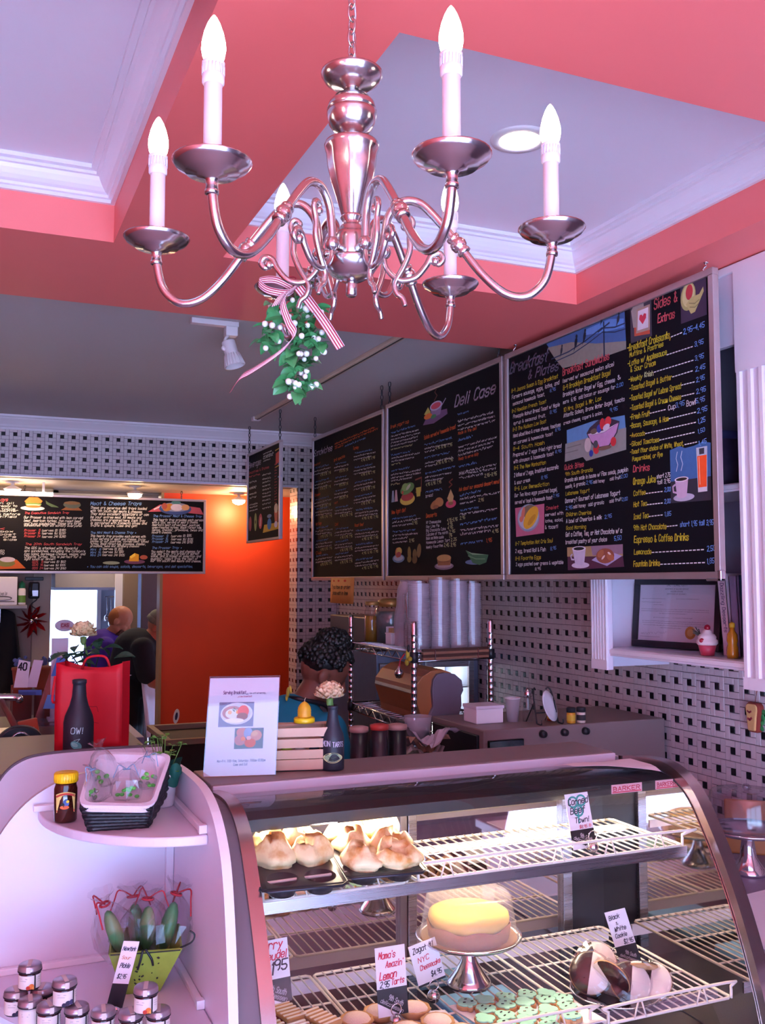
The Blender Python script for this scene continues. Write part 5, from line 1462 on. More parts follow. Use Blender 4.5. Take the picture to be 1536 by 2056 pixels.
def ripl(a): return 1+.012*math.cos(14*a)
for r, z in ((.094, 0), (.099, .036), (.096, .037)):
    for i in range(n): a = 2*PI*i/n; vs.append((o[0]+r*ripl(a)*math.cos(a), o[1]+r*ripl(a)*math.sin(a), o[2]+z+(.004*math.cos(7*a) if z > .02 else 0)))
b.add(vs, [(j*n+i, j*n+(i+1) % n, (j+1)*n+(i+1) % n, (j+1)*n+i) for j in range(2) for i in range(n)]+[tuple(range(n-1, -1, -1))]); obj(b, 'crust', M('graham_crust', 'A8643C', .85, 0, .25, 150, .4), ck, True)
obj(MB().lathe([(.088, .030), (.0955, .0405), (.0965, .048), (.094, .058), (.086, .062), (.04, .0605), (0, .060)], 48, o), 'filling', M('baked_custard', 'F4C458', .4, 0, .1, 20, sss=.1), ck, True)
obj(MB().lathe([(.0, .0008), (.112, .0008), (.114, .004), (.11, .003), (0, .002)], 40, o), 'cake_board', M('gold_board', 'A87848', .4), ck, True)
# price cards on chrome ball clips
m_cardw = M('white_card', 'EFECF2', .6, 0, .02); m_cardb = M('black_card', '191620', .5, 0, .08)
def price_card(label, BL, BR, TL, split, lines, ball, logo=True):
    t = thing('price_card', label, 'price card', ball, 'price cards in the display case')
    BL, BR, TL = Vector(BL), Vector(BR), Vector(TL); U = BR-BL; W = U.length; V = TL-BL; H = V.length; U.normalize(); V.normalize(); N = U.cross(V).normalized()
    fn = lambda u, v, d: tuple(BL+U*u+V*v+N*d)
    s = split*H
    obj(MB().prism([(0, s), (W, s), (W, H), (0, H)], -.001, 0, fn), 'card_face', m_cardw, t)
    low = obj(MB().prism([(0, 0), (W, 0), (W, s), (0, s)], -.001, 0, fn), 'card_foot', m_cardb, t)
    if logo:
        obj(MB().prism([(0, 0), (W*.72, 0), (0, s*.52)], -.0002, .0006, fn), 'white_corner', m_cardw, low)
        b = MB(); a = math.atan2(-s*.52, W*.72)
        text(b, '9th South', (W*.34, s*.62), W*.52, W*.15, fn, .1, .13, a, 0, .0012); text(b, 'delicatessen', (W*.08, s*.56), W*.82, W*.12, fn, .1, .13, a, 0, .0012); obj(b, 'logo', flat('C8C0CC'), low)
    by = {}
    for tx_, u, v, L, h, c in lines: text(by.setdefault(c, MB()), tx_, (W*u, s+(H-s)*v), W*L, W*h, fn, .25, .15, .04, .35, .0008)
    for c, mb in by.items(): obj(mb, 'handwriting', flat(c), t)
    bx, by_, bz = ball
    b = MB().ball((bx, by_, bz+.015), .015, 16, 10); obj(b, 'clip_ball', m_chrome, t, True)
    q = Vector(ball)+Vector((0, 0, .03)); b = MB().tube([(q.x+.012*math.cos(i*PI/5), q.y-.002, q.z+.010+.012*math.sin(i*PI/5)) for i in range(10)], .0013, 5, closed=True); obj(b, 'clip_ring', m_chrome, t, True)
RD, BK = 'D03A50', '33303E'
zb = Z2+.006
price_card('white price card for lemon tarts, written in red, on a ball clip', (.828, 1.955, .776), (.898, 1.955, .776), (.823, 1.965, .917), .40, [("Mama's", .1, .72, .55, .19, RD), ("Amazin'", .32, .50, .58, .18, RD), ('Lemon', .1, .22, .55, .22, RD), ('2.95', .1, .03, .3, .17, BK), ('Tarts', .48, .07, .42, .17, RD)], (.866, 1.95, zb))
price_card('tilted white cheesecake price card in front of the cake stand foot', (.966, 2.045, .782), (1.034, 2.045, .796), (.945, 2.06, .870), .05, [('Zagat #1', .1, .78, .75, .17, BK), ('NYC', .2, .53, .4, .15, RD), ('Cheesecake', .2, .33, .75, .15, RD), ('$4.95', .52, .1, .38, .15, BK)], (.995, 2.03, zb), False)
price_card('price card for cherry streudel with bold $1.95, beside the left trim', (.560, 1.955, .842), (.636, 1.955, .845), (.551, 1.965, .966), .38, [('Cherry', .03, .74, .8, .22, RD), ('Streudel', .03, .48, .9, .2, RD), ('$1', .28, .1, .25, .3, BK), ('95', .56, .2, .35, .26, BK)], (.606, 1.95, .815) if False else (.606, 1.952, zb))
price_card('price card for black and white cookies standing on their plate', (1.478, 1.985, .772), (1.538, 1.985, .776), (1.438, 1.995, .902), .36, [('Black', .1, .76, .5, .18, BK), ('&', .35, .60, .1, .12, BK), ('White', .2, .42, .55, .18, BK), ('Cookie', .15, .24, .55, .17, BK), ('$2.95', .45, .04, .45, .17, BK)], (1.47, 2.0, zb+.012))
price_card('price card for corned beef with a green shamrock, on the upper shelf', (1.345, 1.985, 1.062), (1.412, 1.985, 1.064), (1.356, 2.037, 1.181), .34, [('Corned', .08, .68, .84, .22, BK), ('Beef', .12, .44, .62, .22, BK), ('Town!', .25, .18, .6, .18, BK), ('$8.95 lb', .4, .03, .5, .10, RD)], (1.385, 1.965, Z1+.005))
pc = [o for o in COL.objects if o.name.startswith('price_card')][-1]
BLc, Uc, Vc = Vector((1.345, 1.985, 1.062)), Vector((.067, 0, .002)).normalized(), (Vector((1.356, 2.037, 1.181))-Vector((1.345, 1.985, 1.062))).normalized(); Nc = Uc.cross(Vc).normalized()
fnc = lambda u, v, d: tuple(BLc+Uc*u+Vc*v+Nc*d)
b = MB()
for cxy in ((.02, .110), (.044, .112), (.032, .088)):
    for s_ in range(1): stroke(b, ell(*cxy, .0125, .012, 0, 16)+[ell(*cxy, .0125, .012, 0, 16)[0]], .0022, fnc, .0006)
stroke(b, [(.032, .095), (.028, .06)], .0022, fnc, .0006); obj(b, 'shamrock_outline', flat('4AA8A0'), pc)
# plate of black and white cookies
pt = thing('cookie_plate', 'dark glass plate under the black and white cookies', 'plate', (1.40, 1.905, zb))
obj(MB().lathe([(0, 0), (.06, 0), (.098, .008), (.104, .012), (.1, .0125), (.06, .005), (0, .004)], 40, (1.40, 1.905, zb)), 'plate_body', GL('smoke_glass', '5a6068', .12), pt, True)
obj(MB().tube([(1.40+.102*math.cos(2*PI*i/40), 1.905+.102*math.sin(2*PI*i/40), zb+.012) for i in range(40)], .0022, 5, closed=True), 'plate_rim', m_chrome, pt, True)
m_choc = M('chocolate_glaze', '3A1A18', .18, 0, .2, 30, coat=.5); m_van = M('vanilla_glaze', 'FFF2E6', .35, 0, .03, 30); m_cook = M('cookie_dough', 'C89868', .8, 0, .1, 80, .3)
def bw_cookie():
    t = thing('black_and_white_cookie', 'x', 'cookie', (0, 0, 0), 'black and white cookies on the glass plate'); Rr = .047
    obj(MB().lathe([(0, -.006), (.038, -.006), (Rr, 0), (Rr-.002, .004), (0, .005)], 32), 'cookie_base', m_cook, t, True)
    for nm, m, a0 in (('chocolate_half', m_choc, PI/2), ('vanilla_half', m_van, -PI/2)):
        b = MB(); pts = [(0, 0)] ; vs = [(0, 0, .0105)]; n = 16
        for i in range(n+1): a = a0+PI*i/n; vs.append(((Rr-.004)*math.cos(a), (Rr-.004)*math.sin(a), .0075))
        for i in range(n+1): a = a0+PI*i/n; vs.append(((Rr-.001)*math.cos(a), (Rr-.001)*math.sin(a), .003))
        b.add(vs, [(0, 1+i, 2+i) for i in range(n)]+[(1+i, n+2+i, n+3+i, 2+i) for i in range(n)]); obj(b, nm, m, t, True)
    b = MB(); vs = []; n = 28
    for r, z in ((.0, .0135), (.03, .0125), (.05, .004), (.05, -.004), (.03, -.009)):
        for i in range(n): a = 2*PI*i/n; k = 1+random.uniform(-.03, .05); vs.append((r*k*math.cos(a), r*k*math.sin(a), z+random.uniform(-.001, .001)))
    b.add(vs, [(j*n+i, j*n+(i+1) % n, (j+1)*n+(i+1) % n, (j+1)*n+i) for j in range(4) for i in range(n)]); obj(b, 'wrapper', m_cello, t)
    return t
bw = bw_cookie()
BWC = [((1.345, 1.925, zb+.05), (R(60), R(8), R(-40)), 'wrapped black and white cookie standing at the left of the plate, white half showing'),
       ((1.392, 1.965, zb+.052), (R(55), R(-12), R(-25)), 'wrapped cookie behind the tag, chocolate half up'),
       ((1.378, 1.892, zb+.044), (R(68), R(150), R(-75)), 'wrapped cookie turned edge-on between two white halves, chocolate half showing'),
       ((1.418, 1.872, zb+.036), (R(52), R(12), R(-30)), 'wrapped cookie at the middle front of the plate, white half showing'),
       ((1.466, 1.90, zb+.048), (R(35), R(0), R(150)), 'wrapped cookie at the right back of the plate, dark glaze up'),
       ((1.468, 1.862, zb+.034), (R(44), R(0), R(-50)), 'wrapped cookie at the right front, chocolate and ragged white halves both showing')]
for i, (l, r, lb) in enumerate(BWC):
    c = bw if i == 0 else dup(bw, l)
    c.location = l; c.rotation_euler = r; c['label'] = lb
# shamrock cookies on paper
pp = tag(obj(MB().prism([(1.015, 2.0), (1.15, 1.995), (1.285, 1.965), (1.30, 1.80), (1.05, 1.795)], zb+.001, zb+.0025, lambda a, c, d: (a, c, d)), 'paper_sheet', m_paper), 'white paper sheet under the green shamrock cookies', 'paper')
m_mint = M('mint_green_icing', 'A4E6CA', .4, 0, .08, 60, .3, 200)
def shamrock(k, rr=1.0):
    pts = []
    for i in range(40):
        a = 2*PI*i/40; r = .0135+.0075*abs(math.cos(1.5*(a-PI/2)))**.6
        if abs(((a+PI/2+PI) % (2*PI))-PI) < .22: r = .024
        pts.append((r*rr*k*math.cos(a), r*rr*k*math.sin(a)))
    return pts
sh = thing('shamrock_cookie', 'green-iced shamrock cookie on white paper in the display case', 'cookie', (0, 0, 0), 'green shamrock cookies')
obj(MB().prism(shamrock(1.22), 0, .009, lambda a, c, d: (a, c, d)), 'cookie_base', m_cook, sh, bev=.002)
obj(MB().prism(shamrock(1.12), .0085, .0125, lambda a, c, d: (a, c, d)), 'icing', m_mint, sh, bev=.0018)
b = MB()
for i in range(3): b.cbox(random.uniform(-.012, .012), random.uniform(-.012, .012), .013, .006, .0025, .002, None)
obj(b, 'chocolate_drizzle', m_choc, sh)
SP = [(1.05, 1.975), (1.098, 1.972), (1.146, 1.968), (1.194, 1.962), (1.24, 1.95), (1.072, 1.935), (1.122, 1.93), (1.17, 1.926), (1.218, 1.918), (1.265, 1.912), (1.05, 1.895), (1.098, 1.89), (1.148, 1.886), (1.198, 1.88), (1.248, 1.872), (1.075, 1.852), (1.126, 1.848), (1.178, 1.842), (1.228, 1.834), (1.105, 1.815), (1.158, 1.81)]
for i, (x, y) in enumerate(SP):
    c = sh if i == 0 else dup(sh, (0, 0, 0))
    if i % 3 == 1: bpy.data.objects.remove([h for h in c.children if h.name.startswith('chocolate')][0])
    c.location = (x+random.uniform(-.004, .004), y+random.uniform(-.004, .004), zb+.003); c.rotation_euler = (0, 0, random.uniform(-.5, .5))
# lemon tarts dusted with sugar
tr_ = tag(obj(MB().prism([(.735, 2.02), (.80, 2.03), (1.0, 1.985), (1.0, 1.81), (.76, 1.81)], zb+.001, zb+.0025, lambda a, c, d: (a, c, d)), 'paper_sheet', m_paper), 'white paper sheet under the sugared lemon tarts', 'paper')
tt = thing('lemon_tart', 'pale lemon tart dusted with pink-white sugar on white paper in the case', 'tart', (0, 0, 0), 'sugared lemon tarts')
b = MB(); vs = []; n = 40
for r, z in ((.0, .0), (.026, 0), (.037, .016), (.034, .019), (.030, .015), (0, .016)):
    for i in range(n): a = 2*PI*i/n; k = 1+(.04*math.cos(10*a) if r > .03 else 0); vs.append((r*k*math.cos(a), r*k*math.sin(a), z))
b.add(vs, [(j*n+i, j*n+(i+1) % n, (j+1)*n+(i+1) % n, (j+1)*n+i) for j in range(5) for i in range(n)]); obj(b, 'shell', m_cook, tt, True)
obj(MB().lathe([(.031, .0145), (.026, .021), (.012, .025), (0, .0255)], 28), 'sugar_top', M('sugar_dusting', 'F0D4CC', .9, 0, .06, 200, .6, 500), tt, True)
for i, (x, y) in enumerate([(.79, 1.985), (.85, 2.0), (.925, 1.985), (.80, 1.91), (.87, 1.90), (.945, 1.91), (.83, 1.84), (.905, 1.84), (.97, 1.845)]):
    c = tt if i == 0 else dup(tt, (0, 0, 0))
    c.location = (x, y, zb+.003); c.rotation_euler = (0, 0, i)
# cherry streudel slices
st = thing('cherry_streudel', 'x', 'pastry', (0, 0, 0), 'cherry streudel slices')
for z0, z1, m, nm in ((0, .006, m_cook, 'bottom_crust'), (.006, .02, M('cherry_filling', '7C1420', .25, 0, .3, 90), 'cherry_filling'), (.02, .03, m_cook, 'top_crust')):
    obj(MB().box(-.022-(.002 if z0 != .006 else 0), -.045, z0, .022+(.002 if z0 != .006 else 0), .045, z1), nm, m, st, bev=.003)
b = MB()
for i in range(6): b.box(-.023, -.04+i*.0145, .0295, .023, -.035+i*.0145, .0315)
obj(b, 'icing_lines', m_van, st)
for i, (x, y, z, r, lb) in enumerate(((.66, 2.06, 0, 12, 'cherry streudel slice at the back, red filling showing'), (.605, 2.02, 0, 18, 'cherry streudel slice nearest the left trim'), (.665, 1.96, 0, 14, 'cherry streudel slice in the middle of the group'), (.715, 2.005, 0, 20, 'cherry streudel slice on the right, next to the lemon tarts'), (.61, 1.915, 0, 16, 'front left cherry streudel slice'), (.70, 1.895, 0, 10, 'front right cherry streudel slice'))):
    c = st if i == 0 else dup(st, (0, 0, 0))
    c.location = (x, y, zb+z); c.rotation_euler = (0, 0, R(r)); c['label'] = lb
tag(obj(MB().box(1.14, 2.09, .6125, 1.34, 2.32, .632), 'blue_board', M('light_blue_plastic', '7CB0DC', .4), bev=.004), 'light blue board lying under the lower wire shelf', 'board')

# ---- things on the slab of the case
ST = 1.2222
sg = thing('breakfast_sign', 'clear stand with a white Serving Breakfast sheet on the case top', 'sign', (.63, 2.37, ST))
O = Vector((.545, 2.385, ST+.002)); U = Vector((.168, -.042, 0)); W = U.length; U.normalize(); V = Vector((.04, .16, 1)).normalized(); V = (V-U*V.dot(U)+U*.05).normalized(); N = U.cross(V).normalized(); H = .238
fs_ = lambda u, v, d: tuple(O+U*u+V*v+N*d)
obj(MB().prism([(0, 0), (W, 0), (W, H), (0, H)], -.001, 0, fs_), 'sheet', m_paper, sg)
obj(MB().prism([(-.002, 0), (W+.002, 0), (W+.002, H+.004), (-.002, H+.004)], .0025, .0045, fs_), 'acrylic_front', m_glass, sg)
obj(MB().prism([(-.002, -.0), (W+.002, 0), (W+.002, H+.004), (-.002, H+.004)], -.004, -.002, fs_), 'acrylic_back', m_plastic, sg)
obj(MB().tube([fs_(0, H+.003, 0), fs_(W, H+.003, 0)], .0022, 5), 'acrylic_edge', m_steelv, sg)
b = MB(); d1 = fs_(0, 0, -.002); d2 = fs_(W, 0, -.002); b.add([d1, d2, (d2[0]+.01, d2[1]+.05, ST+.001), (d1[0]+.01, d1[1]+.05, ST+.001)], [(0, 1, 2, 3)]); obj(b, 'acrylic_foot', m_glass, sg, solid=.002)
b = MB(); text(b, 'Serving Breakfast....', (.035, .198), .062, .008, fs_, .1, .16, 0, 0, .0008); text(b, 'now until mid-morning...', (.1, .198), .042, .004, fs_, .1, .13, 0, 0, .0008)
text(b, 'Mon-Fri: 7:00-11am, Saturday: 7:00am-12:30pm', (.03, .033), .118, .0055, fs_, .05, .15, 0, 0, .0008); text(b, 'Come and Eat', (.07, .024), .034, .0055, fs_, .05, .15, 0, 0, .0008); obj(b, 'print', flat('6A5A7C'), sg)
b = MB(); text(b, '...a new breakfast!', (.07, .19), .036, .004, fs_, .1, .15, 0, 0, .0008); obj(b, 'print', flat('C05A78'), sg)
drawing(sg, fs_, [('6E5478', [(.027, .118), (.113, .118), (.113, .178), (.027, .178)]), ('E4DAE4', ell(.071, .15, .04, .027)), ('CFC4D2', ell(.071, .151, .034, .021)), ('B85030', ell(.061, .152, .026, .017)), ('EFE6DC', ell(.061, .150, .018, .012)), ('F0A030', ell(.054, .153, .005, .005)), ('F0A030', ell(.074, .154, .005, .005)), ('D8402C', ell(.087, .155, .014, .015)), ('8C4A3C', ell(.085, .143, .014, .009)), ('F4EEE4', ell(.066, .133, .024, .006)), ('4A5A3C', [(.06, .16), (.065, .155), (.063, .165), (.07, .158)], .0015)], 'photo of eggs on a white plate', 'printed_photo')
drawing(sg, fs_, [('2E2230', [(.069, .064), (.14, .064), (.14, .114), (.069, .114)]), ('C85030', ell(.086, .104, .013, .011)), ('B84030', ell(.083, .085, .014, .013)), ('8C90B8', ell(.102, .102, .011, .013)), ('C8642C', ell(.122, .096, .014, .013)), ('D89050', ell(.118, .1, .008, .006)), ('C8502C', ell(.108, .078, .014, .011)), ('E07844', ell(.09, .088, .006, .005)), ('D8A8A8', ell(.104, .09, .006, .005))], 'photo of fruit pieces', 'printed_photo')
cr = thing('wooden_crate', 'small pale wooden slat crate beside the white sign', 'crate', (.79, 2.41, ST))
m_wood = M('pale_pine', 'CFA58C', .6, 0, .12, 18, .1)
Mc = Matrix.Translation((.80, 2.415, ST+.0015)) @ Matrix.Rotation(R(-13), 4, 'Z')
for i in range(4):
    z = .002+i*.0275; h = .0225 if i else .026
    for y in (-.05, .05):
        obj(MB().cbox(0, y, z+h/2, .148, .005, h, Mc), 'slat', m_wood, cr, bev=.001)
for x in (-.072, .072):
    obj(MB().cbox(x, 0, .055, .005, .096, .105, Mc), 'end_board', m_wood, cr, bev=.001)
    for y in (-.044, .044): obj(MB().cbox(x*.95, y, .055, .008, .008, .106, Mc), 'corner_post', m_wood, cr)
obj(MB().cbox(0, 0, .003, .14, .095, .004, Mc), 'floor_board', m_wood, cr)
for i, (c, y, lb) in enumerate((('B8C040', -.03, 'yellow-green wrapped candy inside the slatted crate'), ('C8B0A8', 0, 'pale wrapped candy inside the slatted crate'), ('383848', .03, 'dark wrapped candy inside the slatted crate'))):
    p = Mc @ Vector((-.035+i*.036, -.02, .005)); t = thing('wrapped_candy', lb, 'candy', p, 'candies in the crate')
    obj(MB().ball(p+Vector((0, 0, .03)), (.016, .012, .03), 12, 8, jit=.06), 'sweet', flat(c), t, True); obj(MB().lathe([(.002, .056), (.012, .068), (.010, .07)], 10, p), 'twist', m_cello, t)
cd = thing('candle_jar', 'yellow beehive candle on a yellow round lid, on the crate', 'candle', (.815, 2.42, ST+.112))
o = (.815, 2.42, ST+.113)
obj(MB().box(.735, 2.412, ST+.1085, .89, 2.428, ST+.1125), 'support_slat', m_wood, cr)
obj(MB().lathe([(0, 0), (.026, 0), (.0275, .003), (.0275, .011), (.025, .014), (0, .014)], 28, o), 'lid', M('yellow_lid', 'ECC018', .35), cd, True)
obj(MB().lathe([(0, .014), (.0175, .014), (.018, .018), (.0172, .021), (.018, .025), (.0172, .028), (.018, .032), (.0168, .035), (.0165, .039), (.014, .044), (.009, .05), (.003, .054), (0, .055)], 24, o), 'candle', M('beeswax', 'D8981C', .5, 0, .08, 40, sss=.1), cd, True)
obj(MB().tube([(o[0], o[1], o[2]+.054), (o[0]+.001, o[1], o[2]+.06), (o[0]+.004, o[1], o[2]+.064)], .0008, 5), 'wick', flat('D8C8A8'), cd)
m_chalkb = M('chalkboard_bottle', '23222E', .5, 0, .12, 40)
def flower_bottle(loc, label, flabel, k, writing, art):
    x, y, z = loc; t = thing('chalkboard_bottle', label, 'bottle', loc, 'chalkboard bottles')
    prof = [(0, 0), (.0285, 0), (.030, .004), (.030, .078), (.0275, .092), (.019, .112), (.0145, .13), (.0128, .152), (.0128, .156), (.0142, .157), (.0142, .164), (.0115, .165), (.0105, .150), (0, .150)]
    obj(MB().lathe([(r*k, zz*k) for r, zz in prof], 32, loc), 'glass_body', m_chalkb, t, True)
    a0 = math.atan2(-y, -x)
    fn = lambda u, v, d: (x+(.0302*k+d)*math.cos(a0+u/(.030*k)), y+(.0302*k+d)*math.sin(a0+u/(.030*k)), z+v)
    writing(t, fn, k); art(t, fn, k)
    return t
def wr1(t, fn, k):
    b = MB(); text(b, 'LEMON', (-.045, .062), .038, .013, fn, 0, .13, 0, .1, .0006); text(b, 'TARTS', (.0, .060), .030, .012, fn, 0, .13, 0, .1, .0006); obj(b, 'chalk_writing', flat('C8BCCC'), t)
def ar1(t, fn, k):
    lem = [(.022*math.cos(a)*(1+.25*abs(math.cos(a))**6), .033+.013*math.sin(a)) for a in [2*PI*i/24 for i in range(24)]]
    drawing(t, fn, [('D8D898', lem), ('A0B890', [(u*.85, .033+(v-.033)*.8) for u, v in lem]), ('506848', [(-.012, .036), (0, .032), (.01, .036)], .001), ('506848', [(-.01, .029), (.002, .026)], .001)], 'chalk-drawn lemon', d0=.0006)
fb = flower_bottle((.871, 2.358, ST+.0008), 'black bottle chalked LEMON TARTS, beside the wooden crate', '', .98, wr1, ar1)
def carnation(loc, r, col, label, stemto, n=46, seed=5):
    q = random.Random(seed); x, y, z = loc
    t = thing('carnation', label, 'flower', stemto, 'carnations in the bottles')
    obj(MB().tube([stemto, ((stemto[0]+x)/2, (stemto[1]+y)/2, (stemto[2]+z)/2), (x, y, z-r*.4)], r*.09, 6).lathe([(r*.08, -r*.9), (r*.2, -r*.7), (r*.22, -r*.35), (0, -r*.3)], 10, loc), 'stem', M('flower_stem', '5A7A3A', .6), t, True)
    m = M('carnation_petal', col, .7, 0, .1, 80, sss=.1); pme = []
    for v in range(3):
        b = MB(); A = []; nn = 7
        rows = []
        for s in range(5):
            ss = s/4; row = []
            for i in range(nn):
                a = (i/(nn-1)-.5)*1.5; w = ss*r*.5*(1+.15*(q.random()-.5)); row.append((math.sin(a)*w*1.1, r*.9*ss*math.cos(a*.6), r*.28*ss*ss+r*.1*math.sin(i*2.2+v)*ss+(r*.07*(q.random()-.5) if s == 4 else 0)))
            rows.append(row)
        for s in range(4): b.strip(rows[s], rows[s+1])
        pme.append(b)
    mes = []
    for b in pme:
        me = bpy.data.meshes.new('petal'); me.from_pydata(b.v, [], b.f); me.materials.append(m); me.polygons.foreach_set('use_smooth', [True]*len(me.polygons)); mes.append(me)
    for i in range(n):
        o = bpy.data.objects.new('petal', mes[i % 3]); COL.objects.link(o); o.parent = t
        el = R(75)*(i/n) - R(15) ; az = i*2.4
        o.location = Vector((x, y, z-r*.25))-Vector(stemto); o.rotation_euler = (el, 0, az); s = q.uniform(.85, 1.1); o.scale = (s, s, s)
    return t
carnation((.863, 2.36, ST+.194), .042, 'F4CCA4', 'cream carnation in the black bottle beside the crate', (.871, 2.358, ST+.155))
# crumpled paper on the glass
b = MB(); vs = []; nu, nv = 9, 7
def gz(y):
    for (a, c), (e, f) in zip(cprof[:-1], cprof[1:]):
        if e <= y <= a: return c+(f-c)*(a-y)/(a-e+1e-9)
    return 1.2
for j in range(nv):
    for i in range(nu):
        u, v = i/(nu-1), j/(nv-1); x = 1.455+.235*u-.02*v+.05*v*(1-u); y = 2.235-.155*v*(.35+.65*u)-.02*u; vs.append((x, y, gz(y)+.003+.004*(math.sin(5*u+3*v)**2)*(1-v*.5)))
b.add(vs, [(j*nu+i, j*nu+i+1, (j+1)*nu+i+1, (j+1)*nu+i) for j in range(nv-1) for i in range(nu-1)])
tag(obj(b, 'paper_wrap', M('pink_white_tissue', 'E8D4DC', .8), None, False, solid=.0005), 'folded pinkish-white paper lying on the curved glass of the case', 'paper')
# ------------------------------------------------------------------ white corner shelf unit, left of the case
lu = thing('corner_shelf_unit', 'white corner shelf unit with rounded shelves, left of the display case', 'shelf unit', (.27, 2.2, 0))
rp = [(p.x, p.y) for p in catmull([(2.36, 1.262, 0), (2.225, 1.266, 0), (2.067, 1.262, 0), (1.969, 1.235, 0), (1.90, 1.185, 0), (1.865, 1.13, 0), (1.838, 1.04, 0), (1.82, .95, 0), (1.80, .8, 0), (1.79, .5, 0), (1.785, 0, 0)], 5)]
obj(MB().prism(rp+[(2.36, 0)], 0, .018, yz(.466)), 'side_panel', m_lam, lu)
b = MB(); n = len(rp)
for i in range(n-1):
    (y0, z0), (y1, z1) = rp[i], rp[i+1]
    b.face([(.4655, y0, z0+.0008), (.4845, y0, z0+.0008), (.4845, y1-.0006, z1+.0008), (.4655, y1-.0006, z1+.0008)])
obj(b, 'edge_band', m_crown, lu, True)
bp = [(p.x, p.y) for p in catmull([(.466, 1.262, 0), (.36, 1.268, 0), (.24, 1.256, 0), (.16, 1.222, 0), (.10, 1.165, 0), (.06, 1.09, 0), (.03, .98, 0), (.012, .8, 0), (.005, .5, 0), (0, 0, 0)], 5)]
obj(MB().prism(bp+[(.466, 0)], 2.352, 2.368, lambda a, c, d: (a, d, c)), 'back_panel', m_lam, lu)
b = MB(); n = len(bp)
for i in range(n-1):
    (x0, z0), (x1, z1) = bp[i], bp[i+1]
    b.face([(x0, 2.3515, z0+.0008), (x0, 2.3685, z0+.0008), (x1-.0006, 2.3685, z1+.0008), (x1-.0006, 2.3515, z1+.0008)])
obj(b, 'edge_band', m_crown, lu, True)
obj(MB().box(.447, 2.335, .1, .4655, 2.352, 1.16), 'corner_strip', m_lam, lu, bev=.002)
for z, r1, r2 in ((1.185, .305, .36), (.838, .42, .42)):
    pts = [(.4655, 2.3515)] + [(.4655-r1*math.sin(R(90)*i/18), 2.3515-r2*math.cos(R(90)*i/18)) for i in range(19)]
    obj(MB().prism(pts, z-.02, z, lambda a, c, d: (a, c, d)), 'shelf', m_lam, lu, bev=.003)
    obj(MB().box(.15 if z > 1 else .05, 2.335, z, .455, 2.3515, z+.014), 'shelf_cleat', m_crown, lu, bev=.002)
    obj(MB().box(.452, 2.02, z, .4655, 2.335, z+.014), 'shelf_cleat', m_crown, lu, bev=.002)
    obj(MB().box(.449, 2.0, z+.0005, .4656, 2.018, z+.018), 'cleat_end_cap', m_paper, lu, bev=.001)
Z3, Z4 = 1.1857, .8387
hj = thing('honey_jar', 'glass jar of dark honey with yellow lid on the upper white shelf', 'jar', (.208, 2.225, Z3))
o = (.208, 2.225, Z3)
obj(MB().lathe([(0, 0), (.022, 0), (.0245, .004), (.0245, .07), (.022, .078), (.0215, .083), (0, .083)], 32, o), 'jar_body', M('dark_honey', '3C140C', .12, 0, .2, 20, coat=.6), hj, True)
b = MB().lathe([(.0235, .083), (.0248, .084), (.0248, .102), (.023, .104), (0, .104)], 36, o)
for i in range(30): a = 2*PI*i/30; b.tube([(o[0]+.0247*math.cos(a), o[1]+.0247*math.sin(a), Z3+.086), (o[0]+.0247*math.cos(a), o[1]+.0247*math.sin(a), Z3+.101)], .0008, 4)
obj(b, 'lid', M('yellow_plastic_lid', 'F0BC10', .35), hj, True)
a0 = math.atan2(-2.225, -.208)
fj = lambda u, v, d: (o[0]+(.0248+d)*math.cos(a0+u/.0245), o[1]+(.0248+d)*math.sin(a0+u/.0245), Z3+v)
drawing(hj, fj, [('D8B868', [(x/100, .022) for x in range(-22, 23, 4)][::1] + [(x/1000, .066+.004*math.cos(x/7)) for x in range(220, -221, -20) if False] + [(.022-.004*i, .060+.006*math.sin(PI*i/11)) for i in range(12)]), ('B83830', [(.020-.004*i, .056+.006*math.sin(PI*i/10)) for i in range(11)], .004), ('C84830', [(-.018, .026), (.018, .026)], .004), ('4A64A0', ell(.001, .043, .006, .008)), ('2A2420', ell(-.006, .039, .004, .005)), ('E8C030', ell(.004, .046, .003, .003)), ('D86030', ell(-.002, .034, .009, .004))], 'cream honey label with a bee', 'label', d0=.0003)
# basket of cellophane candy bags
m_wick = M('black_wicker', '15121A', .5, 0, .3, 80, .5, 200); m_cloth = M('white_lining_cloth', 'E2D4DE', .9, 0, .04, 60, .3, 300)
gb = thing('gift_basket', 'black woven basket with white cloth lining tilted forward on the upper shelf', 'basket', (.325, 2.17, Z3))
rim = [Vector(q) for q in ((.226, 2.095, 1.243), (.366, 2.075, 1.232), (.432, 2.24, 1.302), (.275, 2.27, 1.312))]
bot = [Vector(q) for q in ((.246, 2.115, Z3+.001), (.362, 2.10, Z3+.001), (.425, 2.24, Z3+.03), (.29, 2.265, Z3+.032))]
obj(MB().add(bot, [(3, 2, 1, 0)]), 'basket_floor', m_wick, gb, solid=.003)
for k in range(4):
    l = (k+1) % 4; b = MB()
    for r in range(7):
        t = r/7; A = bot[k].lerp(rim[k], t+.07); Bq = bot[l].lerp(rim[l], t+.07); m = 10
        b.tube([A.lerp(Bq, i/m)+((A-gb.location).normalized()*.0025*(1 if (i+r) % 2 else -1)) for i in range(m+1)], .0055, 6)
    obj(b, 'woven_side', m_wick, gb, True)
cen = sum(rim, Vector())/4
b = MB(); outer = []; 
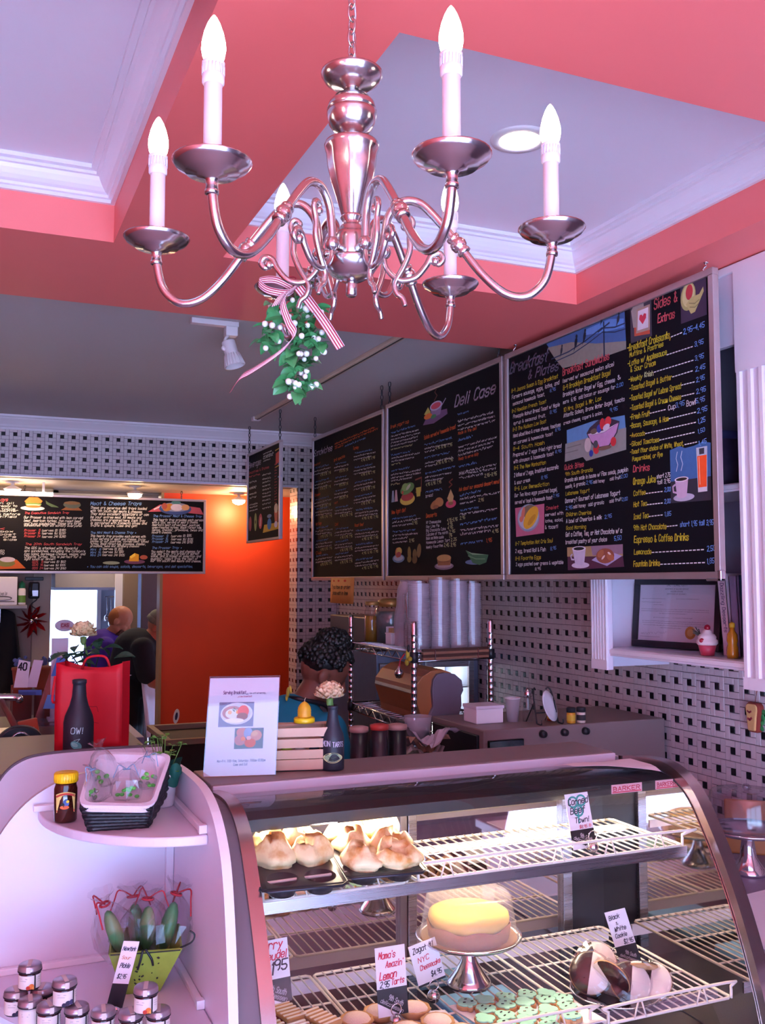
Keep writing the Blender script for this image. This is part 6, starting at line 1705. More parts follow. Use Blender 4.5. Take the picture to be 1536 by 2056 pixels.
def rr_pts(k, up, n=6):
    P = [cen+(q-cen)*k+Vector((0, 0, up)) for q in rim]; out = []
    for i in range(4):
        p0, p1, p2 = P[i-1], P[i], P[(i+1) % 4]
        for j in range(n+1):
            t = j/n; a = p1+(p0-p1)*.16; c = p1+(p2-p1)*.16; out.append((a*(1-t)*(1-t)+p1*2*t*(1-t)+c*t*t))
    return out
rings = [rr_pts(1.03, -.010), rr_pts(1.06, -.002), rr_pts(1.08, .006), rr_pts(.97, .006), rr_pts(.88, -.004), rr_pts(.78, -.035)]
for A, Bq in zip(rings[:-1], rings[1:]): b.strip(A+[A[0]], Bq+[Bq[0]])
b.face(rings[-1]); obj(b, 'cloth_lining', m_cloth, gb, True)
m_cand = M('green_candy', '58C048', .3, 0, .2, 40); m_grass = M('grey_green_filler', '8E9A90', .8, 0, .2, 200, .4)
q = random.Random(9)
def cello_bag(c, size, label, cand, group, tie=None, up=(0, 0, 1), name='candy_bag'):
    t = thing(name, label, 'gift bag', c, group); c = Vector(c); up = Vector(up).normalized(); Mq = up.to_track_quat('Z', 'Y').to_matrix()
    b = MB(); n = 18; prof = [(.05, 0), (.75, .04), (1, .25), (.95, .5), (.6, .72), (.22, .82), (.35, .92), (.62, 1.0)]; vs = []
    for r, z in prof:
        for i in range(n):
            a = 2*PI*i/n; k = 1+q.uniform(-.12, .12); vs.append(c+Mq @ Vector((r*size*.42*k*math.cos(a), r*size*.3*k*math.sin(a), z*size+q.uniform(-.03, .03)*size)))
    b.add(vs, [(j*n+i, j*n+(i+1) % n, (j+1)*n+(i+1) % n, (j+1)*n+i) for j in range(len(prof)-1) for i in range(n)])
    obj(b, 'cellophane', m_cello, t)
    for (lx, ly, lz, sx_, sy_, sz_, m, nm) in cand:
        obj(MB().ball(c+Mq @ (Vector((lx, ly, lz))*size), (sx_*size, sy_*size, sz_*size), 10, 7, Mq), nm, m, t, True)
    if tie:
        b = MB(); p = c+up*size*.81; b.tube([p+Mq @ Vector((.09*size*math.cos(i*PI/6), .07*size*math.sin(i*PI/6), 0)) for i in range(12)], size*.018, 5, closed=True)
        for s in (-1, 1): b.tube(catmull([p, p+Mq @ Vector((s*.18*size, -.1*size, .12*size)), p+Mq @ Vector((s*.26*size, -.12*size, -.02*size)), p+Mq @ Vector((s*.34*size, -.14*size, -.2*size))], 4), size*.012, 5)
        obj(b, 'ribbon', tie, t, True)
    return t
for i, (c, s, lb, up) in enumerate((((.275, 2.15, 1.238), .085, 'cellophane bag of green candies at the front left of the basket', (-.3, .1, 1)), ((.325, 2.14, 1.236), .08, 'cellophane bag of green candies in the middle of the basket', (0, .2, 1)), ((.36, 2.18, 1.25), .085, 'cellophane bag on the right of the basket, pale filler showing', (.2, .1, 1)), ((.295, 2.215, 1.255), .10, 'cellophane bag standing tall at the back left of the basket', (-.25, .1, 1)))):
    cc = [(q.uniform(-.28, .28), q.uniform(-.24, -.05), q.uniform(.08, .4), .07, .06, .05, m_cand if j % 3 or i == 1 else m_grass, 'candy') for j in range(9)]
    cello_bag(c, s, lb, cc, 'candy bags in the lined basket', flat('7C9CB8') if i < 3 else None, up)
# potted shamrock
po = thing('potted_shamrock', 'leafy shamrock plant with green shamrock-print bow in a white pot, behind the basket', 'potted plant', (.428, 2.285, Z3))
o = (.428, 2.285, Z3+.0)
m_plast = M('white_plaster_pot', 'D8D2D6', .7, 0, .06, 50, .2)
obj(MB().lathe([(0, 0), (.022, 0), (.024, .003), (.032, .068), (.034, .07), (.034, .08), (.031, .081), (.03, .07), (0, .07)], 28, o), 'pot', m_plast, po, True)
m_gfab = M('green_fabric', '14584A', .7, 0, .1, 60)
b = MB(); n = 24; vs = []
for r, z in ((.034, .05), (.038, .07), (.037, .085), (.043, .1)):
    for i in range(n): a = 2*PI*i/n; k = 1+.10*math.sin(5*a)*(z > .08); vs.append((o[0]+r*k*math.cos(a), o[1]+r*k*math.sin(a), o[2]+z+.006*math.sin(3*a+1)))
b.add(vs, [(j*n+i, j*n+(i+1) % n, (j+1)*n+(i+1) % n, (j+1)*n+i) for j in range(3) for i in range(n)]); fw_ = obj(b, 'fabric_wrap', m_gfab, po, True)
b = MB()
for s in (-1, 1): b.strip(*[[(o[0]+s*(.004+.03*t)+.004*k, o[1]-.04-.004*math.sin(PI*t), o[2]+.085+w*(.006+.012*math.sin(PI*t))) for t in [i/6 for i in range(7)]] for w, k in ((1, 0), (-1, 0))])
obj(b, 'bow', m_gfab, po, True, solid=.001)
a0 = math.atan2(-2.285, -.428); fp = lambda u, v, d: (o[0]+(.0395+d)*math.cos(a0+u/.038), o[1]+(.0395+d)*math.sin(a0+u/.038), o[2]+v)
its = []
for u, v, s in ((.006, .076, 1), (-.022, .088, .6), (.028, .09, .6), (-.03, .066, .5)):
    for k in range(3): a = PI/2+2*PI*k/3; its.append(('D8E4DC', ell(u+.005*s*math.cos(a), v+.005*s*math.sin(a), .0042*s, .0042*s, 0, 8)))
    its.append(('D8E4DC', [(u, v), (u+.001, v-.010*s)], .0015))
drawing(po, fp, its, 'white printed shamrocks', 'print', d0=.004)
m_lf = M('clover_leaf', '5E8A34', .5, 0, .25, 40)
b = MB(); b.add([(0, 0, 0), (.008, .005, .001), (.012, .0, .0), (.008, -.005, .001)], [(0, 1, 2), (0, 2, 3)])
cl = bpy.data.meshes.new('leaf'); cl.from_pydata(b.v, [], b.f); cl.materials.append(m_lf)
bs = MB()
for i in range(22):
    a = q.uniform(0, 2*PI); r = q.uniform(.004, .05); h = q.uniform(.105, .17)-r*.5; p = (o[0]+r*math.cos(a), o[1]+r*math.sin(a), o[2]+h)
    bs.tube([(o[0]+.3*r*math.cos(a), o[1]+.3*r*math.sin(a), o[2]+.07), p], .0009, 4)
    for k in range(3):
        lf = bpy.data.objects.new('leaf', cl); COL.objects.link(lf); lf.parent = po; lf.location = Vector(p)-Vector(o); lf.rotation_euler = (q.uniform(-.5, .5), q.uniform(-.5, .3), a+2*PI*k/3); s = q.uniform(1.0, 1.5); lf.scale = (s, s, s)
obj(bs, 'stem', m_lf, po, True)
# green planter with wrapped pickles
gp = thing('green_planter', 'tapered square green planter with chipped paint on the lower white shelf', 'planter', (.368, 2.165, Z4))
m_gp = M('chipped_green_paint', '94A83C', .6, 0, .15, 60, .3)
bt = [(.325, 2.135), (.395, 2.12), (.408, 2.185), (.338, 2.20)]; tp = [(.290, 2.105), (.432, 2.075), (.457, 2.225), (.315, 2.25)]
zt = Z4+.098
for k in range(4):
    l = (k+1) % 4; A, Bq, Cq, Dq = [Vector(v) for v in ((*bt[k], Z4+.001), (*bt[l], Z4+.001), (*tp[l], zt), (*tp[k], zt))]
    sd = obj(MB().add([A, Bq, Cq, Dq], [(0, 1, 2, 3)]), 'planter_side', m_gp, gp, solid=.004)
    if k in (0, 3):
        nrm = (Bq-A).cross(Dq-A).normalized(); b = MB()
        fk = lambda u, v, d: tuple((A.lerp(Bq, u)).lerp(Dq.lerp(Cq, u), v)+nrm*(d+.002))
        for i in range(16): u, v = q.uniform(.1, .9), q.uniform(.08, .92); stroke(b, [(u, v), (u+q.uniform(-.02, .03), v+q.uniform(-.03, .03))], q.uniform(.01, .02), fk, .0006)
        stroke(b, [(.02, .985), (.5, .975), (.98, .985)], .016, fk, .0006); obj(b, 'paint_chip', flat('2C2A26'), sd)
b = MB().add([Vector((*v, Z4+.002)) for v in bt], [(0, 1, 2, 3)]); obj(b, 'planter_floor', m_gp, gp)
b = MB().tube(catmull([(.355, 2.088, zt+.004), (.35, 2.086, zt-.015), (.345, 2.09, zt-.035)], 4), .0025, 6).tube(catmull([(.36, 2.088, zt+.004), (.372, 2.084, zt-.015), (.376, 2.088, zt-.03)], 4), .0025, 6); obj(b, 'cord_tie', m_dark, gp, True)
b = MB().tube(catmull([(.43, 2.08, zt+.0), (.452, 2.07, zt+.012), (.458, 2.07, zt+.026), (.449, 2.074, zt+.034)], 5), .002, 6); obj(b, 'wire_handle', m_dark, gp, True)
m_pick = M('dark_green_pickle', '46804A', .4, 0, .25, 60, .3, 90); m_red = M('red_raffia', 'B01C2C', .6)
for c, s, lb, up in (((.325, 2.15, Z4+.07), .15, 'clear-wrapped pickle leaning to the left out of the green planter', (-.35, 0, 1)), ((.372, 2.165, Z4+.065), .14, 'clear-wrapped pickle upright in the middle of the green planter', (.05, .05, 1)), ((.402, 2.15, Z4+.065), .155, 'clear-wrapped pickle leaning right with a red raffia bow', (.28, .05, 1)), ((.36, 2.2, Z4+.06), .14, 'clear-wrapped pickle at the back of the green planter', (-.05, .2, 1))):
    cello_bag(c, s, lb, [(-.02, 0, .38, .13, .11, .33, m_pick, 'pickle')], 'wrapped pickles in the green planter', m_red, up, 'wrapped_pickle')
t = thing('planter_sign', 'narrow tilted handwritten price card on a clip before the green planter', 'price card', (.296, 2.09, Z4))
BL, BR, TL = Vector((.280, 2.062, Z4+.010)), Vector((.309, 2.046, Z4+.010)), Vector((.312, 2.062, Z4+.135)); U = (BR-BL).normalized(); W = (BR-BL).length; V = TL-BL; H = V.length; V.normalize(); N = U.cross(V).normalized()
fpc = lambda u, v, d: tuple(BL+U*u+V*v+N*d)
obj(MB().prism([(0, H*.36), (W, H*.36), (W, H), (0, H)], 0, .001, fpc), 'card_face', m_cardw, t); obj(MB().prism([(0, 0), (W, 0), (W, H*.36), (0, H*.36)], 0, .001, fpc), 'card_foot', m_cardb, t)
b = MB(); text(b, 'New', (.003, H*.86), .013, .008, fpc, .2, .16, 0, .2, .0016); text(b, 'York', (.017, H*.855), .012, .008, fpc, .2, .16, 0, .2, .0016); text(b, 'Pickle', (.006, H*.60), .02, .009, fpc, .2, .16, 0, .2, .0016); text(b, '$2.95', (.006, H*.44), .018, .008, fpc, .2, .16, 0, .2, .0016); obj(b, 'handwriting', flat('443C50'), t)
b = MB(); text(b, 'Sour', (.006, H*.73), .018, .006, fpc, .2, .16, 0, .2, .0016); obj(b, 'handwriting', flat('D08048'), t)
obj(MB().ball((.296, 2.043, Z4+.009), .009, 12, 8), 'clip_ball', m_chrome, t, True)
# little jam jars
m_jam = M('dark_jam', '2A1018', .12, 0, .2, 30, coat=.6); m_jlid = M('pinkish_tin_lid', 'A8949C', .3, .7, .1, 40); m_jlab = M('cream_jam_label', 'E4D8D0', .7, 0, .04, 40); m_jband = M('dark_band', '2C2028', .5)
def jam(fruit, k=1.0, white=False):
    t = thing('jam_jar', 'x', 'jar', (0, 0, 0), 'little jam jars on the lower shelf')
    obj(MB().lathe([(0, 0), (.019, 0), (.0215, .003), (.0215, .030), (.020, .034), (0, .034)], 28), 'jar_body', m_jam if not white else M('pale_spread', 'D8C8C4', .4), t, True)
    obj(MB().lathe([(.0220, .0335), (.0232, .0345), (.0232, .041), (.0222, .0425), (.0222, .045), (.020, .047), (.008, .0485), (0, .0487)], 28), 'lid', m_jlid, t, True)
    obj(MB().lathe([(.0222, .0335), (.0236, .0338), (.0236, .0365), (.0228, .037)], 28), 'lid_band', m_jband, t, True)
    b = MB(); A = []; Bq = []
    for i in range(17): a = R(-90-85+170*i/16); A.append((.0218*math.cos(a), .0218*math.sin(a), .004)); Bq.append((.0218*math.cos(a), .0218*math.sin(a), .0295))
    b.strip(A, Bq); obj(b, 'label', m_jlab, t, True)
    f = lambda u, v, d: ((.0219+d)*math.cos(R(-90)+u/.0218), (.0219+d)*math.sin(R(-90)+u/.0218), v)
    its = [(c, ell(x, y, r, r, 0, 10)) for c, x, y, r in fruit] + [('B0A4A4', [(-.017, .024), (-.002, .024)], .0012), ('B0A4A4', [(-.017, .020), (-.004, .020)], .001), ('2C2028', [(.0125, .004), (.0125, .0295)], .003), ('B0A4A4', [(.017, .025), (.023, .025)], .0008), ('B0A4A4', [(.017, .021), (.023, .021)], .0008), ('B0A4A4', [(.017, .017), (.022, .017)], .0008)]
    drawing(t, f, its, 'printed fruit', 'label_print', d0=.0002)
    b = MB(); b.prism([(-.004, -.021), (.004, -.021), (.004, .015), (-.004, .015)], .0487, .0491, lambda a, c, d: (a, c, d)).prism([(-.004, .0), (.004, .0), (.004, .003), (-.004, .003)], .0355, .047, lambda a, c, d: (a, -.0237+c*.05, d)); obj(b, 'seal_strip', flat('D8C8C0'), t)
    return t
plum = [('302840', .002, .008, .005), ('40365C', .009, .009, .005), ('28203A', -.005, .006, .004)]; apr = [('D87030', .006, .009, .0055), ('B83428', .0, .007, .004), ('E09848', .010, .006, .003)]
j1 = jam(apr); j2 = jam(plum); j3 = jam([], 1, True)
zz = Z4+.0008; z2 = Z4+.0505
JJ = [(j1, (.137, 2.118, z2), -6, 'apricot jam jar on top of the stack at the far left'), (j2, (.112, 2.128, zz), 10, 'plum jam jar under the left stack, in shadow'), (j2, (.162, 2.122, zz), -12, 'jam jar behind the small pale jar, under the left stack'), (j3, (.136, 2.072, zz), 4, 'pale cream spread jar standing before the left stack'),
      (j2, (.194, 2.012, z2), 12, 'plum jam jar stacked on two others, second stack from the left'), (j2, (.168, 2.032, zz), 14, 'plum jam jar under the second stack, left one'), (j1, (.217, 2.005, zz), 14, 'apricot jam jar under the second stack, right one'), (j1, (.262, 1.968, zz), 0, 'jam jar with a paper strip over its lid, between the two right stacks'),
      (j1, (.333, 1.918, z2), -8, 'apricot jam jar on top of the right stack, before the green planter'), (j1, (.309, 1.938, zz), 5, 'jam jar under the right stack, left one'), (j1, (.359, 1.928, zz), -6, 'jam jar under the right stack, right one')]
used = set()
for j, l, r, lb in JJ:
    c = j if j not in used else dup(j, l); used.add(j)
    c.location = l; c.rotation_euler = (0, 0, R(r-5)); c['label'] = lb
# ------------------------------------------------------------------ counter behind, with the red bag
cc = thing('checkout_counter', 'white rounded checkout counter with dark edge behind the corner shelves', 'counter', (.29, 3.1, 0))
cp_ = [(p.x, p.y) for p in catmull([(.53, 1.224, 0), (.36, 1.226, 0), (.21, 1.222, 0), (.145, 1.206, 0), (.10, 1.165, 0), (.07, 1.09, 0), (.055, .98, 0), (.05, .7, 0), (.05, 0, 0)], 5)]
obj(MB().prism(cp_+[(.53, 0)], 2.86, 2.88, lambda a, c, d: (a, d, c)), 'front_panel', m_lam, cc)
obj(MB().tube([(x, 2.87, z+.002) for x, z in cp_[:30]], .0055, 6), 'dark_edge', M('dark_edge_trim', '5A4C54', .4), cc, True)
obj(MB().box(.06, 2.88, .05, .53, 3.55, 1.15).box(.05, 2.88, 1.15, .54, 3.56, 1.175), 'counter_body', m_taupe, cc, bev=.004)
CT = 1.1758
rb = thing('shopping_bag', 'bright red shopping bag with black script, on the checkout counter', 'bag', (.35, 3.2, CT))
m_bag = M('red_paper_bag', 'D80E26', .55, 0, .05, 12, .1, 60)
F0, F1 = Vector((.262, 3.20, CT)), Vector((.452, 3.118, CT)); D = Vector((.035, .082, 0)); Hh = Vector((0, 0, .272))
def wav(A, Bq, n=12, amp=.006):
    U = (Bq-A); return [A+U*(i/n)+Vector((.0, .0, 0)) for i in range(n+1)]
nrm = (F1-F0).cross(Hh).normalized()
for nm, A, Bq, dv in (('front_face', F0, F1, nrm), ('back_face', F0+D, F1+D, nrm*0)):
    b = MB(); n, m = 10, 8; vs = []
    for j in range(m+1):
        for i in range(n+1):
            u, v = i/n, j/m; p = A.lerp(Bq, u)+Hh*v; p = p + nrm*(.006*math.sin(4*u+3*v)*math.sin(PI*v)); p.z -= .022*math.sin(PI*u)*(v > .99)
            vs.append(p)
    b.add(vs, [(j*(n+1)+i, j*(n+1)+i+1, (j+1)*(n+1)+i+1, (j+1)*(n+1)+i) for j in range(m) for i in range(n)]); obj(b, nm, m_bag, rb, True, solid=.0008)
for nm, A in (('left_gusset', F0), ('right_gusset', F1)):
    mid = A+D*.5+(F1-F0)*(.06 if nm[0] == 'l' else -.06); b = MB(); b.strip([A, mid, A+D], [A+Hh, mid+Hh, A+D+Hh]); obj(b, nm, m_bag, rb, solid=.0008)
obj(MB().add([F0, F1, F1+D, F0+D], [(0, 1, 2, 3)]), 'bag_floor', m_bag, rb)
for o_, nm in ((0, 'handle'), (1, 'handle')):
    b = MB(); A = F0.lerp(F1, .25)+D*o_+Hh; Bq = F0.lerp(F1, .7)+D*o_+Hh
    if o_: b.tube(catmull([A-Vector((0, 0, .03)), A.lerp(Bq, .2)+Vector((0, 0, .008)), A.lerp(Bq, .8)+Vector((0, 0, .012)), Bq-Vector((0, 0, .03))], 5), .004, 6)
    else: b.tube(catmull([F0+Hh*.85-D*.1, F0+Hh*.6-Vector((.012, .03, 0)), F0+Hh*.55-D*.05], 5), .004, 6)
    obj(b, nm, m_bag, rb, True)
Ub = (F1-F0).normalized(); fbg = lambda u, v, d: tuple(F0+Ub*u+Vector((0, 0, v))+nrm*(d+.0075)); b = MB()
scribble(b, (.045, .135), .10, .03, fbg, -.15, .04); scribble(b, (.055, .10), .085, .022, fbg, -.15, .04); obj(b, 'script_logo', flat('4A0C18'), rb)
def wr2(t, fn, k):
    b = MB(); text(b, 'OW!', (-.022, .085), .034, .017, fn, .1, .12, 0, .1, .0006); obj(b, 'chalk_writing', flat('C0E0E0'), t)
def ar2(t, fn, k):
    drawing(t, fn, [('58A8A0', ell(-.006, .052, .017, .011, -.5)), ('8CD0C4', ell(-.01, .054, .010, .006, -.5)), ('A8D8D0', [(-.012, .066), (.004, .070), (-.004, .060)], .0014)], 'pale green chalk drawing', d0=.0006)
flower_bottle((.312, 3.0, CT), 'black bottle with chalk exclamation and pale green drawing, before the red bag', '', 1.44, wr2, ar2)
vs_ = thing('flower_vase', 'dark vase of cream carnation and leaves hidden behind the red bag', 'vase', (.385, 3.36, CT))
obj(MB().lathe([(0, 0), (.03, 0), (.04, .05), (.03, .14), (.022, .2), (.026, .22), (.02, .22), (0, .1)], 24, (.385, 3.36, CT)), 'vase_body', m_dark, vs_, True)
carnation((.352, 3.30, 1.538), .048, 'F0D0A0', 'large cream carnation standing above the red bag', (.385, 3.36, CT+.2), 52, 8)
m_dl = M('dark_leaf', '33503A', .4, 0, .2, 30)
b = MB(); N = 6; A = [(.07*i/N, -.017*math.sin(PI*i/N), .012*math.sin(PI*i/N)) for i in range(N+1)]; Cc = [(x, 0, z-.004) for x, y, z in A]; Bq = [(x, -y, z) for x, y, z in A]; b.strip(A, Cc); b.strip(Cc, Bq)
dl = bpy.data.meshes.new('leaf'); dl.from_pydata(b.v, [], b.f); dl.materials.append(m_dl)
for i in range(14):
    lf = bpy.data.objects.new('leaf', dl); COL.objects.link(lf); lf.parent = vs_; lf.location = (-.10+.012*i+q.uniform(-.01, .01), -.06+q.uniform(-.02, .02), .26+q.uniform(-.01, .05)); lf.rotation_euler = (q.uniform(-.6, .6), q.uniform(-.7, .3), i*1.9)
b = MB()
for i in range(5): b.tube([(.385, 3.36, CT+.19), (.385-.10+.03*i, 3.31, CT+.29)], .002, 5)
obj(b, 'stem', m_dl, vs_)
# ------------------------------------------------------------------ chrome wire rack behind the case
q = random.Random(21)
rk = thing('wire_rack', 'chrome wire shelving rack with posts behind the display case', 'rack', (1.83, 3.87, 0))
RP = [Vector((1.618, 3.465, 0)), Vector((1.992, 3.52, 0)), Vector((2.022, 4.275, 0)), Vector((1.648, 4.22, 0))]
for p in RP:
    pf_ = [(0, 0), (.0127, .001)]
    for i in range(44): z = i*.0254+.4; pf_ += [(.0127, z), (.01300, z+.0008), (.01300, z+.0022), (.0127, z+.003)]
    obj(MB().lathe(pf_+[(.0127, 1.535), (.010, 1.545), (0, 1.545)], 12, p), 'post', m_chrome, rk, True)
for z in (1.42, 1.143, .85, .5):
    c = sum(RP, Vector())/4; C4 = [p+Vector((0, 0, z)) for p in RP]
    s = obj(MB().tube([C4[0], C4[1], C4[2], C4[3]], .004, 6, closed=True), 'rack_shelf', m_chrome, rk, True)
    b = MB()
    for k in range(4):
        A, Bq = C4[k], C4[(k+1) % 4]; dn = Vector((0, 0, -.032)); b.tube([A+dn, Bq+dn], .0035, 6); n = max(3, int((Bq-A).length/.045))
        b.tube([A.lerp(Bq, i/n)+(dn if i % 2 else Vector()) for i in range(n+1)], .0024, 5)
    obj(b, 'truss_wire', m_chrome, s, True)
    for i in range(1, 16):
        b = MB(); b.tube([C4[0].lerp(C4[3], i/16), C4[1].lerp(C4[2], i/16)], .0022, 5); obj(b, 'shelf_wire', m_chrome, s, True)
    b = MB()
    for p in RP: b.lathe([(.0135, z-.036), (.0165, z-.034), (.0175, z+.004), (.0135, z+.006)], 12, p)
    obj(b, 'collar', m_dark, s, True)
S1, S2 = 1.4245, 1.1475
# roll-top bread box on the lower shelf
bx = thing('bread_box', 'tan barrel-topped bread box with grey end panel on the chrome rack', 'bread box', (1.72, 3.72, S2))
ax = Vector((.03, .75, 0)).normalized(); sx_ = Vector((ax.y, -ax.x, 0)); O = Vector((1.735, 3.475, S2))
def bxf(a, c, d): return tuple(O+sx_*a+Vector((0, 0, c))+ax*d)
prof = [(.075, .0), (.075, .03), (.083, .07), (.09, .11), (.083, .155), (.055, .19), (.015, .205), (-.03, .2), (-.07, .178), (-.10, .14), (-.105, .11), (-.092, .07), (-.078, .03), (-.075, 0)]
obj(MB().prism(prof, .012, .46, bxf), 'tan_barrel', M('tan_enamel', 'A8683C', .35, 0, .08, 8), bx, bev=.003)
pr2 = [(.085, .0), (.084, .03), (.094, .06), (.092, .10), (.102, .12), (.095, .16), (.065, .185), (.02, .193), (-.012, .188), (-.03, .165), (-.035, .12), (-.03, .06), (-.045, .03), (-.05, 0)]
obj(MB().prism(pr2, -.006, .014, bxf), 'end_panel', M('grey_lilac_end', '6C6272', .5), bx, bev=.003)
b = MB(); b.prism([(-.108, .112), (-.104, .108), (-.1, .12), (-.104, .124)], .02, .45, bxf); obj(b, 'door_handle', m_steel, bx)
b = MB().tube([bxf(-.09, .14, .02), bxf(-.09, .14, .45)], .003, 6); obj(b, 'seam', m_dark, bx)
# things on the top shelf
bj = thing('beverage_jar', 'big glass jar with teal contents and gold lid on the rack top shelf', 'jar', (1.80, 4.10, S1))
o = (1.80, 4.10, S1)
obj(MB().lathe([(0, .001), (.07, .002), (.078, .01), (.08, .13), (.07, .155), (.055, .165)], 32, o), 'jar_glass', m_plastic, bj, True)
obj(MB().lathe([(0, .004), (.072, .006), (.074, .12), (.06, .14), (0, .14)], 28, o), 'contents', M('teal_sweets', '6E8C84', .5, 0, .5, 40, .6, 60), bj, True)
obj(MB().lathe([(.058, .162), (.062, .166), (.062, .19), (.04, .2), (0, .202)], 28, o), 'lid', M('gold_lid', 'A88448', .4, .6), bj, True)
obj(MB().prism([(-.03, .02), (.012, .02), (.012, .075), (-.03, .075)], 0, .001, lambda a, c, d: (o[0]-.035+a*.9, o[1]-.0785-d-abs(a)*.1, o[2]+c)), 'paper_label', m_paper, bj)
bj2 = thing('oil_jar', 'tall narrow glass jar of amber oil left of the teal jar on the rack', 'jar', (1.715, 4.13, S1))
o = (1.715, 4.13, S1)
obj(MB().lathe([(0, .001), (.032, .001), (.034, .006), (.034, .14), (.028, .155), (.028, .17)], 24, o), 'jar_glass', m_glass, bj2, True)
obj(MB().lathe([(0, .003), (.031, .004), (.031, .12), (0, .12)], 20, o), 'oil', M('amber_oil', '9C7424', .2), bj2, True)
obj(MB().lathe([(.029, .168), (.031, .17), (.031, .185), (0, .187)], 20, o), 'lid', M('gold_lid2', 'B08C50', .4, .5), bj2, True)
wb_ = thing('small_white_box', 'small white box with tan packets on the rack top shelf', 'box', (1.757, 3.93, S1))
obj(MB().box(1.71, 3.90, S1+.001, 1.80, 3.96, S1+.05).box(1.708, 3.898, S1+.046, 1.802, 3.962, S1+.052), 'box_body', m_paper, wb_, bev=.002)
for i in range(4): obj(MB().cbox(1.73+.018*i, 3.93, S1+.062, .015, .045, .02, None), 'packet', M('tan_packet%d' % i, 'B89468', .7), wb_)
def cup_stack(x, y, h, r, label, ribs=True):
    t = thing('cup_stack', label, 'cup stack', (x, y, S1), 'sleeves of clear lids and cups on the rack'); n = int(h/.0085); prof = [(r*.8, .001)]
    for i in range(n):
        z = .002+i*h/n; prof += [(r*.9, z), (r, z+h/n*.35), (r*.985, z+h/n*.6)]
    prof += [(r*.85, h), (0, h+.004)]
    obj(MB().lathe(prof, 22, (x, y, S1)), 'cups', m_cup, t, True)
    b = MB(); vs = []; nn = 16
    for j in range(8):
        for i in range(nn): a = 2*PI*i/nn; k = r*(1.08+q.uniform(0, .10)); vs.append((x+k*math.cos(a), y+k*math.sin(a), S1+h*1.03*j/7+.001))
    b.add(vs, [(j*nn+i, j*nn+(i+1) % nn, (j+1)*nn+(i+1) % nn, (j+1)*nn+i) for j in range(7) for i in range(nn)]); obj(b, 'plastic_sleeve', m_cello, t, True)
m_cup = MILK('stacked_clear_plastic', 'D8CEDC', .6); m_cup.node_tree.nodes['Principled BSDF'].inputs['Roughness'].default_value = .32
for x, y, h, r, lb in ((1.69, 3.57, .27, .045, 'tall sleeve of stacked clear lids at the near left corner of the rack'), (1.78, 3.565, .285, .042, 'sleeve of ribbed clear cups, second from the left on the rack'), (1.87, 3.58, .28, .044, 'sleeve of clear cups, third from the left on the rack'), (1.955, 3.61, .27, .04, 'sleeve of clear cups next to the right rack post'), (1.735, 3.70, .22, .045, 'shorter sleeve of clear lids behind the front row on the rack')): cup_stack(x, y, h, r, lb)
b = MB(); vs = []; nn, mm = 20, 9
for j in range(mm):
    for i in range(nn):
        a = 2*PI*i/nn; t = j/(mm-1); k = (1-.35*t**3)*(1+q.uniform(-.07, .07)); vs.append((1.765+.075*k*math.cos(a), 3.80+.075*k*math.sin(a), S1+.001+.28*t+q.uniform(-.006, .006)*(j > 0)))
b.add(vs, [(j*nn+i, j*nn+(i+1) % nn, (j+1)*nn+(i+1) % nn, (j+1)*nn+i) for j in range(mm-1) for i in range(nn)])
tag(obj(b, 'plastic_bag', m_cup), 'big crumpled clear plastic bag of cups on the rack, left of the sleeves', 'plastic bag')
for i in range(3):
    z = 1.3725+.0125*i
    pass
sb = thing('stack_of_trays', 'pair of dark brown striped trays leaning under the rack top shelf edge', 'tray', (1.79, 3.44, 1.395))
for i in range(4):
    obj(MB().prism([(1.645, 3.438), (1.965, 3.485), (1.965, 3.500), (1.645, 3.453)], 1.3935+.011*i, 1.4035+.011*i, lambda a, c, d: (a, c, d)), 'tray_slat', M('brown_tray%d' % i, '4A2820' if i % 2 else '8C5C48', .5), sb)
for x, y in ((1.70, 3.455), (1.91, 3.487)): obj(MB().tube([(x, y, 1.437), (x, y-.012, 1.432), (x, y-.012, 1.392)], .002, 5), 'hook', m_chrome, sb)
orn = thing('glass_ornament', 'small clear glass ornament on a red ribbon hanging from the rack corner', 'ornament', (1.60, 3.50, 1.33))
obj(MB().lathe([(0, 0), (.012, .004), (.019, .018), (.016, .032), (.006, .042), (.005, .05), (0, .051)], 18, (1.592, 3.55, 1.315)), 'bauble', m_chrome, orn, True)
obj(MB().tube([(1.592, 3.55, 1.364), (1.598, 3.55, 1.39), (1.618, 3.552, 1.412)], .003, 5), 'ribbon', flat('B8283C'), orn)
bn = thing('yellow_bow', 'yellow-black bow tied to the near post of the rack', 'bow', (1.60, 3.47, 1.40))
obj(MB().ball((1.592, 3.468, 1.415), (.008, .01, .024), 8, 6).ball((1.594, 3.452, 1.40), (.008, .016, .010), 8, 6).ball((1.594, 3.48, 1.385), (.008, .013, .014), 8, 6), 'bow_loops', flat('B89C30'), bn, True)
obj(MB().ball((1.592, 3.462, 1.44), (.006, .008, .016), 8, 6), 'dark_loop', m_dark, bn, True)
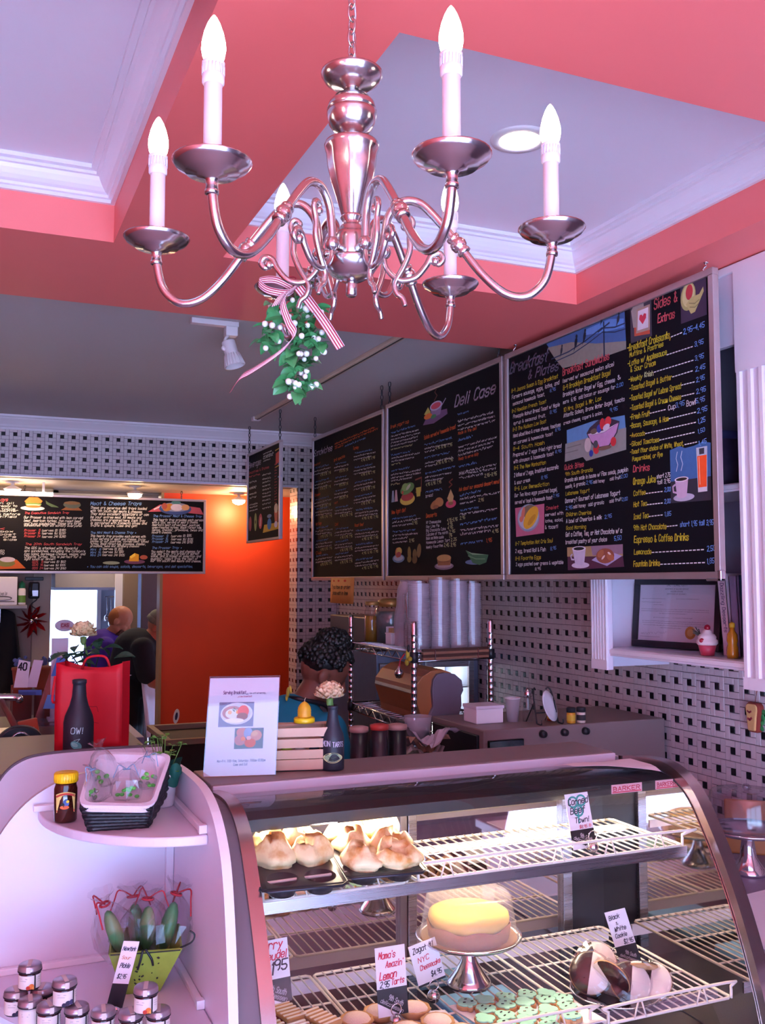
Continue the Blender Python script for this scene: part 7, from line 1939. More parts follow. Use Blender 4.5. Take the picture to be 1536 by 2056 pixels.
# refrigerator beyond the rack; its glowing inside is made up for a white glare
fr = thing('glass_door_refrigerator', 'steel refrigerator with a made-up white glow inside, beyond the chrome rack', 'refrigerator', (2.1, 4.8, 0))
m_blus = brushed('blue_grey_steel', '8A93A8', .35, 'Z', 300)
obj(MB().box(1.86, 4.42, .05, 2.13, 5.25, 1.36).box(2.13, 4.75, .05, 2.43, 5.25, 1.36).box(2.13, 4.42, 1.30, 2.43, 4.75, 1.36).box(2.40, 4.42, .05, 2.43, 4.75, 1.3).box(2.13, 4.42, .05, 2.40, 4.75, .7), 'cabinet', m_blus, fr, bev=.004)
obj(MB().box(2.14, 4.735, .71, 2.395, 4.745, 1.29), 'interior', EM('added_fridge_glow', (.88, .92, 1), 2.2), fr)  # added glow standing in for a bright white patch
obj(MB().tube([(2.33, 4.70, .74), (2.33, 4.70, 1.28)], .014, 10), 'light_tube', EM('added_fridge_tube', (.9, .95, 1), 9), fr, True)  # added tube standing in for a bright upright strip
for z in (.86, 1.02, 1.16): obj(MB().box(2.135, 4.44, z, 2.40, 4.73, z+.006), 'glass_shelf', m_steel, fr)
obj(MB().box(2.132, 4.412, .7, 2.16, 4.432, 1.3).box(2.37, 4.412, .7, 2.40, 4.432, 1.3).box(2.16, 4.412, .7, 2.37, 4.432, .73).box(2.16, 4.412, 1.27, 2.37, 4.432, 1.3), 'door_frame', m_steel, fr, bev=.002)
obj(MB().box(2.16, 4.42, .73, 2.37, 4.424, 1.27), 'door_glass', m_glass, fr)
obj(MB().box(1.875, 4.412, .75, 2.11, 4.42, 1.30), 'blank_panel', m_steel, fr, bev=.003)
obj(MB().box(1.90, 4.405, 1.24, 2.09, 4.415, 1.262), 'panel_handle', m_chrome, fr, bev=.003)
ib = thing('steel_warming_box', 'olive-tinted steel warming box on top of the refrigerator', 'warmer', (1.98, 4.8, 1.361))
obj(MB().box(1.865, 4.45, 1.3615, 2.12, 5.1, 1.52), 'box_body', M('olive_steel', '7E7062', .35, .7), ib, bev=.006); obj(MB().box(1.88, 4.446, 1.385, 2.105, 4.451, 1.505), 'box_door', m_steelv, ib, bev=.003); obj(MB().tube([(1.9, 4.43, 1.49), (2.08, 4.43, 1.49)], .005, 8).tube([(1.9, 4.43, 1.49), (1.9, 4.447, 1.49)], .004, 6).tube([(2.08, 4.43, 1.49), (2.08, 4.447, 1.49)], .004, 6), 'handle', m_chrome, ib, True)
# small pass lamp reflector above the rack
# back counter with oven along the right wall
bc = thing('back_counter', 'low white side counter along the tiled right wall', 'counter', (2.2, 2.5, 0))
obj(MB().box(1.78, 1.5, .05, XR-.006, 2.94, .79), 'cabinet', m_lam, bc, bev=.003); obj(MB().box(1.765, 1.48, .79, XR-.005, 2.945, .82), 'counter_top', M('grey_counter_top', '8A7C94', .35, 0, .05, 30), bc, bev=.004)
tag(obj(MB().prism([(1.775, 1.55), (2.3, 1.55), (2.35, 2.2), (2.10, 2.17), (1.79, 2.13)], .8205, .823, lambda a, c, d: (a, c, d)), 'counter_sheet', m_paper), 'bright white sheet lying on the low side counter', 'paper')
ov = thing('counter_oven', 'black-fronted countertop oven with taupe side, right of the rack', 'oven', (1.80, 3.15, 0))
obj(MB().box(1.645, 2.96, .82, 2.42, 3.36, 1.19), 'oven_body', m_taupe, ov, bev=.004)
obj(MB().box(1.635, 2.99, .86, 1.647, 3.34, 1.17), 'oven_door', m_dark, ov, bev=.003)
obj(MB().box(1.66, 2.948, .86, 1.80, 2.962, 1.155), 'glass_front', M('black_glass', '0E0C12', .08), ov, bev=.003)
obj(MB().box(1.64, 2.962, .05, 2.42, 3.36, .82), 'base_cabinet', m_steel, ov)
for i in range(3): obj(MB().lathe([(0, 0), (.014, .0), (.012, .016), (0, .017)], 14, (1.88+.09*i, 2.958, 1.165), Matrix.Rotation(R(90), 3, 'X')), 'knob', m_dark, ov, True)
OT = 1.1905
t = thing('white_takeout_box', 'white cardboard box on the counter oven', 'box', (1.735, 3.12, OT))
obj(MB().box(1.69, 3.09, OT+.0005, 1.80, 3.19, OT+.06), 'box_body', m_paper, t, bev=.003); obj(MB().box(1.687, 3.087, OT+.052, 1.803, 3.193, OT+.064), 'box_lid', m_lam, t, bev=.002)
t = thing('clear_tumbler', 'clear plastic tumbler beside the white box on the oven', 'cup', (1.845, 3.10, OT))
obj(MB().lathe([(0, .001), (.02, .001), (.027, .085), (.0285, .086)], 22, (1.845, 3.10, OT)), 'cup_body', m_cup, t, True); obj(MB().tube([(1.845+.028*math.cos(2*PI*i/20), 3.10+.028*math.sin(2*PI*i/20), OT+.086) for i in range(20)], .0016, 5, closed=True), 'rim', m_crown, t, True)
t = thing('sugar_shaker', 'glass shaker with chrome top on the oven, right of the tumbler', 'shaker', (1.90, 3.085, OT))
obj(MB().lathe([(0, .001), (.018, .001), (.02, .03), (.016, .07), (.013, .09)], 20, (1.90, 3.085, OT)), 'glass', m_glass, t, True); obj(MB().lathe([(.014, .088), (.015, .09), (.013, .112), (.004, .122), (0, .123)], 18, (1.90, 3.085, OT)), 'chrome_top', m_chrome, t, True)
t = thing('plate_easel', 'black wire easel holding a white plate against the tiles', 'plate stand', (1.93, 3.0, OT))
e0 = Vector((1.93, 3.02, OT)); b = MB()
for s in (-1, 1): b.tube(catmull([e0+Vector((s*.045, -.02, .004)), e0+Vector((s*.04, .01, .10)), e0+Vector((s*.03, .02, .125)), e0+Vector((s*.022, .025, .118))], 5), .0028, 6); b.tube(catmull([e0+Vector((s*.045, -.02, .004)), e0+Vector((s*.045, -.05, .004)), e0+Vector((s*.045, -.052, .02))], 4), .0028, 6); b.tube([e0+Vector((s*.042, 0, .08)), e0+Vector((s*.04, .06, .002))], .0026, 6)
b.tube([e0+Vector((-.043, -.01, .04)), e0+Vector((.043, -.01, .04))], .0026, 6); obj(b, 'wire_frame', m_dark, t, True)
Mp = Matrix.Rotation(R(72), 3, 'X') @ Matrix.Rotation(R(0), 3, 'Z'); obj(MB().lathe([(0, 0), (.035, .001), (.055, .008), (.056, .010), (.035, .004), (0, .003)], 30, e0+Vector((.0, -.022, .063)), Matrix.Rotation(R(35), 3, 'Z') @ Mp), 'plate', m_paper, t, True)
for i, (x, y, cap, col, lb) in enumerate(((2.02, 2.985, '1E1C22', 'C88C28', 'spice jar with black lid and amber contents, right end of the oven top'), (2.06, 2.98, '1E1C22', 'D8C8B8', 'spice jar with black lid and pale label, last on the oven top'), (1.985, 3.06, '3C2820', '8C3020', 'small dark red sauce bottle by the plate easel'))):
    t = thing('spice_jar', lb, 'jar', (x, y, OT), 'spice jars on the oven'); o = (x, y, OT)
    obj(MB().lathe([(0, .0005), (.015, .001), (.016, .004), (.016, .036), (.013, .04), (0, .04)], 18, o), 'jar_body', M('spice_%d' % i, col, .25), t, True); obj(MB().lathe([(.0135, .039), (.0165, .04), (.0165, .055), (.014, .057), (0, .057)], 18, o), 'lid', flat(cap), t, True)
    obj(MB().lathe([(.0162, .01), (.0162, .03)], 18, o), 'label', flat('C8A030' if i != 1 else '302C30'), t, True)
# chrome domed cake stand on the side counter
t = thing('domed_cake_stand', 'chrome cake stand with a tall clear dome on the right side counter', 'cake stand', (2.20, 2.32, .8205)); o = (2.20, 2.32, .8205)
obj(MB().lathe([(0, 0), (.055, 0), (.056, .008), (.045, .02), (.025, .05), (.018, .10), (.022, .112), (.03, .118), (0, .119)], 32, o), 'foot', m_chrome, t, True)
obj(MB().lathe([(0, .117), (.06, .118), (.115, .124), (.122, .132), (.12, .135), (.1, .127), (0, .124)], 40, o), 'plate', m_chrome, t, True)
obj(MB().lathe([(.113, .132), (.114, .136), (.108, .235), (.103, .243), (.03, .246), (0, .246)], 36, o), 'dome', m_plastic, t, True); obj(MB().lathe([(0, .245), (.008, .247), (.012, .256), (.008, .265), (0, .267)], 16, o), 'dome_knob', m_plastic, t, True)
t = thing('tan_cutting_board', 'orange-brown board leaning behind the chrome cake stand', 'board', (2.34, 2.45, .8205))
obj(MB().box(-.07, 0, 0, .07, .014, .17, Matrix.Translation((2.345, 2.47, .822)) @ Matrix.Rotation(R(-40), 4, 'Z') @ Matrix.Rotation(R(-14), 4, 'X')), 'board_body', M('orange_brown_wood', 'B87038', .5, 0, .15, 20), t, bev=.006)
# orange handwritten note on the tiles
nt_ = thing('paper_note', 'orange paper note with black handwriting taped to the tiles under the Sandwiches board', 'note', (2.03, 5.30, 1.62))
O = Vector((2.02, 5.52, 1.575)); U = Vector((0, -1, 0)); V = Vector((.0, -.08, 1)).normalized(); W, H = .40, .15; fn_ = lambda u, v, d: tuple(O+U*u+V*v+Vector((-d-.02*math.sin(u*7), 0, 0)))
b = MB(); n = 8
b.strip([fn_(W*i/n, 0, 0) for i in range(n+1)], [fn_(W*i/n, H, 0) for i in range(n+1)]); obj(b, 'note_sheet', M('orange_paper', 'E0984C', .7, 0, .05, 20), nt_, True, solid=.001)
b = MB(); text(b, 'If you have an order', (.04, .085), .32, .022, fn_, .1, .15, 0, .3, .003); text(b, 'please wait in line', (.07, .05), .26, .022, fn_, .1, .15, 0, .3, .003); obj(b, 'handwriting', flat('30241E'), nt_)
b = MB()
for i in range(3): b.face([fn_(x, y, .003) for x, y in ell(.09+.1*i, .132, .018, .007, 0, 8)])
obj(b, 'red_mark', flat('D84830'), nt_)
for s in (.02, W-.02): obj(MB().tube([fn_(s, H-.004, 0), (2.03, fn_(s, H, 0)[1], 1.716)], .0012, 4), 'tape_string', m_paper, nt_)
# prep table in front of the rack, with the clutter seen over the slab
pt_ = thing('prep_table', 'steel prep table behind the display case', 'table', (1.45, 3.0, 0))
obj(MB().box(1.17, 2.90, .97, 1.60, 3.21, 1.0), 'table_top', m_steel, pt_, bev=.003)
for x in (1.2, 1.57):
    for y in (2.93, 3.18): obj(MB().lathe([(0, 0), (.018, .001), (.018, .97), (0, .97)], 12, (x, y, 0)), 'leg', m_steel, pt_, True)
TT = 1.0005
for i, (x, y, r, h, c, lb) in enumerate(((1.22, 3.05, .03, .20, '2A2428', 'dark canister behind the case, nearest the woman'), (1.29, 3.04, .03, .205, '3A3034', 'dark canister, second from the woman'), (1.36, 3.05, .032, .20, '241E22', 'dark canister, third from the woman'))):
    t = thing('canister', lb, 'canister', (x, y, TT), 'canisters on the prep table'); o = (x, y, TT)
    obj(MB().lathe([(0, .0005), (r*.9, .001), (r, .006), (r, h), (0, h)], 22, o), 'canister_body', M('canister%d' % i, c, .3, .4), t, True); obj(MB().lathe([(r, h-.002), (r*1.08, h), (r*1.08, h+.014), (r*.6, h+.018), (0, h+.02)], 22, o), 'lid', M('canister_lid%d' % i, 'B88C84' if i != 1 else 'C04038', .35), t, True)
t = thing('paper_bundle', 'crumpled tan and white papers heaped on the prep table', 'paper', (1.48, 3.12, TT))
for i in range(6):
    c = Vector((1.44+.022*i, 3.10+q.uniform(-.03, .03), TT+.10+.03*(i % 3))); b = MB(); nu = 6; vs = []
    for j in range(nu):
        for k in range(nu): vs.append(c+Vector(((k/5-.5)*.10, (j/5-.5)*.08, q.uniform(-.014, .014)+.05*math.sin(k*.8+i)*.6)))
    b.add(vs, [(j*nu+k, j*nu+k+1, (j+1)*nu+k+1, (j+1)*nu+k) for j in range(nu-1) for k in range(nu-1)]); obj(b, 'crumpled_sheet', M('crumple%d' % i, ('C8B4B0', 'A87C64', 'B8A8B4')[i % 3], .8), t)
obj(MB().box(1.40, 3.05, TT+.0005, 1.57, 3.2, TT+.10), 'paper_stack', M('paper_stack', 'A8989C', .8), t, bev=.003)
t = thing('deli_container', 'clear deli container with dark contents stacked under the rack shelf', 'container', (1.62, 3.36, TT+.1)); o = (1.56, 3.25, TT)
for k, nm in ((0, 'lower_tub'), (1, 'upper_tub')):
    obj(MB().lathe([(0, .001+k*.105), (.042, .002+k*.105), (.05, .10+k*.105), (.052, .103+k*.105)], 24, (1.535, 3.255, TT)), nm, m_cup, t, True)
obj(MB().lathe([(0, .11), (.040, .111), (.043, .15), (0, .15)], 20, (1.535, 3.255, TT)), 'contents', M('dark_contents', '1E1A20', .6), t, True)
t.location = (1.535, 3.255, TT)
for ch_ in t.children:
    ch_.data.transform(Matrix.Translation(Vector((1.62, 3.36, TT+.1))-Vector((1.535, 3.255, TT))))
# ------------------------------------------------------------------ people
m_skin_b = M('brown_skin', '7A4A38', .5, 0, .06, 30, .05, 200, sss=.08); m_skin_f = M('ruddy_skin', 'C07A58', .5, 0, .06, 30, .05, 200, sss=.08)
def cap(b, p, q, r0, r1, n=14):
    p, q = Vector(p), Vector(q); b.tube([p.lerp(q, i/4) for i in range(5)], [r0+(r1-r0)*i/4 for i in range(5)], n); b.ball(p, r0, n, 9); b.ball(q, r1, n, 9)
def remesh(mb, name, mat, parent, vox=.008, it=3):
    o = obj(mb, name, mat, parent, True)
    m = o.modifiers.new('remesh', 'REMESH'); m.mode = 'VOXEL'; m.voxel_size = vox; m.use_smooth_shade = True
    if it: s = o.modifiers.new('smooth', 'SMOOTH'); s.iterations = it; s.factor = .5
    return o
def frame(face, tilt=0):
    f = Vector(face).normalized(); l = Vector((0, 0, 1)).cross(Vector((f.x, f.y, 0)).normalized()); 
    f = (Vector((f.x, f.y, 0)).normalized()*math.cos(tilt) - Vector((0, 0, 1))*math.sin(tilt)); u = f.cross(l).normalized(); l = l.normalized()
    return f, l, u
def head(b, c, face, tilt, k=1.0):
    f, l, u = frame(face, tilt); c = Vector(c); Mr = Matrix((f, l, u)).transposed()
    P = lambda x, y, z: c+(f*x+l*y+u*z)*k
    E = lambda x, y, z, a, d, h: b.ball(P(x, y, z), (a*k, d*k, h*k), 16, 11, Mr)
    E(0, 0, .022, .098, .076, .098); E(.03, 0, -.05, .066, .060, .075); E(.058, 0, -.093, .030, .032, .024); E(.075, 0, .012, .02, .045, .014)
    for s in (-1, 1):
        E(.062, s*.038, -.035, .026, .022, .024); E(-.004, s*.077, -.022, .020, .010, .032); E(-.010, s*.081, -.018, .016, .008, .026)
        E(.03, s*.05, -.075, .035, .018, .028)
    b.tube([P(.088, 0, .008), P(.104, 0, -.02), P(.112, 0, -.036)], [.009*k, .012*k, .015*k], 10); b.ball(P(.108, 0, -.037), (.015*k, .017*k, .012*k), 10, 7)
    E(.086, 0, -.062, .012, .024, .008); E(.085, 0, -.071, .012, .021, .008)
    return P, Mr
def hand(b, wrist, d, palm_n, k=1.0, curl=.5):
    d = Vector(d).normalized(); n = Vector(palm_n); n = (n-d*n.dot(d)).normalized(); s = d.cross(n); w = Vector(wrist)
    for i in range(4): cap(b, w+s*(i-1.5)*.017*k+d*.012*k, w+d*.078*k+s*(i-1.5)*.020*k, .013*k, .011*k, 8)
    for i, L in enumerate((.068, .078, .072, .056)):
        p = w+d*.082*k+s*(i-1.5)*.0215*k; dd = d.copy()
        for j in range(3):
            a = curl*(j+.6)*.55; dv = d*math.cos(a)+n*math.sin(a); q2 = p+dv*L*k*(.44, .31, .25)[j]; cap(b, p, q2, (.0088-.0008*j)*k, (.0082-.0009*j)*k, 8); p = q2
    p = w+d*.02*k+s*-.03*k; 
    for j, L in enumerate((.04, .032, .026)):
        dv = (d*(.7+.1*j)-s*(.65-.25*j)+n*.3*j).normalized(); q2 = p+dv*L*k; cap(b, p, q2, (.0125-.0015*j)*k, (.011-.0015*j)*k, 8); p = q2
def figure(name, label, base): return thing(name, label, 'person', base)
def eyes(P, t, k=1.0):
    for s in (-1, 1):
        obj(MB().ball(P(.071, s*.030, -.008), .010*k, 12, 8), 'eye', M('eye_white', 'E4DCD4', .2), t, True); obj(MB().ball(P(.079, s*.031, -.009), .0045*k, 8, 6), 'iris', M('dark_iris', '2A1A12', .2), t, True)

# --- woman in turquoise, behind the case, seen from her right and behind
wo = figure('person', 'woman with dark curly hair in turquoise shirt and black apron, bent over behind the case', (1.03, 3.41, 0))
F = Vector((.85, .53, 0)); Lf = Vector((-.53, .85, 0)); hc = Vector((1.232, 3.45, 1.368))
pel = Vector((1.04, 3.42, .86)); che = Vector((1.115, 3.46, 1.10)); nk = Vector((1.155, 3.462, 1.235)); shR = Vector((1.212, 3.325, 1.165)); shL = Vector((1.048, 3.585, 1.18))
elR = shR+Vector((.075, .03, -.235)); elL = shL+Vector((.07, .05, -.23)); wrR = elR+F*.21+Vector((0, 0, .02)); wrL = elL+F*.22+Vector((0, 0, .02))
b = MB(); P, Mr = head(b, hc, (.95, -.12, 0), R(28), .97)
cap(b, nk, hc+Vector((-.025, 0, -.05)), .052, .05); b.ball(che, (.11, .13, .14)); cap(b, che, pel, .115, .12); b.ball(pel, (.135, .15, .13)); cap(b, nk-Vector((0, 0, .03)), che, .075, .11)
for s, sh_, el, wr_ in ((-1, shR, elR, wrR), (1, shL, elL, wrL)):
    cap(b, nk-Vector((0, 0, .05)), sh_, .052, .052); cap(b, sh_, el, .047, .037); cap(b, el, wr_, .036, .025); hand(b, wr_, F*1+Vector((0, 0, -.2)), Vector((0, 0, -1)), .95, .7)
    hp = pel+Lf*s*.085; kn = hp+Vector((.02, .01, -.40)); an = kn+Vector((-.02, 0, -.39)); cap(b, hp, kn, .085, .055); cap(b, kn, an, .052, .036); cap(b, an+Vector((0, 0, -.03)), an+F*.15+Vector((0, 0, -.045)), .035, .028)
remesh(b, 'body', m_skin_b, wo, .0065)
eyes(P, wo, .97)
b = MB(); cap(b, che+Vector((.0, 0, .05)), pel+Vector((0, 0, .02)), .138, .14, 18); b.ball(che+Vector((-.02, 0, .05)), (.125, .155, .12), 18, 12); b.ball(pel, (.155, .17, .12), 18, 12)
for sh_, el in ((shR, elR), (shL, elL)): cap(b, nk+Vector((-.01, 0, -.075)), sh_, .066, .066, 16); cap(b, sh_, sh_.lerp(el, .62), .068, .062, 16)
remesh(b, 'shirt', M('turquoise_shirt', '0E7E9C', .8, 0, .06, 30, .1, 200), wo, .009, 4)
b = MB()
for s, sh_ in ((-1, shR), (1, shL)):
    hp = pel+Lf*s*.085; kn = hp+Vector((.02, .01, -.40)); an = kn+Vector((-.02, 0, -.36)); cap(b, hp, kn, .10, .07); cap(b, kn, an, .068, .058)
remesh(b, 'trousers', m_dark, wo, .012, 3)
b = MB()
for s in (-1, 1): cap(b, pel+Lf*s*.085+Vector((0, 0, -.83)), pel+Lf*s*.085+F*.15+Vector((0, 0, -.832)), .026, .026)
obj(b, 'shoe', m_dark, wo, True)
q = random.Random(2); b = MB(); f, l, u = frame((.95, -.12, 0), R(28))
for i in range(620):
    th = q.uniform(0, 2*PI); ph = q.uniform(-.15, PI/2); d = Vector((math.cos(th)*math.cos(ph), math.sin(th)*math.cos(ph), math.sin(ph)))
    if d.x > .45 and d.z < .55: continue
    if d.x > -.1 and d.z < .05: continue
    p = hc+(f*d.x*.103+l*d.y*.088+u*(d.z*.103+.022)); r = q.uniform(.007, .014); b.ball(p, (r, r*q.uniform(.7, 1), r), 6, 4, None, .2)
for i in range(380):
    d = Vector((q.gauss(0, 1), q.gauss(0, 1), q.gauss(0, 1))).normalized(); p = hc+f*-.015+u*.115+Vector((d.x*.062, d.y*.062, d.z*.045)); r = q.uniform(.007, .013); b.ball(p, r, 6, 4, None, .2)
Mh = Matrix((f, l, u)).transposed(); b.ball(hc-f*.018+u*.04, (.085, .084, .085), 14, 9, Mh); b.ball(hc-f*.02+u*.115, (.055, .055, .04), 12, 8)
obj(b, 'curly_hair', M('black_curly_hair', '0C0A0C', .45, 0, .3, 120, .5, 300), wo, True)
b = MB(); cn = hc-f*.07+Vector((0, 0, -.085))
b.tube(catmull([che+F*.14+Lf*.06+Vector((0, 0, .04)), nk+Lf*.085+F*.05+Vector((0, 0, -.0)), nk+Lf*.05-F*.055+Vector((0, 0, .03)), nk-F*.068+Vector((0, 0, .04)), nk-Lf*.05-F*.05+Vector((0, 0, .035)), nk-Lf*.085+F*.05, che+F*.14-Lf*.06+Vector((0, 0, .04))], 6), .009, 8)
obj(b, 'apron_strap', m_dark, wo, True)
b = MB(); nn = 10; A = [che+F*(.145+.0*i)+Lf*(-.12+.24*i/nn)+Vector((0, 0, .04))-F*.03*abs(i-5)/5 for i in range(nn+1)]; Bq = [p+Vector((-.02, 0, -.75)) for p in A]; b.strip(A, Bq); obj(b, 'apron', m_dark, wo, True, solid=.003)
tagp = nk-F*.075+Vector((-.012, -.03, .065))
b = MB(); b.ball(tagp, (.006, .011, .021), 8, 6, Matrix.Rotation(.3, 3, 'X')); b.ball(tagp+Vector((.005, -.014, .012)), (.005, .008, .016), 8, 6, Matrix.Rotation(-.5, 3, 'X')); b.ball(tagp+Vector((-.002, .008, -.02)), (.005, .005, .012), 8, 6)
obj(b, 'hair_clip', M('yellow_clip', 'D8D050', .4), wo, True, label='yellow clip on the apron strap')
b = MB(); V3 = [che-F*.155+Lf*.06+Vector((-.008, 0, -.03)), che-F*.155-Lf*.08+Vector((-.008, 0, -.045)), che-F*.16-Lf*.10+Vector((-.008, 0, -.12)), che-F*.16+Lf*.09+Vector((-.008, 0, -.11))]; b.add(V3, [(0, 1, 2, 3)]); obj(b, 'apron_bow', M('navy_cloth', '14305C', .7), wo, solid=.004)

# --- bald bearded man in purple in the kitchen
def body_std(b, t, hc, face, tilt, pel, che, nk, shw, k=1.0, arms=None, hands=True):
    F_ = Vector((face[0], face[1], 0)).normalized(); L_ = Vector((-F_.y, F_.x, 0)); P, Mr = head(b, hc, face, tilt, k)
    cap(b, nk, Vector(hc)-Vector((0, 0, .05)), .062, .058); b.ball(che, (.14, .15, .16)); cap(b, che, pel, .14, .145); b.ball(pel, (.16, .16, .14)); cap(b, Vector(nk)-Vector((0, 0, .04)), che, .09, .14)
    for s in (-1, 1):
        sh_ = Vector(nk)+L_*s*shw+Vector((0, 0, -.075)); el = sh_+arms[0]; wr_ = el+arms[1]
        cap(b, Vector(nk)-Vector((0, 0, .06)), sh_, .06, .06); cap(b, sh_, el, .055, .043); cap(b, el, wr_, .042, .03)
        if hands: hand(b, wr_, arms[1], Vector((0, 0, -1)), 1.0, .7)
        hp = Vector(pel)+L_*s*.09; kn = hp+Vector((0, 0, -.42)); an = kn+Vector((0, 0, -.36)); cap(b, hp, kn, .095, .065); cap(b, kn, an, .06, .042); cap(b, an+Vector((0, 0, -.03)), an+F_*.17+Vector((0, 0, -.04)), .04, .032)
    return P, F_, L_
ma = figure('person', 'bald man with reddish beard in a purple T-shirt, looking down in the kitchen', (1.08, 8.4, 0))
hc = Vector((1.19, 8.42, 1.38)); pel = Vector((1.055, 8.45, .85)); che = Vector((1.07, 8.45, 1.095)); nk = Vector((1.11, 8.44, 1.245))
b = MB(); P, F_, L_ = body_std(b, ma, hc, (.93, -.32), R(30), pel, che, nk, .175, 1.02, (Vector((.03, -.02, -.25)), Vector((.22, -.08, -.02))))
remesh(b, 'body', m_skin_f, ma, .008); eyes(P, ma)
b = MB(); cap(b, che+Vector((0, 0, .05)), pel+Vector((0, 0, .03)), .165, .165, 18); b.ball(che+Vector((0, 0, .05)), (.16, .17, .14), 18, 12)
for s in (-1, 1):
    sh_ = nk+L_*s*.175+Vector((0, 0, -.075)); cap(b, nk+Vector((0, 0, -.085)), sh_, .075, .078, 16); cap(b, sh_, sh_+Vector((.02, -.01, -.17)), .08, .08, 16)
remesh(b, 'purple_shirt', M('purple_cotton', '4A2490', .85, 0, .06, 30), ma, .010, 4)
b = MB(); b.ball(pel+Vector((0, 0, -.02)), (.175, .175, .13))
for s in (-1, 1): cap(b, pel+L_*s*.09, pel+L_*s*.09+Vector((0, 0, -.78)), .11, .07)
remesh(b, 'trousers', m_dark, ma, .014, 3)
f, l, u = frame((.93, -.32, 0), R(30)); b = MB(); q = random.Random(5)
for i in range(120):
    y = q.uniform(-.062, .062); z = q.uniform(-.105, -.058); x = .062+.02*(1-(y/.062)**2)-.5*max(0, -.075-z); b.ball(P(x, y, z), (.011, .011, .011), 6, 4)
obj(b, 'beard', M('auburn_beard', '5A2C18', .8, 0, .2, 100), ma, True)
b = MB(); Mr = Matrix((f, l, u)).transposed(); b.ball(P(-.022, 0, .012), (.082, .0785, .09), 18, 12, Mr); obj(b, 'stubble_hair', M('ginger_stubble', 'A8602C', .7, 0, .1, 200), ma, True)
b = MB(); b.tube(catmull([nk+F_*.13+L_*.07+Vector((0, 0, -.10)), nk+L_*.075+Vector((0, 0, -.0)), nk-F_*.065+Vector((0, 0, .035)), nk-L_*.078+Vector((0, 0, -.0)), nk+F_*.13-L_*.07+Vector((0, 0, -.10))], 6), .015, 8); obj(b, 'apron_strap', m_paper, ma, True)
b = MB(); A = [che+F_*.165+L_*(-.13+.026*i)+Vector((0, 0, .06))-F_*.03*abs(i-5)/5 for i in range(11)]; b.strip(A, [p+Vector((0, 0, -.7)) for p in A]); obj(b, 'apron', m_paper, ma, True, solid=.003)

# --- cook in black, bent over at the bench, cap and white apron
ck2 = figure('person', 'cook in black shirt, white apron and patterned cap bending over the kitchen bench', (1.26, 7.95, 0))
hc = Vector((1.425, 7.92, 1.345)); pel = Vector((1.205, 8.0, .87)); che = Vector((1.275, 7.975, 1.13)); nk = Vector((1.36, 7.94, 1.26))
b = MB(); P, F_, L_ = body_std(b, ck2, hc, (.93, -.36), R(35), pel, che, nk, .19, 1.02, (Vector((.06, -.03, -.27)), Vector((.2, -.08, -.08))))
remesh(b, 'body', m_skin_f, ck2, .009); eyes(P, ck2)
b = MB(); cap(b, che+Vector((-.01, 0, .02)), pel+Vector((0, 0, .08)), .185, .18, 18); b.ball(che+Vector((-.01, 0, .03)), (.19, .2, .17), 18, 12); cap(b, che, nk-Vector((.02, 0, .05)), .15, .09, 18)
for s in (-1, 1):
    sh_ = nk+L_*s*.19+Vector((-.02, 0, -.085)); cap(b, nk+Vector((-.02, 0, -.085)), sh_, .085, .088, 16); cap(b, sh_, sh_+Vector((.04, -.02, -.19)), .09, .085, 16)
remesh(b, 'black_shirt', M('black_cotton', '161820', .85, 0, .1, 30), ck2, .011, 4)
b = MB(); b.ball(pel, (.18, .18, .13))
for s in (-1, 1): cap(b, pel+L_*s*.095, pel+L_*s*.095+Vector((0, 0, -.79)), .12, .08)
remesh(b, 'trousers', M('black_trousers', '0E0F14', .8), ck2, .014, 3)
f, l, u = frame((.93, -.36, 0), R(35)); Mr = Matrix((f, l, u)).transposed(); b = MB(); b.ball(P(-.01, 0, .045), (.108, .086, .088), 20, 12, Mr); b.lathe([(.098, 0), (.104, .004), (.104, .034), (.098, .038)], 24, P(-.012, 0, .005), Mr, 1.05, .86); obj(b, 'cap', M('camouflage_cap', '7C7C68', .8, 0, .6, 18), ck2, True)
b = MB(); b.tube([pel+Vector((0, 0, .10))+F_*.17*math.cos(a)+L_*.18*math.sin(a)*1.02-F_*.015 for a in [2*PI*i/24 for i in range(24)]], .009, 6, closed=True); obj(b, 'apron_string', m_paper, ck2, True)
b = MB(); A = [pel+F_*(.19-.05*abs(i-6)/6)+L_*(-.2+.4*i/12)+Vector((0, 0, .12+.0*i)) for i in range(13)]; b.strip(A, [p+F_*(.06+.02*math.sin(i*1.7))+Vector((0, 0, -.5)) for i, p in enumerate(A)]); b.strip([p+Vector((0, 0, .22))+F_*.05 for p in A[2:-2]], A[2:-2]); obj(b, 'apron', m_paper, ck2, True, solid=.004)

# ------------------------------------------------------------------ the kitchen
kb = thing('kitchen_bench', 'steel kitchen bench with white cutting top beyond the pass', 'bench', (1.75, 8.1, 0))
obj(MB().box(1.46, 7.68, .74, 2.3, 8.65, .78), 'bench_top', m_steel, kb, bev=.004); obj(MB().box(1.47, 7.70, .78, 1.9, 8.6, .80), 'cutting_top', m_paper, kb, bev=.003)
for x in (1.46, 2.26):
    for y in (7.75, 8.6): obj(MB().lathe([(0, 0), (.02, .001), (.02, .74), (0, .74)], 10, (x, y, 0)), 'leg', m_steel, kb, True)
for i in range(5):
    t = thing('plate', ('lowest', 'second', 'middle', 'fourth', 'top')[i]+' white plate in the pile on the kitchen bench', 'plate', (1.49, 8.30, .8005+.013*i), 'white plates on the kitchen bench'); obj(MB().lathe([(0, 0), (.05, 0), (.085, .009), (.087, .0115), (.05, .004), (0, .0035)], 24, (1.49, 8.30, .8005+.013*i)), 'plate_body', m_paper, t, True)
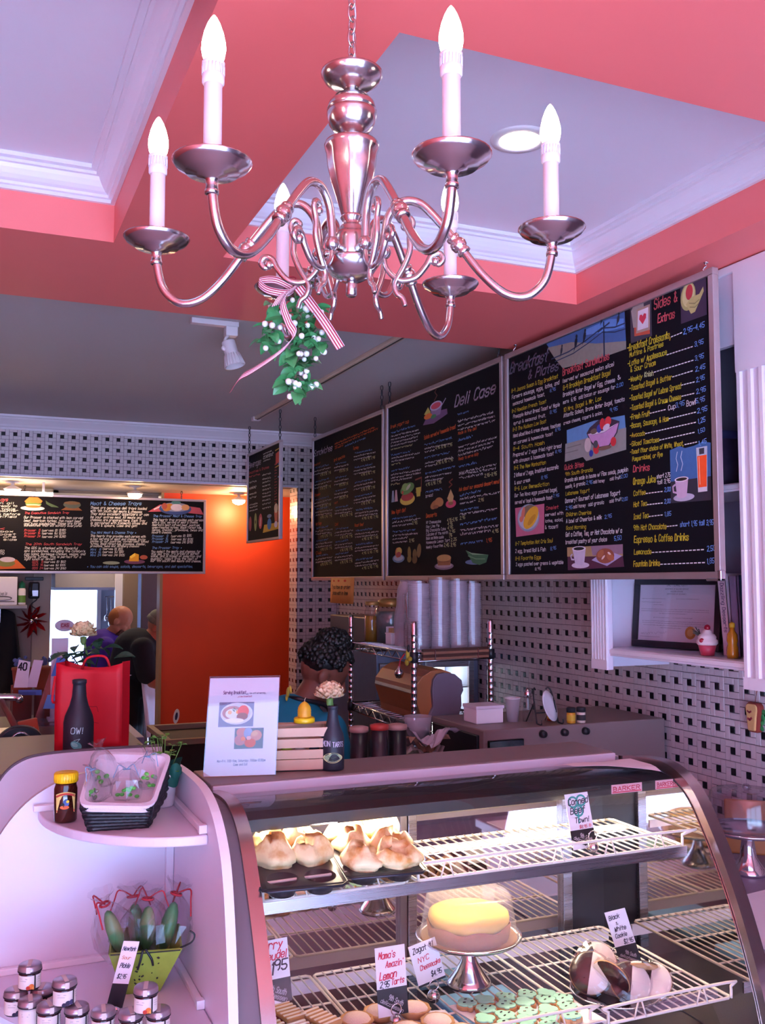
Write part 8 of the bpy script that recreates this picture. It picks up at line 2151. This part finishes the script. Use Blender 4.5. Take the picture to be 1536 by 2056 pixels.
t = thing('tan_food_tub', 'tan tub of food on the kitchen bench beside the plates', 'tub', (1.62, 8.05, .8005)); obj(MB().lathe([(0, 0), (.08, 0), (.10, .13), (.104, .135), (.095, .13), (0, .11)], 24, (1.62, 8.05, .8005)), 'tub', M('tan_tub', '8C6848', .5), t, True)
hd = thing('extractor_hood', 'grey steel extractor hood with a warm lamp at the back of the kitchen', 'hood', (1.1, 9.9, 1.62))
obj(MB().add([(.74, 9.35, 1.65), (1.34, 9.35, 1.65), (1.34, 10.2, 1.65), (.74, 10.2, 1.65), (.74, 9.45, 1.95), (1.34, 9.45, 1.95), (1.34, 10.2, 1.95), (.74, 10.2, 1.95)], [(0,3,2,1),(4,5,6,7),(0,1,5,4),(1,2,6,5),(2,3,7,6),(3,0,4,7)]), 'hood_shell', M('hood_grey', '7C7478', .5, .3), hd)
obj(MB().box(.73, 9.34, 1.625, 1.35, 10.21, 1.65), 'hood_rim', m_blus, hd); obj(MB().box(.9, 9.40, 1.955, 1.2, 9.5, 1.985), 'lamp_strip', m_lampo, hd)
lamp('kitchen_fill_lamp', (1.2, 8.6, 2.4), 22, (1, .80, .62), .15)  # unseen lamp added to brighten the kitchen, no fixture
struct(MB().box(1.335, 9.2, 0, 1.46, 9.35, 2.5), 'trim_7', M('tan_post', '8C7460', .6)); struct(MB().box(1.27, 9.3, 0, 1.335, 9.36, 2.5), 'trim_8', m_crown)
pn = thing('steel_partition', 'dark brushed steel partition panel to the right in the kitchen', 'partition', (1.75, 8.95, 0)); obj(MB().box(1.455, 8.93, 0, 2.2, 8.98, 2.5), 'panel', M('dark_bronze_steel', '54484A', .4, .6), pn); 
for i in range(3): obj(MB().tube(catmull([(1.47+.05*i, 8.92, 2.06), (1.46+.05*i, 8.91, 2.0), (1.49+.05*i, 8.91, 1.96), (1.47+.05*i, 8.915, 1.93)], 4), .005, 6), 'wire_hook', m_dark, pn, True)
us = thing('utensil_rack', 'shelf of shining steel utensils beside the kitchen window', 'rack', (1.36, 10.3, .9))
obj(MB().box(1.30, 10.2, .88, 1.62, 10.44, .90).box(1.30, 10.2, 1.30, 1.62, 10.44, 1.32), 'rack_shelf', m_steel, us); obj(MB().tube([(1.29, 10.2, 1.55), (1.62, 10.2, 1.55)], .008, 6), 'rail', m_chrome, us)
q = random.Random(8)
for i, nm in enumerate(('ladle', 'whisk', 'skimmer', 'spatula', 'ladle', 'tongs')):
    x = 1.31+.04*i; t = thing(nm, ('long steel ladle hanging at the left end of the utensil rail', 'steel whisk on the utensil rail', 'round steel skimmer on the utensil rail', 'flat steel spatula on the utensil rail', 'short steel ladle farther right on the utensil rail', 'steel tongs at the right end of the utensil rail')[i], 'utensil', (x, 10.19, 1.55), 'utensils on the kitchen rail')
    L = q.uniform(.16, .24); obj(MB().tube([(x, 10.19, 1.545), (x+.005, 10.185, 1.545-L)], .006, 6), 'handle', m_chrome, t, True); obj(MB().ball((x+.005, 10.185, 1.545-L-.03), (.03, .018, .034), 10, 7), 'bowl', m_chrome, t, True)
for i in range(4):
    x = 1.33+.07*i; t = thing('steel_pot', ('first', 'second', 'third', 'fourth')[i]+' steel pot from the left on the shelf beside the kitchen window', 'pot', (x, 10.30, .9005), 'steel pots by the kitchen window'); r = .032; obj(MB().lathe([(0, 0), (r, .001), (r, .12+.02*(i % 2)), (r+.004, .125+.02*(i % 2)), (r-.003, .12), (0, .02)], 18, (x, 10.30, .9005)), 'pot_body', m_chrome, t, True)
    obj(MB().tube([(x, 10.27, 1.0), (x-.01, 10.2, 1.03), (x-.012, 10.18, 1.03)], .006, 6), 'pot_handle', m_dark, t, True)
# scale display on a post
sc_ = thing('scale_display', 'white oval scale display with red letters on a post, before the kitchen window', 'scale', (.46, 5.27, .9))
obj(MB().box(-.6, 5.0, .05, .62, 5.6, .9), 'stand_cabinet', m_taupe, sc_, bev=.004); obj(MB().tube([(.475, 5.3, .9), (.475, 5.3, 1.40)], .016, 10), 'post', m_lam, sc_, True); obj(MB().box(.41, 5.2, .9005, .57, 5.4, .96), 'scale_base', m_lam, sc_, bev=.01)
fsd = lambda u, v, d: (.468+u*.92, 5.27-d-.39*u*0, 1.475+v)
obj(MB().prism(ell(0, 0, .052, .03), -.02, .012, fsd), 'display_head', m_lam, sc_, bev=.006); obj(MB().prism([(-.024, -.016), (.026, -.016), (.026, .016), (-.024, .016)], .012, .0135, fsd), 'red_panel', M('pink_sign', 'E0A8B8', .5), sc_)
b = MB(); text(b, 'CAS', (-.019, -.006), .038, .016, fsd, 0, .2, 0, 0, .0145); obj(b, 'lettering', flat('B02840'), sc_)
# wall shelf, white box, green spray, telephone and coat left of the pass
ws = thing('wall_shelf', 'grey wall shelf on the beige wall left of the kitchen pass', 'shelf', (.1, 7.28, 1.53)); obj(MB().box(-.6, 7.15, 1.515, .385, 7.398, 1.54), 'shelf_board', M('grey_shelf', '8C8488', .4), ws, bev=.003); obj(MB().box(.20, 7.20, 1.42, .215, 7.398, 1.515), 'bracket', m_steel, ws)
t = thing('white_carton', 'white carton printed with a dark oval on the wall shelf', 'box', (.2, 7.28, 1.5405)); obj(MB().box(.07, 7.19, 1.541, .318, 7.38, 1.735), 'carton_body', m_paper, t, bev=.003); f7 = lambda u, v, d: (u, 7.189-d, v)
drawing(t, f7, [('5A545C', ell(.222, 1.588, .065, .016)), ('D8D4D8', ell(.222, 1.586, .055, .010)), ('5A545C', [(.15, 1.564), (.30, 1.564)], .006)], 'dark oval print'); b = MB(); text(b, "Joe's", (.19, 1.61), .06, .022, f7, .3, .12); obj(b, 'lettering', flat('6A646C'), t)
t = thing('green_bottle', 'white bottle with green cap and label on the wall shelf', 'bottle', (.352, 7.26, 1.5405)); o = (.352, 7.26, 1.541); obj(MB().lathe([(0, 0), (.024, 0), (.026, .005), (.026, .10), (.02, .118), (0, .118)], 18, o), 'bottle_body', m_paper, t, True); obj(MB().lathe([(.021, .115), (.022, .116), (.021, .15), (.01, .155), (.004, .165), (0, .166)], 16, o), 'cap', M('green_cap', '1E7A4C', .4), t, True); obj(MB().lathe([(.0263, .015), (.0263, .065)], 18, o), 'label', M('green_label', '5E8C3C', .6), t, True)
ph_ = thing('wall_telephone', 'black wall telephone under a dark bracket on the beige wall', 'telephone', (.44, 7.38, 1.62)); obj(MB().box(.40, 7.34, 1.58, .475, 7.374, 1.70), 'phone_body', m_dark, ph_, bev=.012); obj(MB().box(.375, 7.35, 1.71, .50, 7.374, 1.735), 'bracket_bar', m_dark, ph_, bev=.004); obj(MB().tube(catmull([(.415, 7.325, 1.69), (.409, 7.31, 1.65), (.415, 7.325, 1.60)], 5), .013, 8), 'handset', m_dark, ph_, True)
obj(MB().tube([(.44+.02*math.cos(i*.9), 7.35, 1.58-.012*i) for i in range(22)], .004, 5), 'coiled_cord', m_dark, ph_, True); obj(MB().prism([(.425, 1.60), (.465, 1.60), (.465, 1.64), (.425, 1.64)], .0, .002, lambda u, v, d: (u, 7.339-d, v)), 'keypad', m_steel, ph_)
co = thing('hanging_coat', 'black coat and apron hanging under the wall shelf', 'coat', (.25, 7.33, 1.0)); b = MB(); n, m = 14, 10; vs = []
for j in range(m+1):
    for i in range(n+1): u, v = i/n, j/m; vs.append((.10+.27*u*(.75+.25*v)+.02*math.sin(9*u), 7.30-.035*math.sin(12*u+v*2)*v, 1.47-.55*v-.05*math.sin(PI*u)*(1-v)*-1))
b.add(vs, [(j*(n+1)+i, j*(n+1)+i+1, (j+1)*(n+1)+i+1, (j+1)*(n+1)+i) for j in range(m) for i in range(n)]); obj(b, 'coat_cloth', M('black_wool', '16141A', .9), co, True, solid=.02); obj(MB().tube([(.24, 7.31, 1.47), (.24, 7.36, 1.50), (.24, 7.39, 1.50)], .005, 6), 'peg', m_chrome, co, True)
pz = thing('poinsettia_decoration', 'shiny red foil poinsettia hanging left of the kitchen pass', 'decoration', (.425, 7.36, 1.42)); m_foil = M('red_foil_petal', 'B01828', .2, .6, .1, 20)
b = MB(); A = [(0, 0, 0), (.03, .03, .008), (.07, .024, .0), (.095, 0, -.006)]; Cc = [(0, 0, 0), (.03, 0, -.004), (.07, 0, -.008), (.09, 0, -.006)]; b.strip(A, Cc); b.strip(Cc, [(x, -y, z) for x, y, z in A]); pf = bpy.data.meshes.new('petal'); pf.from_pydata(b.v, [], b.f); pf.materials.append(m_foil)
for i in range(11):
    lf = bpy.data.objects.new('petal', pf); COL.objects.link(lf); lf.parent = pz; lf.rotation_euler = (q.uniform(-.8, .8), q.uniform(-.6, .6), 0); lf.scale = (1.3, 1.3, 1.3); lf.rotation_euler = (Matrix.Rotation(i*2*PI/11, 3, 'Y') @ Matrix.Rotation(q.uniform(-.5, .5), 3, 'Z') @ Matrix.Rotation(q.uniform(-.6, .6), 3, 'X')).to_euler()
obj(MB().ball((.425, 7.335, 1.42), (.02, .018, .02), 10, 7).ball((.455, 7.33, 1.44), .013, 8, 6), 'centre', m_chrome, pz, True); obj(MB().tube([(.425, 7.36, 1.42), (.425, 7.399, 1.43)], .004, 5), 'hook', flat('8C2030'), pz)
# things by the till, at the left edge
tl_ = thing('till_counter', 'brown service counter at the left edge behind the checkout counter', 'counter', (-.1, 4.1, 0)); obj(MB().box(-.7, 3.62, .05, .40, 4.75, 1.06).box(-.72, 3.60, 1.06, .42, 4.77, 1.09), 'counter_body', M('brown_counter', '6A4A40', .5, 0, .1, 12), tl_, bev=.005); TC = 1.0905
t = thing('number_card_holder', 'clear holder of white number cards reading 40, by the till', 'card holder', (.25, 4.45, TC)); f40 = lambda u, v, d: (.195+u*.92+.0*v, 4.50-d-.39*u, TC+.155+v)
obj(MB().box(.19, 4.44, TC+.0005, .32, 4.56, TC+.14), 'clear_box', m_plastic, t); obj(MB().prism([(.0, 0), (.06, 0), (.07, .11), (.02, .12)], 0, .003, f40), 'number_card', m_paper, t); obj(MB().prism([(.055, .0), (.10, 0), (.125, .115), (.085, .118)], -.01, -.007, f40), 'second_card', m_lam, t); b = MB(); text(b, '40', (.018, .075), .034, .03, f40, .1, .2, 0, 0, .004); obj(b, 'number', flat('2A2430'), t); obj(MB().prism([(.02, -.03), (.12, -.03), (.12, -.008), (.02, -.008)], .02, .023, f40), 'blue_strip', M('blue_label', '4C74C0', .5), t)
t = thing('acrylic_leaflet_stand', 'slanted clear stand with blue leaflets next to the red bag', 'stand', (.32, 4.25, TC)); fac = lambda u, v, d: (.26+u*.92+v*.30, 4.25-d-.39*u+.1*v, TC+.02+v)
obj(MB().prism([(0, 0), (.10, 0), (.10, .28), (0, .28)], 0, .004, fac), 'acrylic_sheet', m_plastic, t); obj(MB().prism([(.0, 0), (.10, 0), (.10, .004), (0, .004)], -.08, 0, fac), 'acrylic_base', m_plastic, t)
for i, (a, c, e, g) in enumerate(((.01, .20, .045, .275), (.055, .18, .09, .26), (.02, .07, .08, .125))): obj(MB().prism([(a, c), (e, c), (e, g), (a, g)], .005, .007, fac), 'leaflet', M('leaflet%d' % i, ('3C6CB8', '202C50', '5C94D8')[i], .5), t)
t = thing('meat_slicer', 'slicing machine with chrome arm and brown rail at the left edge', 'slicer', (.12, 3.85, TC)); obj(MB().box(-.15, 3.72, TC+.0005, .20, 3.98, TC+.06), 'slicer_base', m_steel, t, bev=.015); obj(MB().tube(catmull([(.0, 3.9, 1.30), (.10, 3.9, 1.275), (.18, 3.89, 1.27), (.19, 3.87, 1.262)], 5), .014, 10), 'chrome_arm', m_chrome, t, True); obj(MB().tube([(.125, 3.9, 1.265), (.205, 3.68, 1.12)], .012, 8), 'brown_rail', M('brown_red_rail', '7C3C30', .4), t, True); obj(MB().lathe([(0, 0), (.10, .002), (.11, .012), (.10, .016), (0, .018)], 28, (.03, 3.88, 1.23), Matrix.Rotation(R(90), 3, 'Y')), 'blade_guard', m_chrome, t, True)
t = thing('tape_dispenser', 'dark rounded tape dispenser behind the white counter edge', 'dispenser', (.185, 3.66, TC)); obj(MB().prism(ell(0, .05, .075, .055, 0, 20, 0, PI)+[(-.075, 0), (.075, 0)], 0, .05, lambda a, c, d: (.185+a, 3.64+d, TC+.001+c)), 'dispenser_body', m_dark, t, bev=.006); obj(MB().tube([(.185+.03*math.cos(2*PI*i/16), 3.638, TC+.055+.03*math.sin(2*PI*i/16)) for i in range(16)], .006, 6, closed=True), 'tape_roll', m_steel, t, True)
t = thing('orange_packet', 'orange printed packet leaning by the till', 'packet', (.235, 3.86, TC)); obj(MB().box(-.035, -.012, 0, .035, .012, .10, Matrix.Translation((.235, 3.86, TC+.001)) @ Matrix.Rotation(R(-10), 4, 'Y')), 'packet_body', M('orange_packet', 'C8502C', .5), t, bev=.005); obj(MB().box(-.02, -.0135, .03, .02, -.012, .07, Matrix.Translation((.235, 3.86, TC+.001)) @ Matrix.Rotation(R(-10), 4, 'Y')), 'label', flat('D8B8A0'), t)
for i, (x, y, lb) in enumerate(((.235, 4.65, 'terracotta pot with blue flowers, left one by the till'), (.335, 4.66, 'terracotta pot with blue flowers, right one by the till'))):
    t = thing('flower_pot', lb, 'flower pot', (x, y, TC), 'terracotta pots by the till'); o = (x, y, TC+.15); obj(MB().lathe([(0, -.149), (.045, -.149), (.045, 0), (.035, .001), (.042, .065), (.045, .067), (.045, .078), (.038, .078), (0, .07)], 20, o), 'pot', M('terracotta', '9C4A2C', .8), t, True)
    b = MB()
    for j in range(12): b.ball((x+q.uniform(-.035, .035), y+q.uniform(-.03, .03), TC+.24+q.uniform(0, .035)), q.uniform(.006, .012), 6, 4)
    obj(b, 'flowers', M('blue_flowers%d' % i, '5C6C9C', .6, 0, .4, 60), t, True)
t = thing('white_till_post', 'plain white upright card stand behind the leaflet stand', 'stand', (.37, 4.55, TC)); obj(MB().box(.35, 4.54, TC+.0005, .42, 4.55, TC+.36), 'upright_card', m_lam, t); obj(MB().box(.34, 4.50, TC+.0005, .43, 4.60, TC+.01), 'foot', m_lam, t)
br = thing('orange_wall_pen', 'small white thermometer tag stuck on the lower orange wall', 'tag', (1.47, 7.395, .70)); obj(MB().prism(ell(1.475, .69, .022, .055, -.15, 16), 0, .006, lambda a, c, d: (a, 7.399-d, c)), 'tag_body', m_paper, br); obj(MB().prism(ell(1.475, .69, .010, .03, -.15, 14), .006, .008, lambda a, c, d: (a, 7.399-d, c)), 'tag_window', flat('2C2C5C'), br)
bk = thing('dark_bin', 'dark wooden planter bin with pale rim at the foot of the orange wall', 'bin', (1.25, 5.4, 0)); obj(MB().box(1.0, 5.2, .05, 1.75, 5.75, .84), 'bin_body', M('dark_bin_wood', '32241E', .7, 0, .2, 15), bk, bev=.004)
for a in ((.98, 5.18, .84, 1.77, 5.215, .87), (.98, 5.735, .84, 1.77, 5.77, .87), (.98, 5.215, .84, 1.015, 5.735, .87), (1.735, 5.215, .84, 1.77, 5.735, .87)): obj(MB().box(*a), 'rim_rail', M('pale_rim', '9C8468', .6), bk, bev=.003)
wt = thing('white_tarp_table', 'lilac-white sheet over a low table between the counter and the kitchen', 'table', (.75, 5.9, 0)); obj(MB().box(.50, 5.66, .78, .95, 6.3, .82), 'table_top', M('lilac_sheet', 'B0A4C8', .6), wt, bev=.004)
for x in (.54, .91):
    for y in (5.7, 6.25): obj(MB().box(x-.02, y-.02, 0, x+.02, y+.02, .78), 'leg', m_steelv, wt)
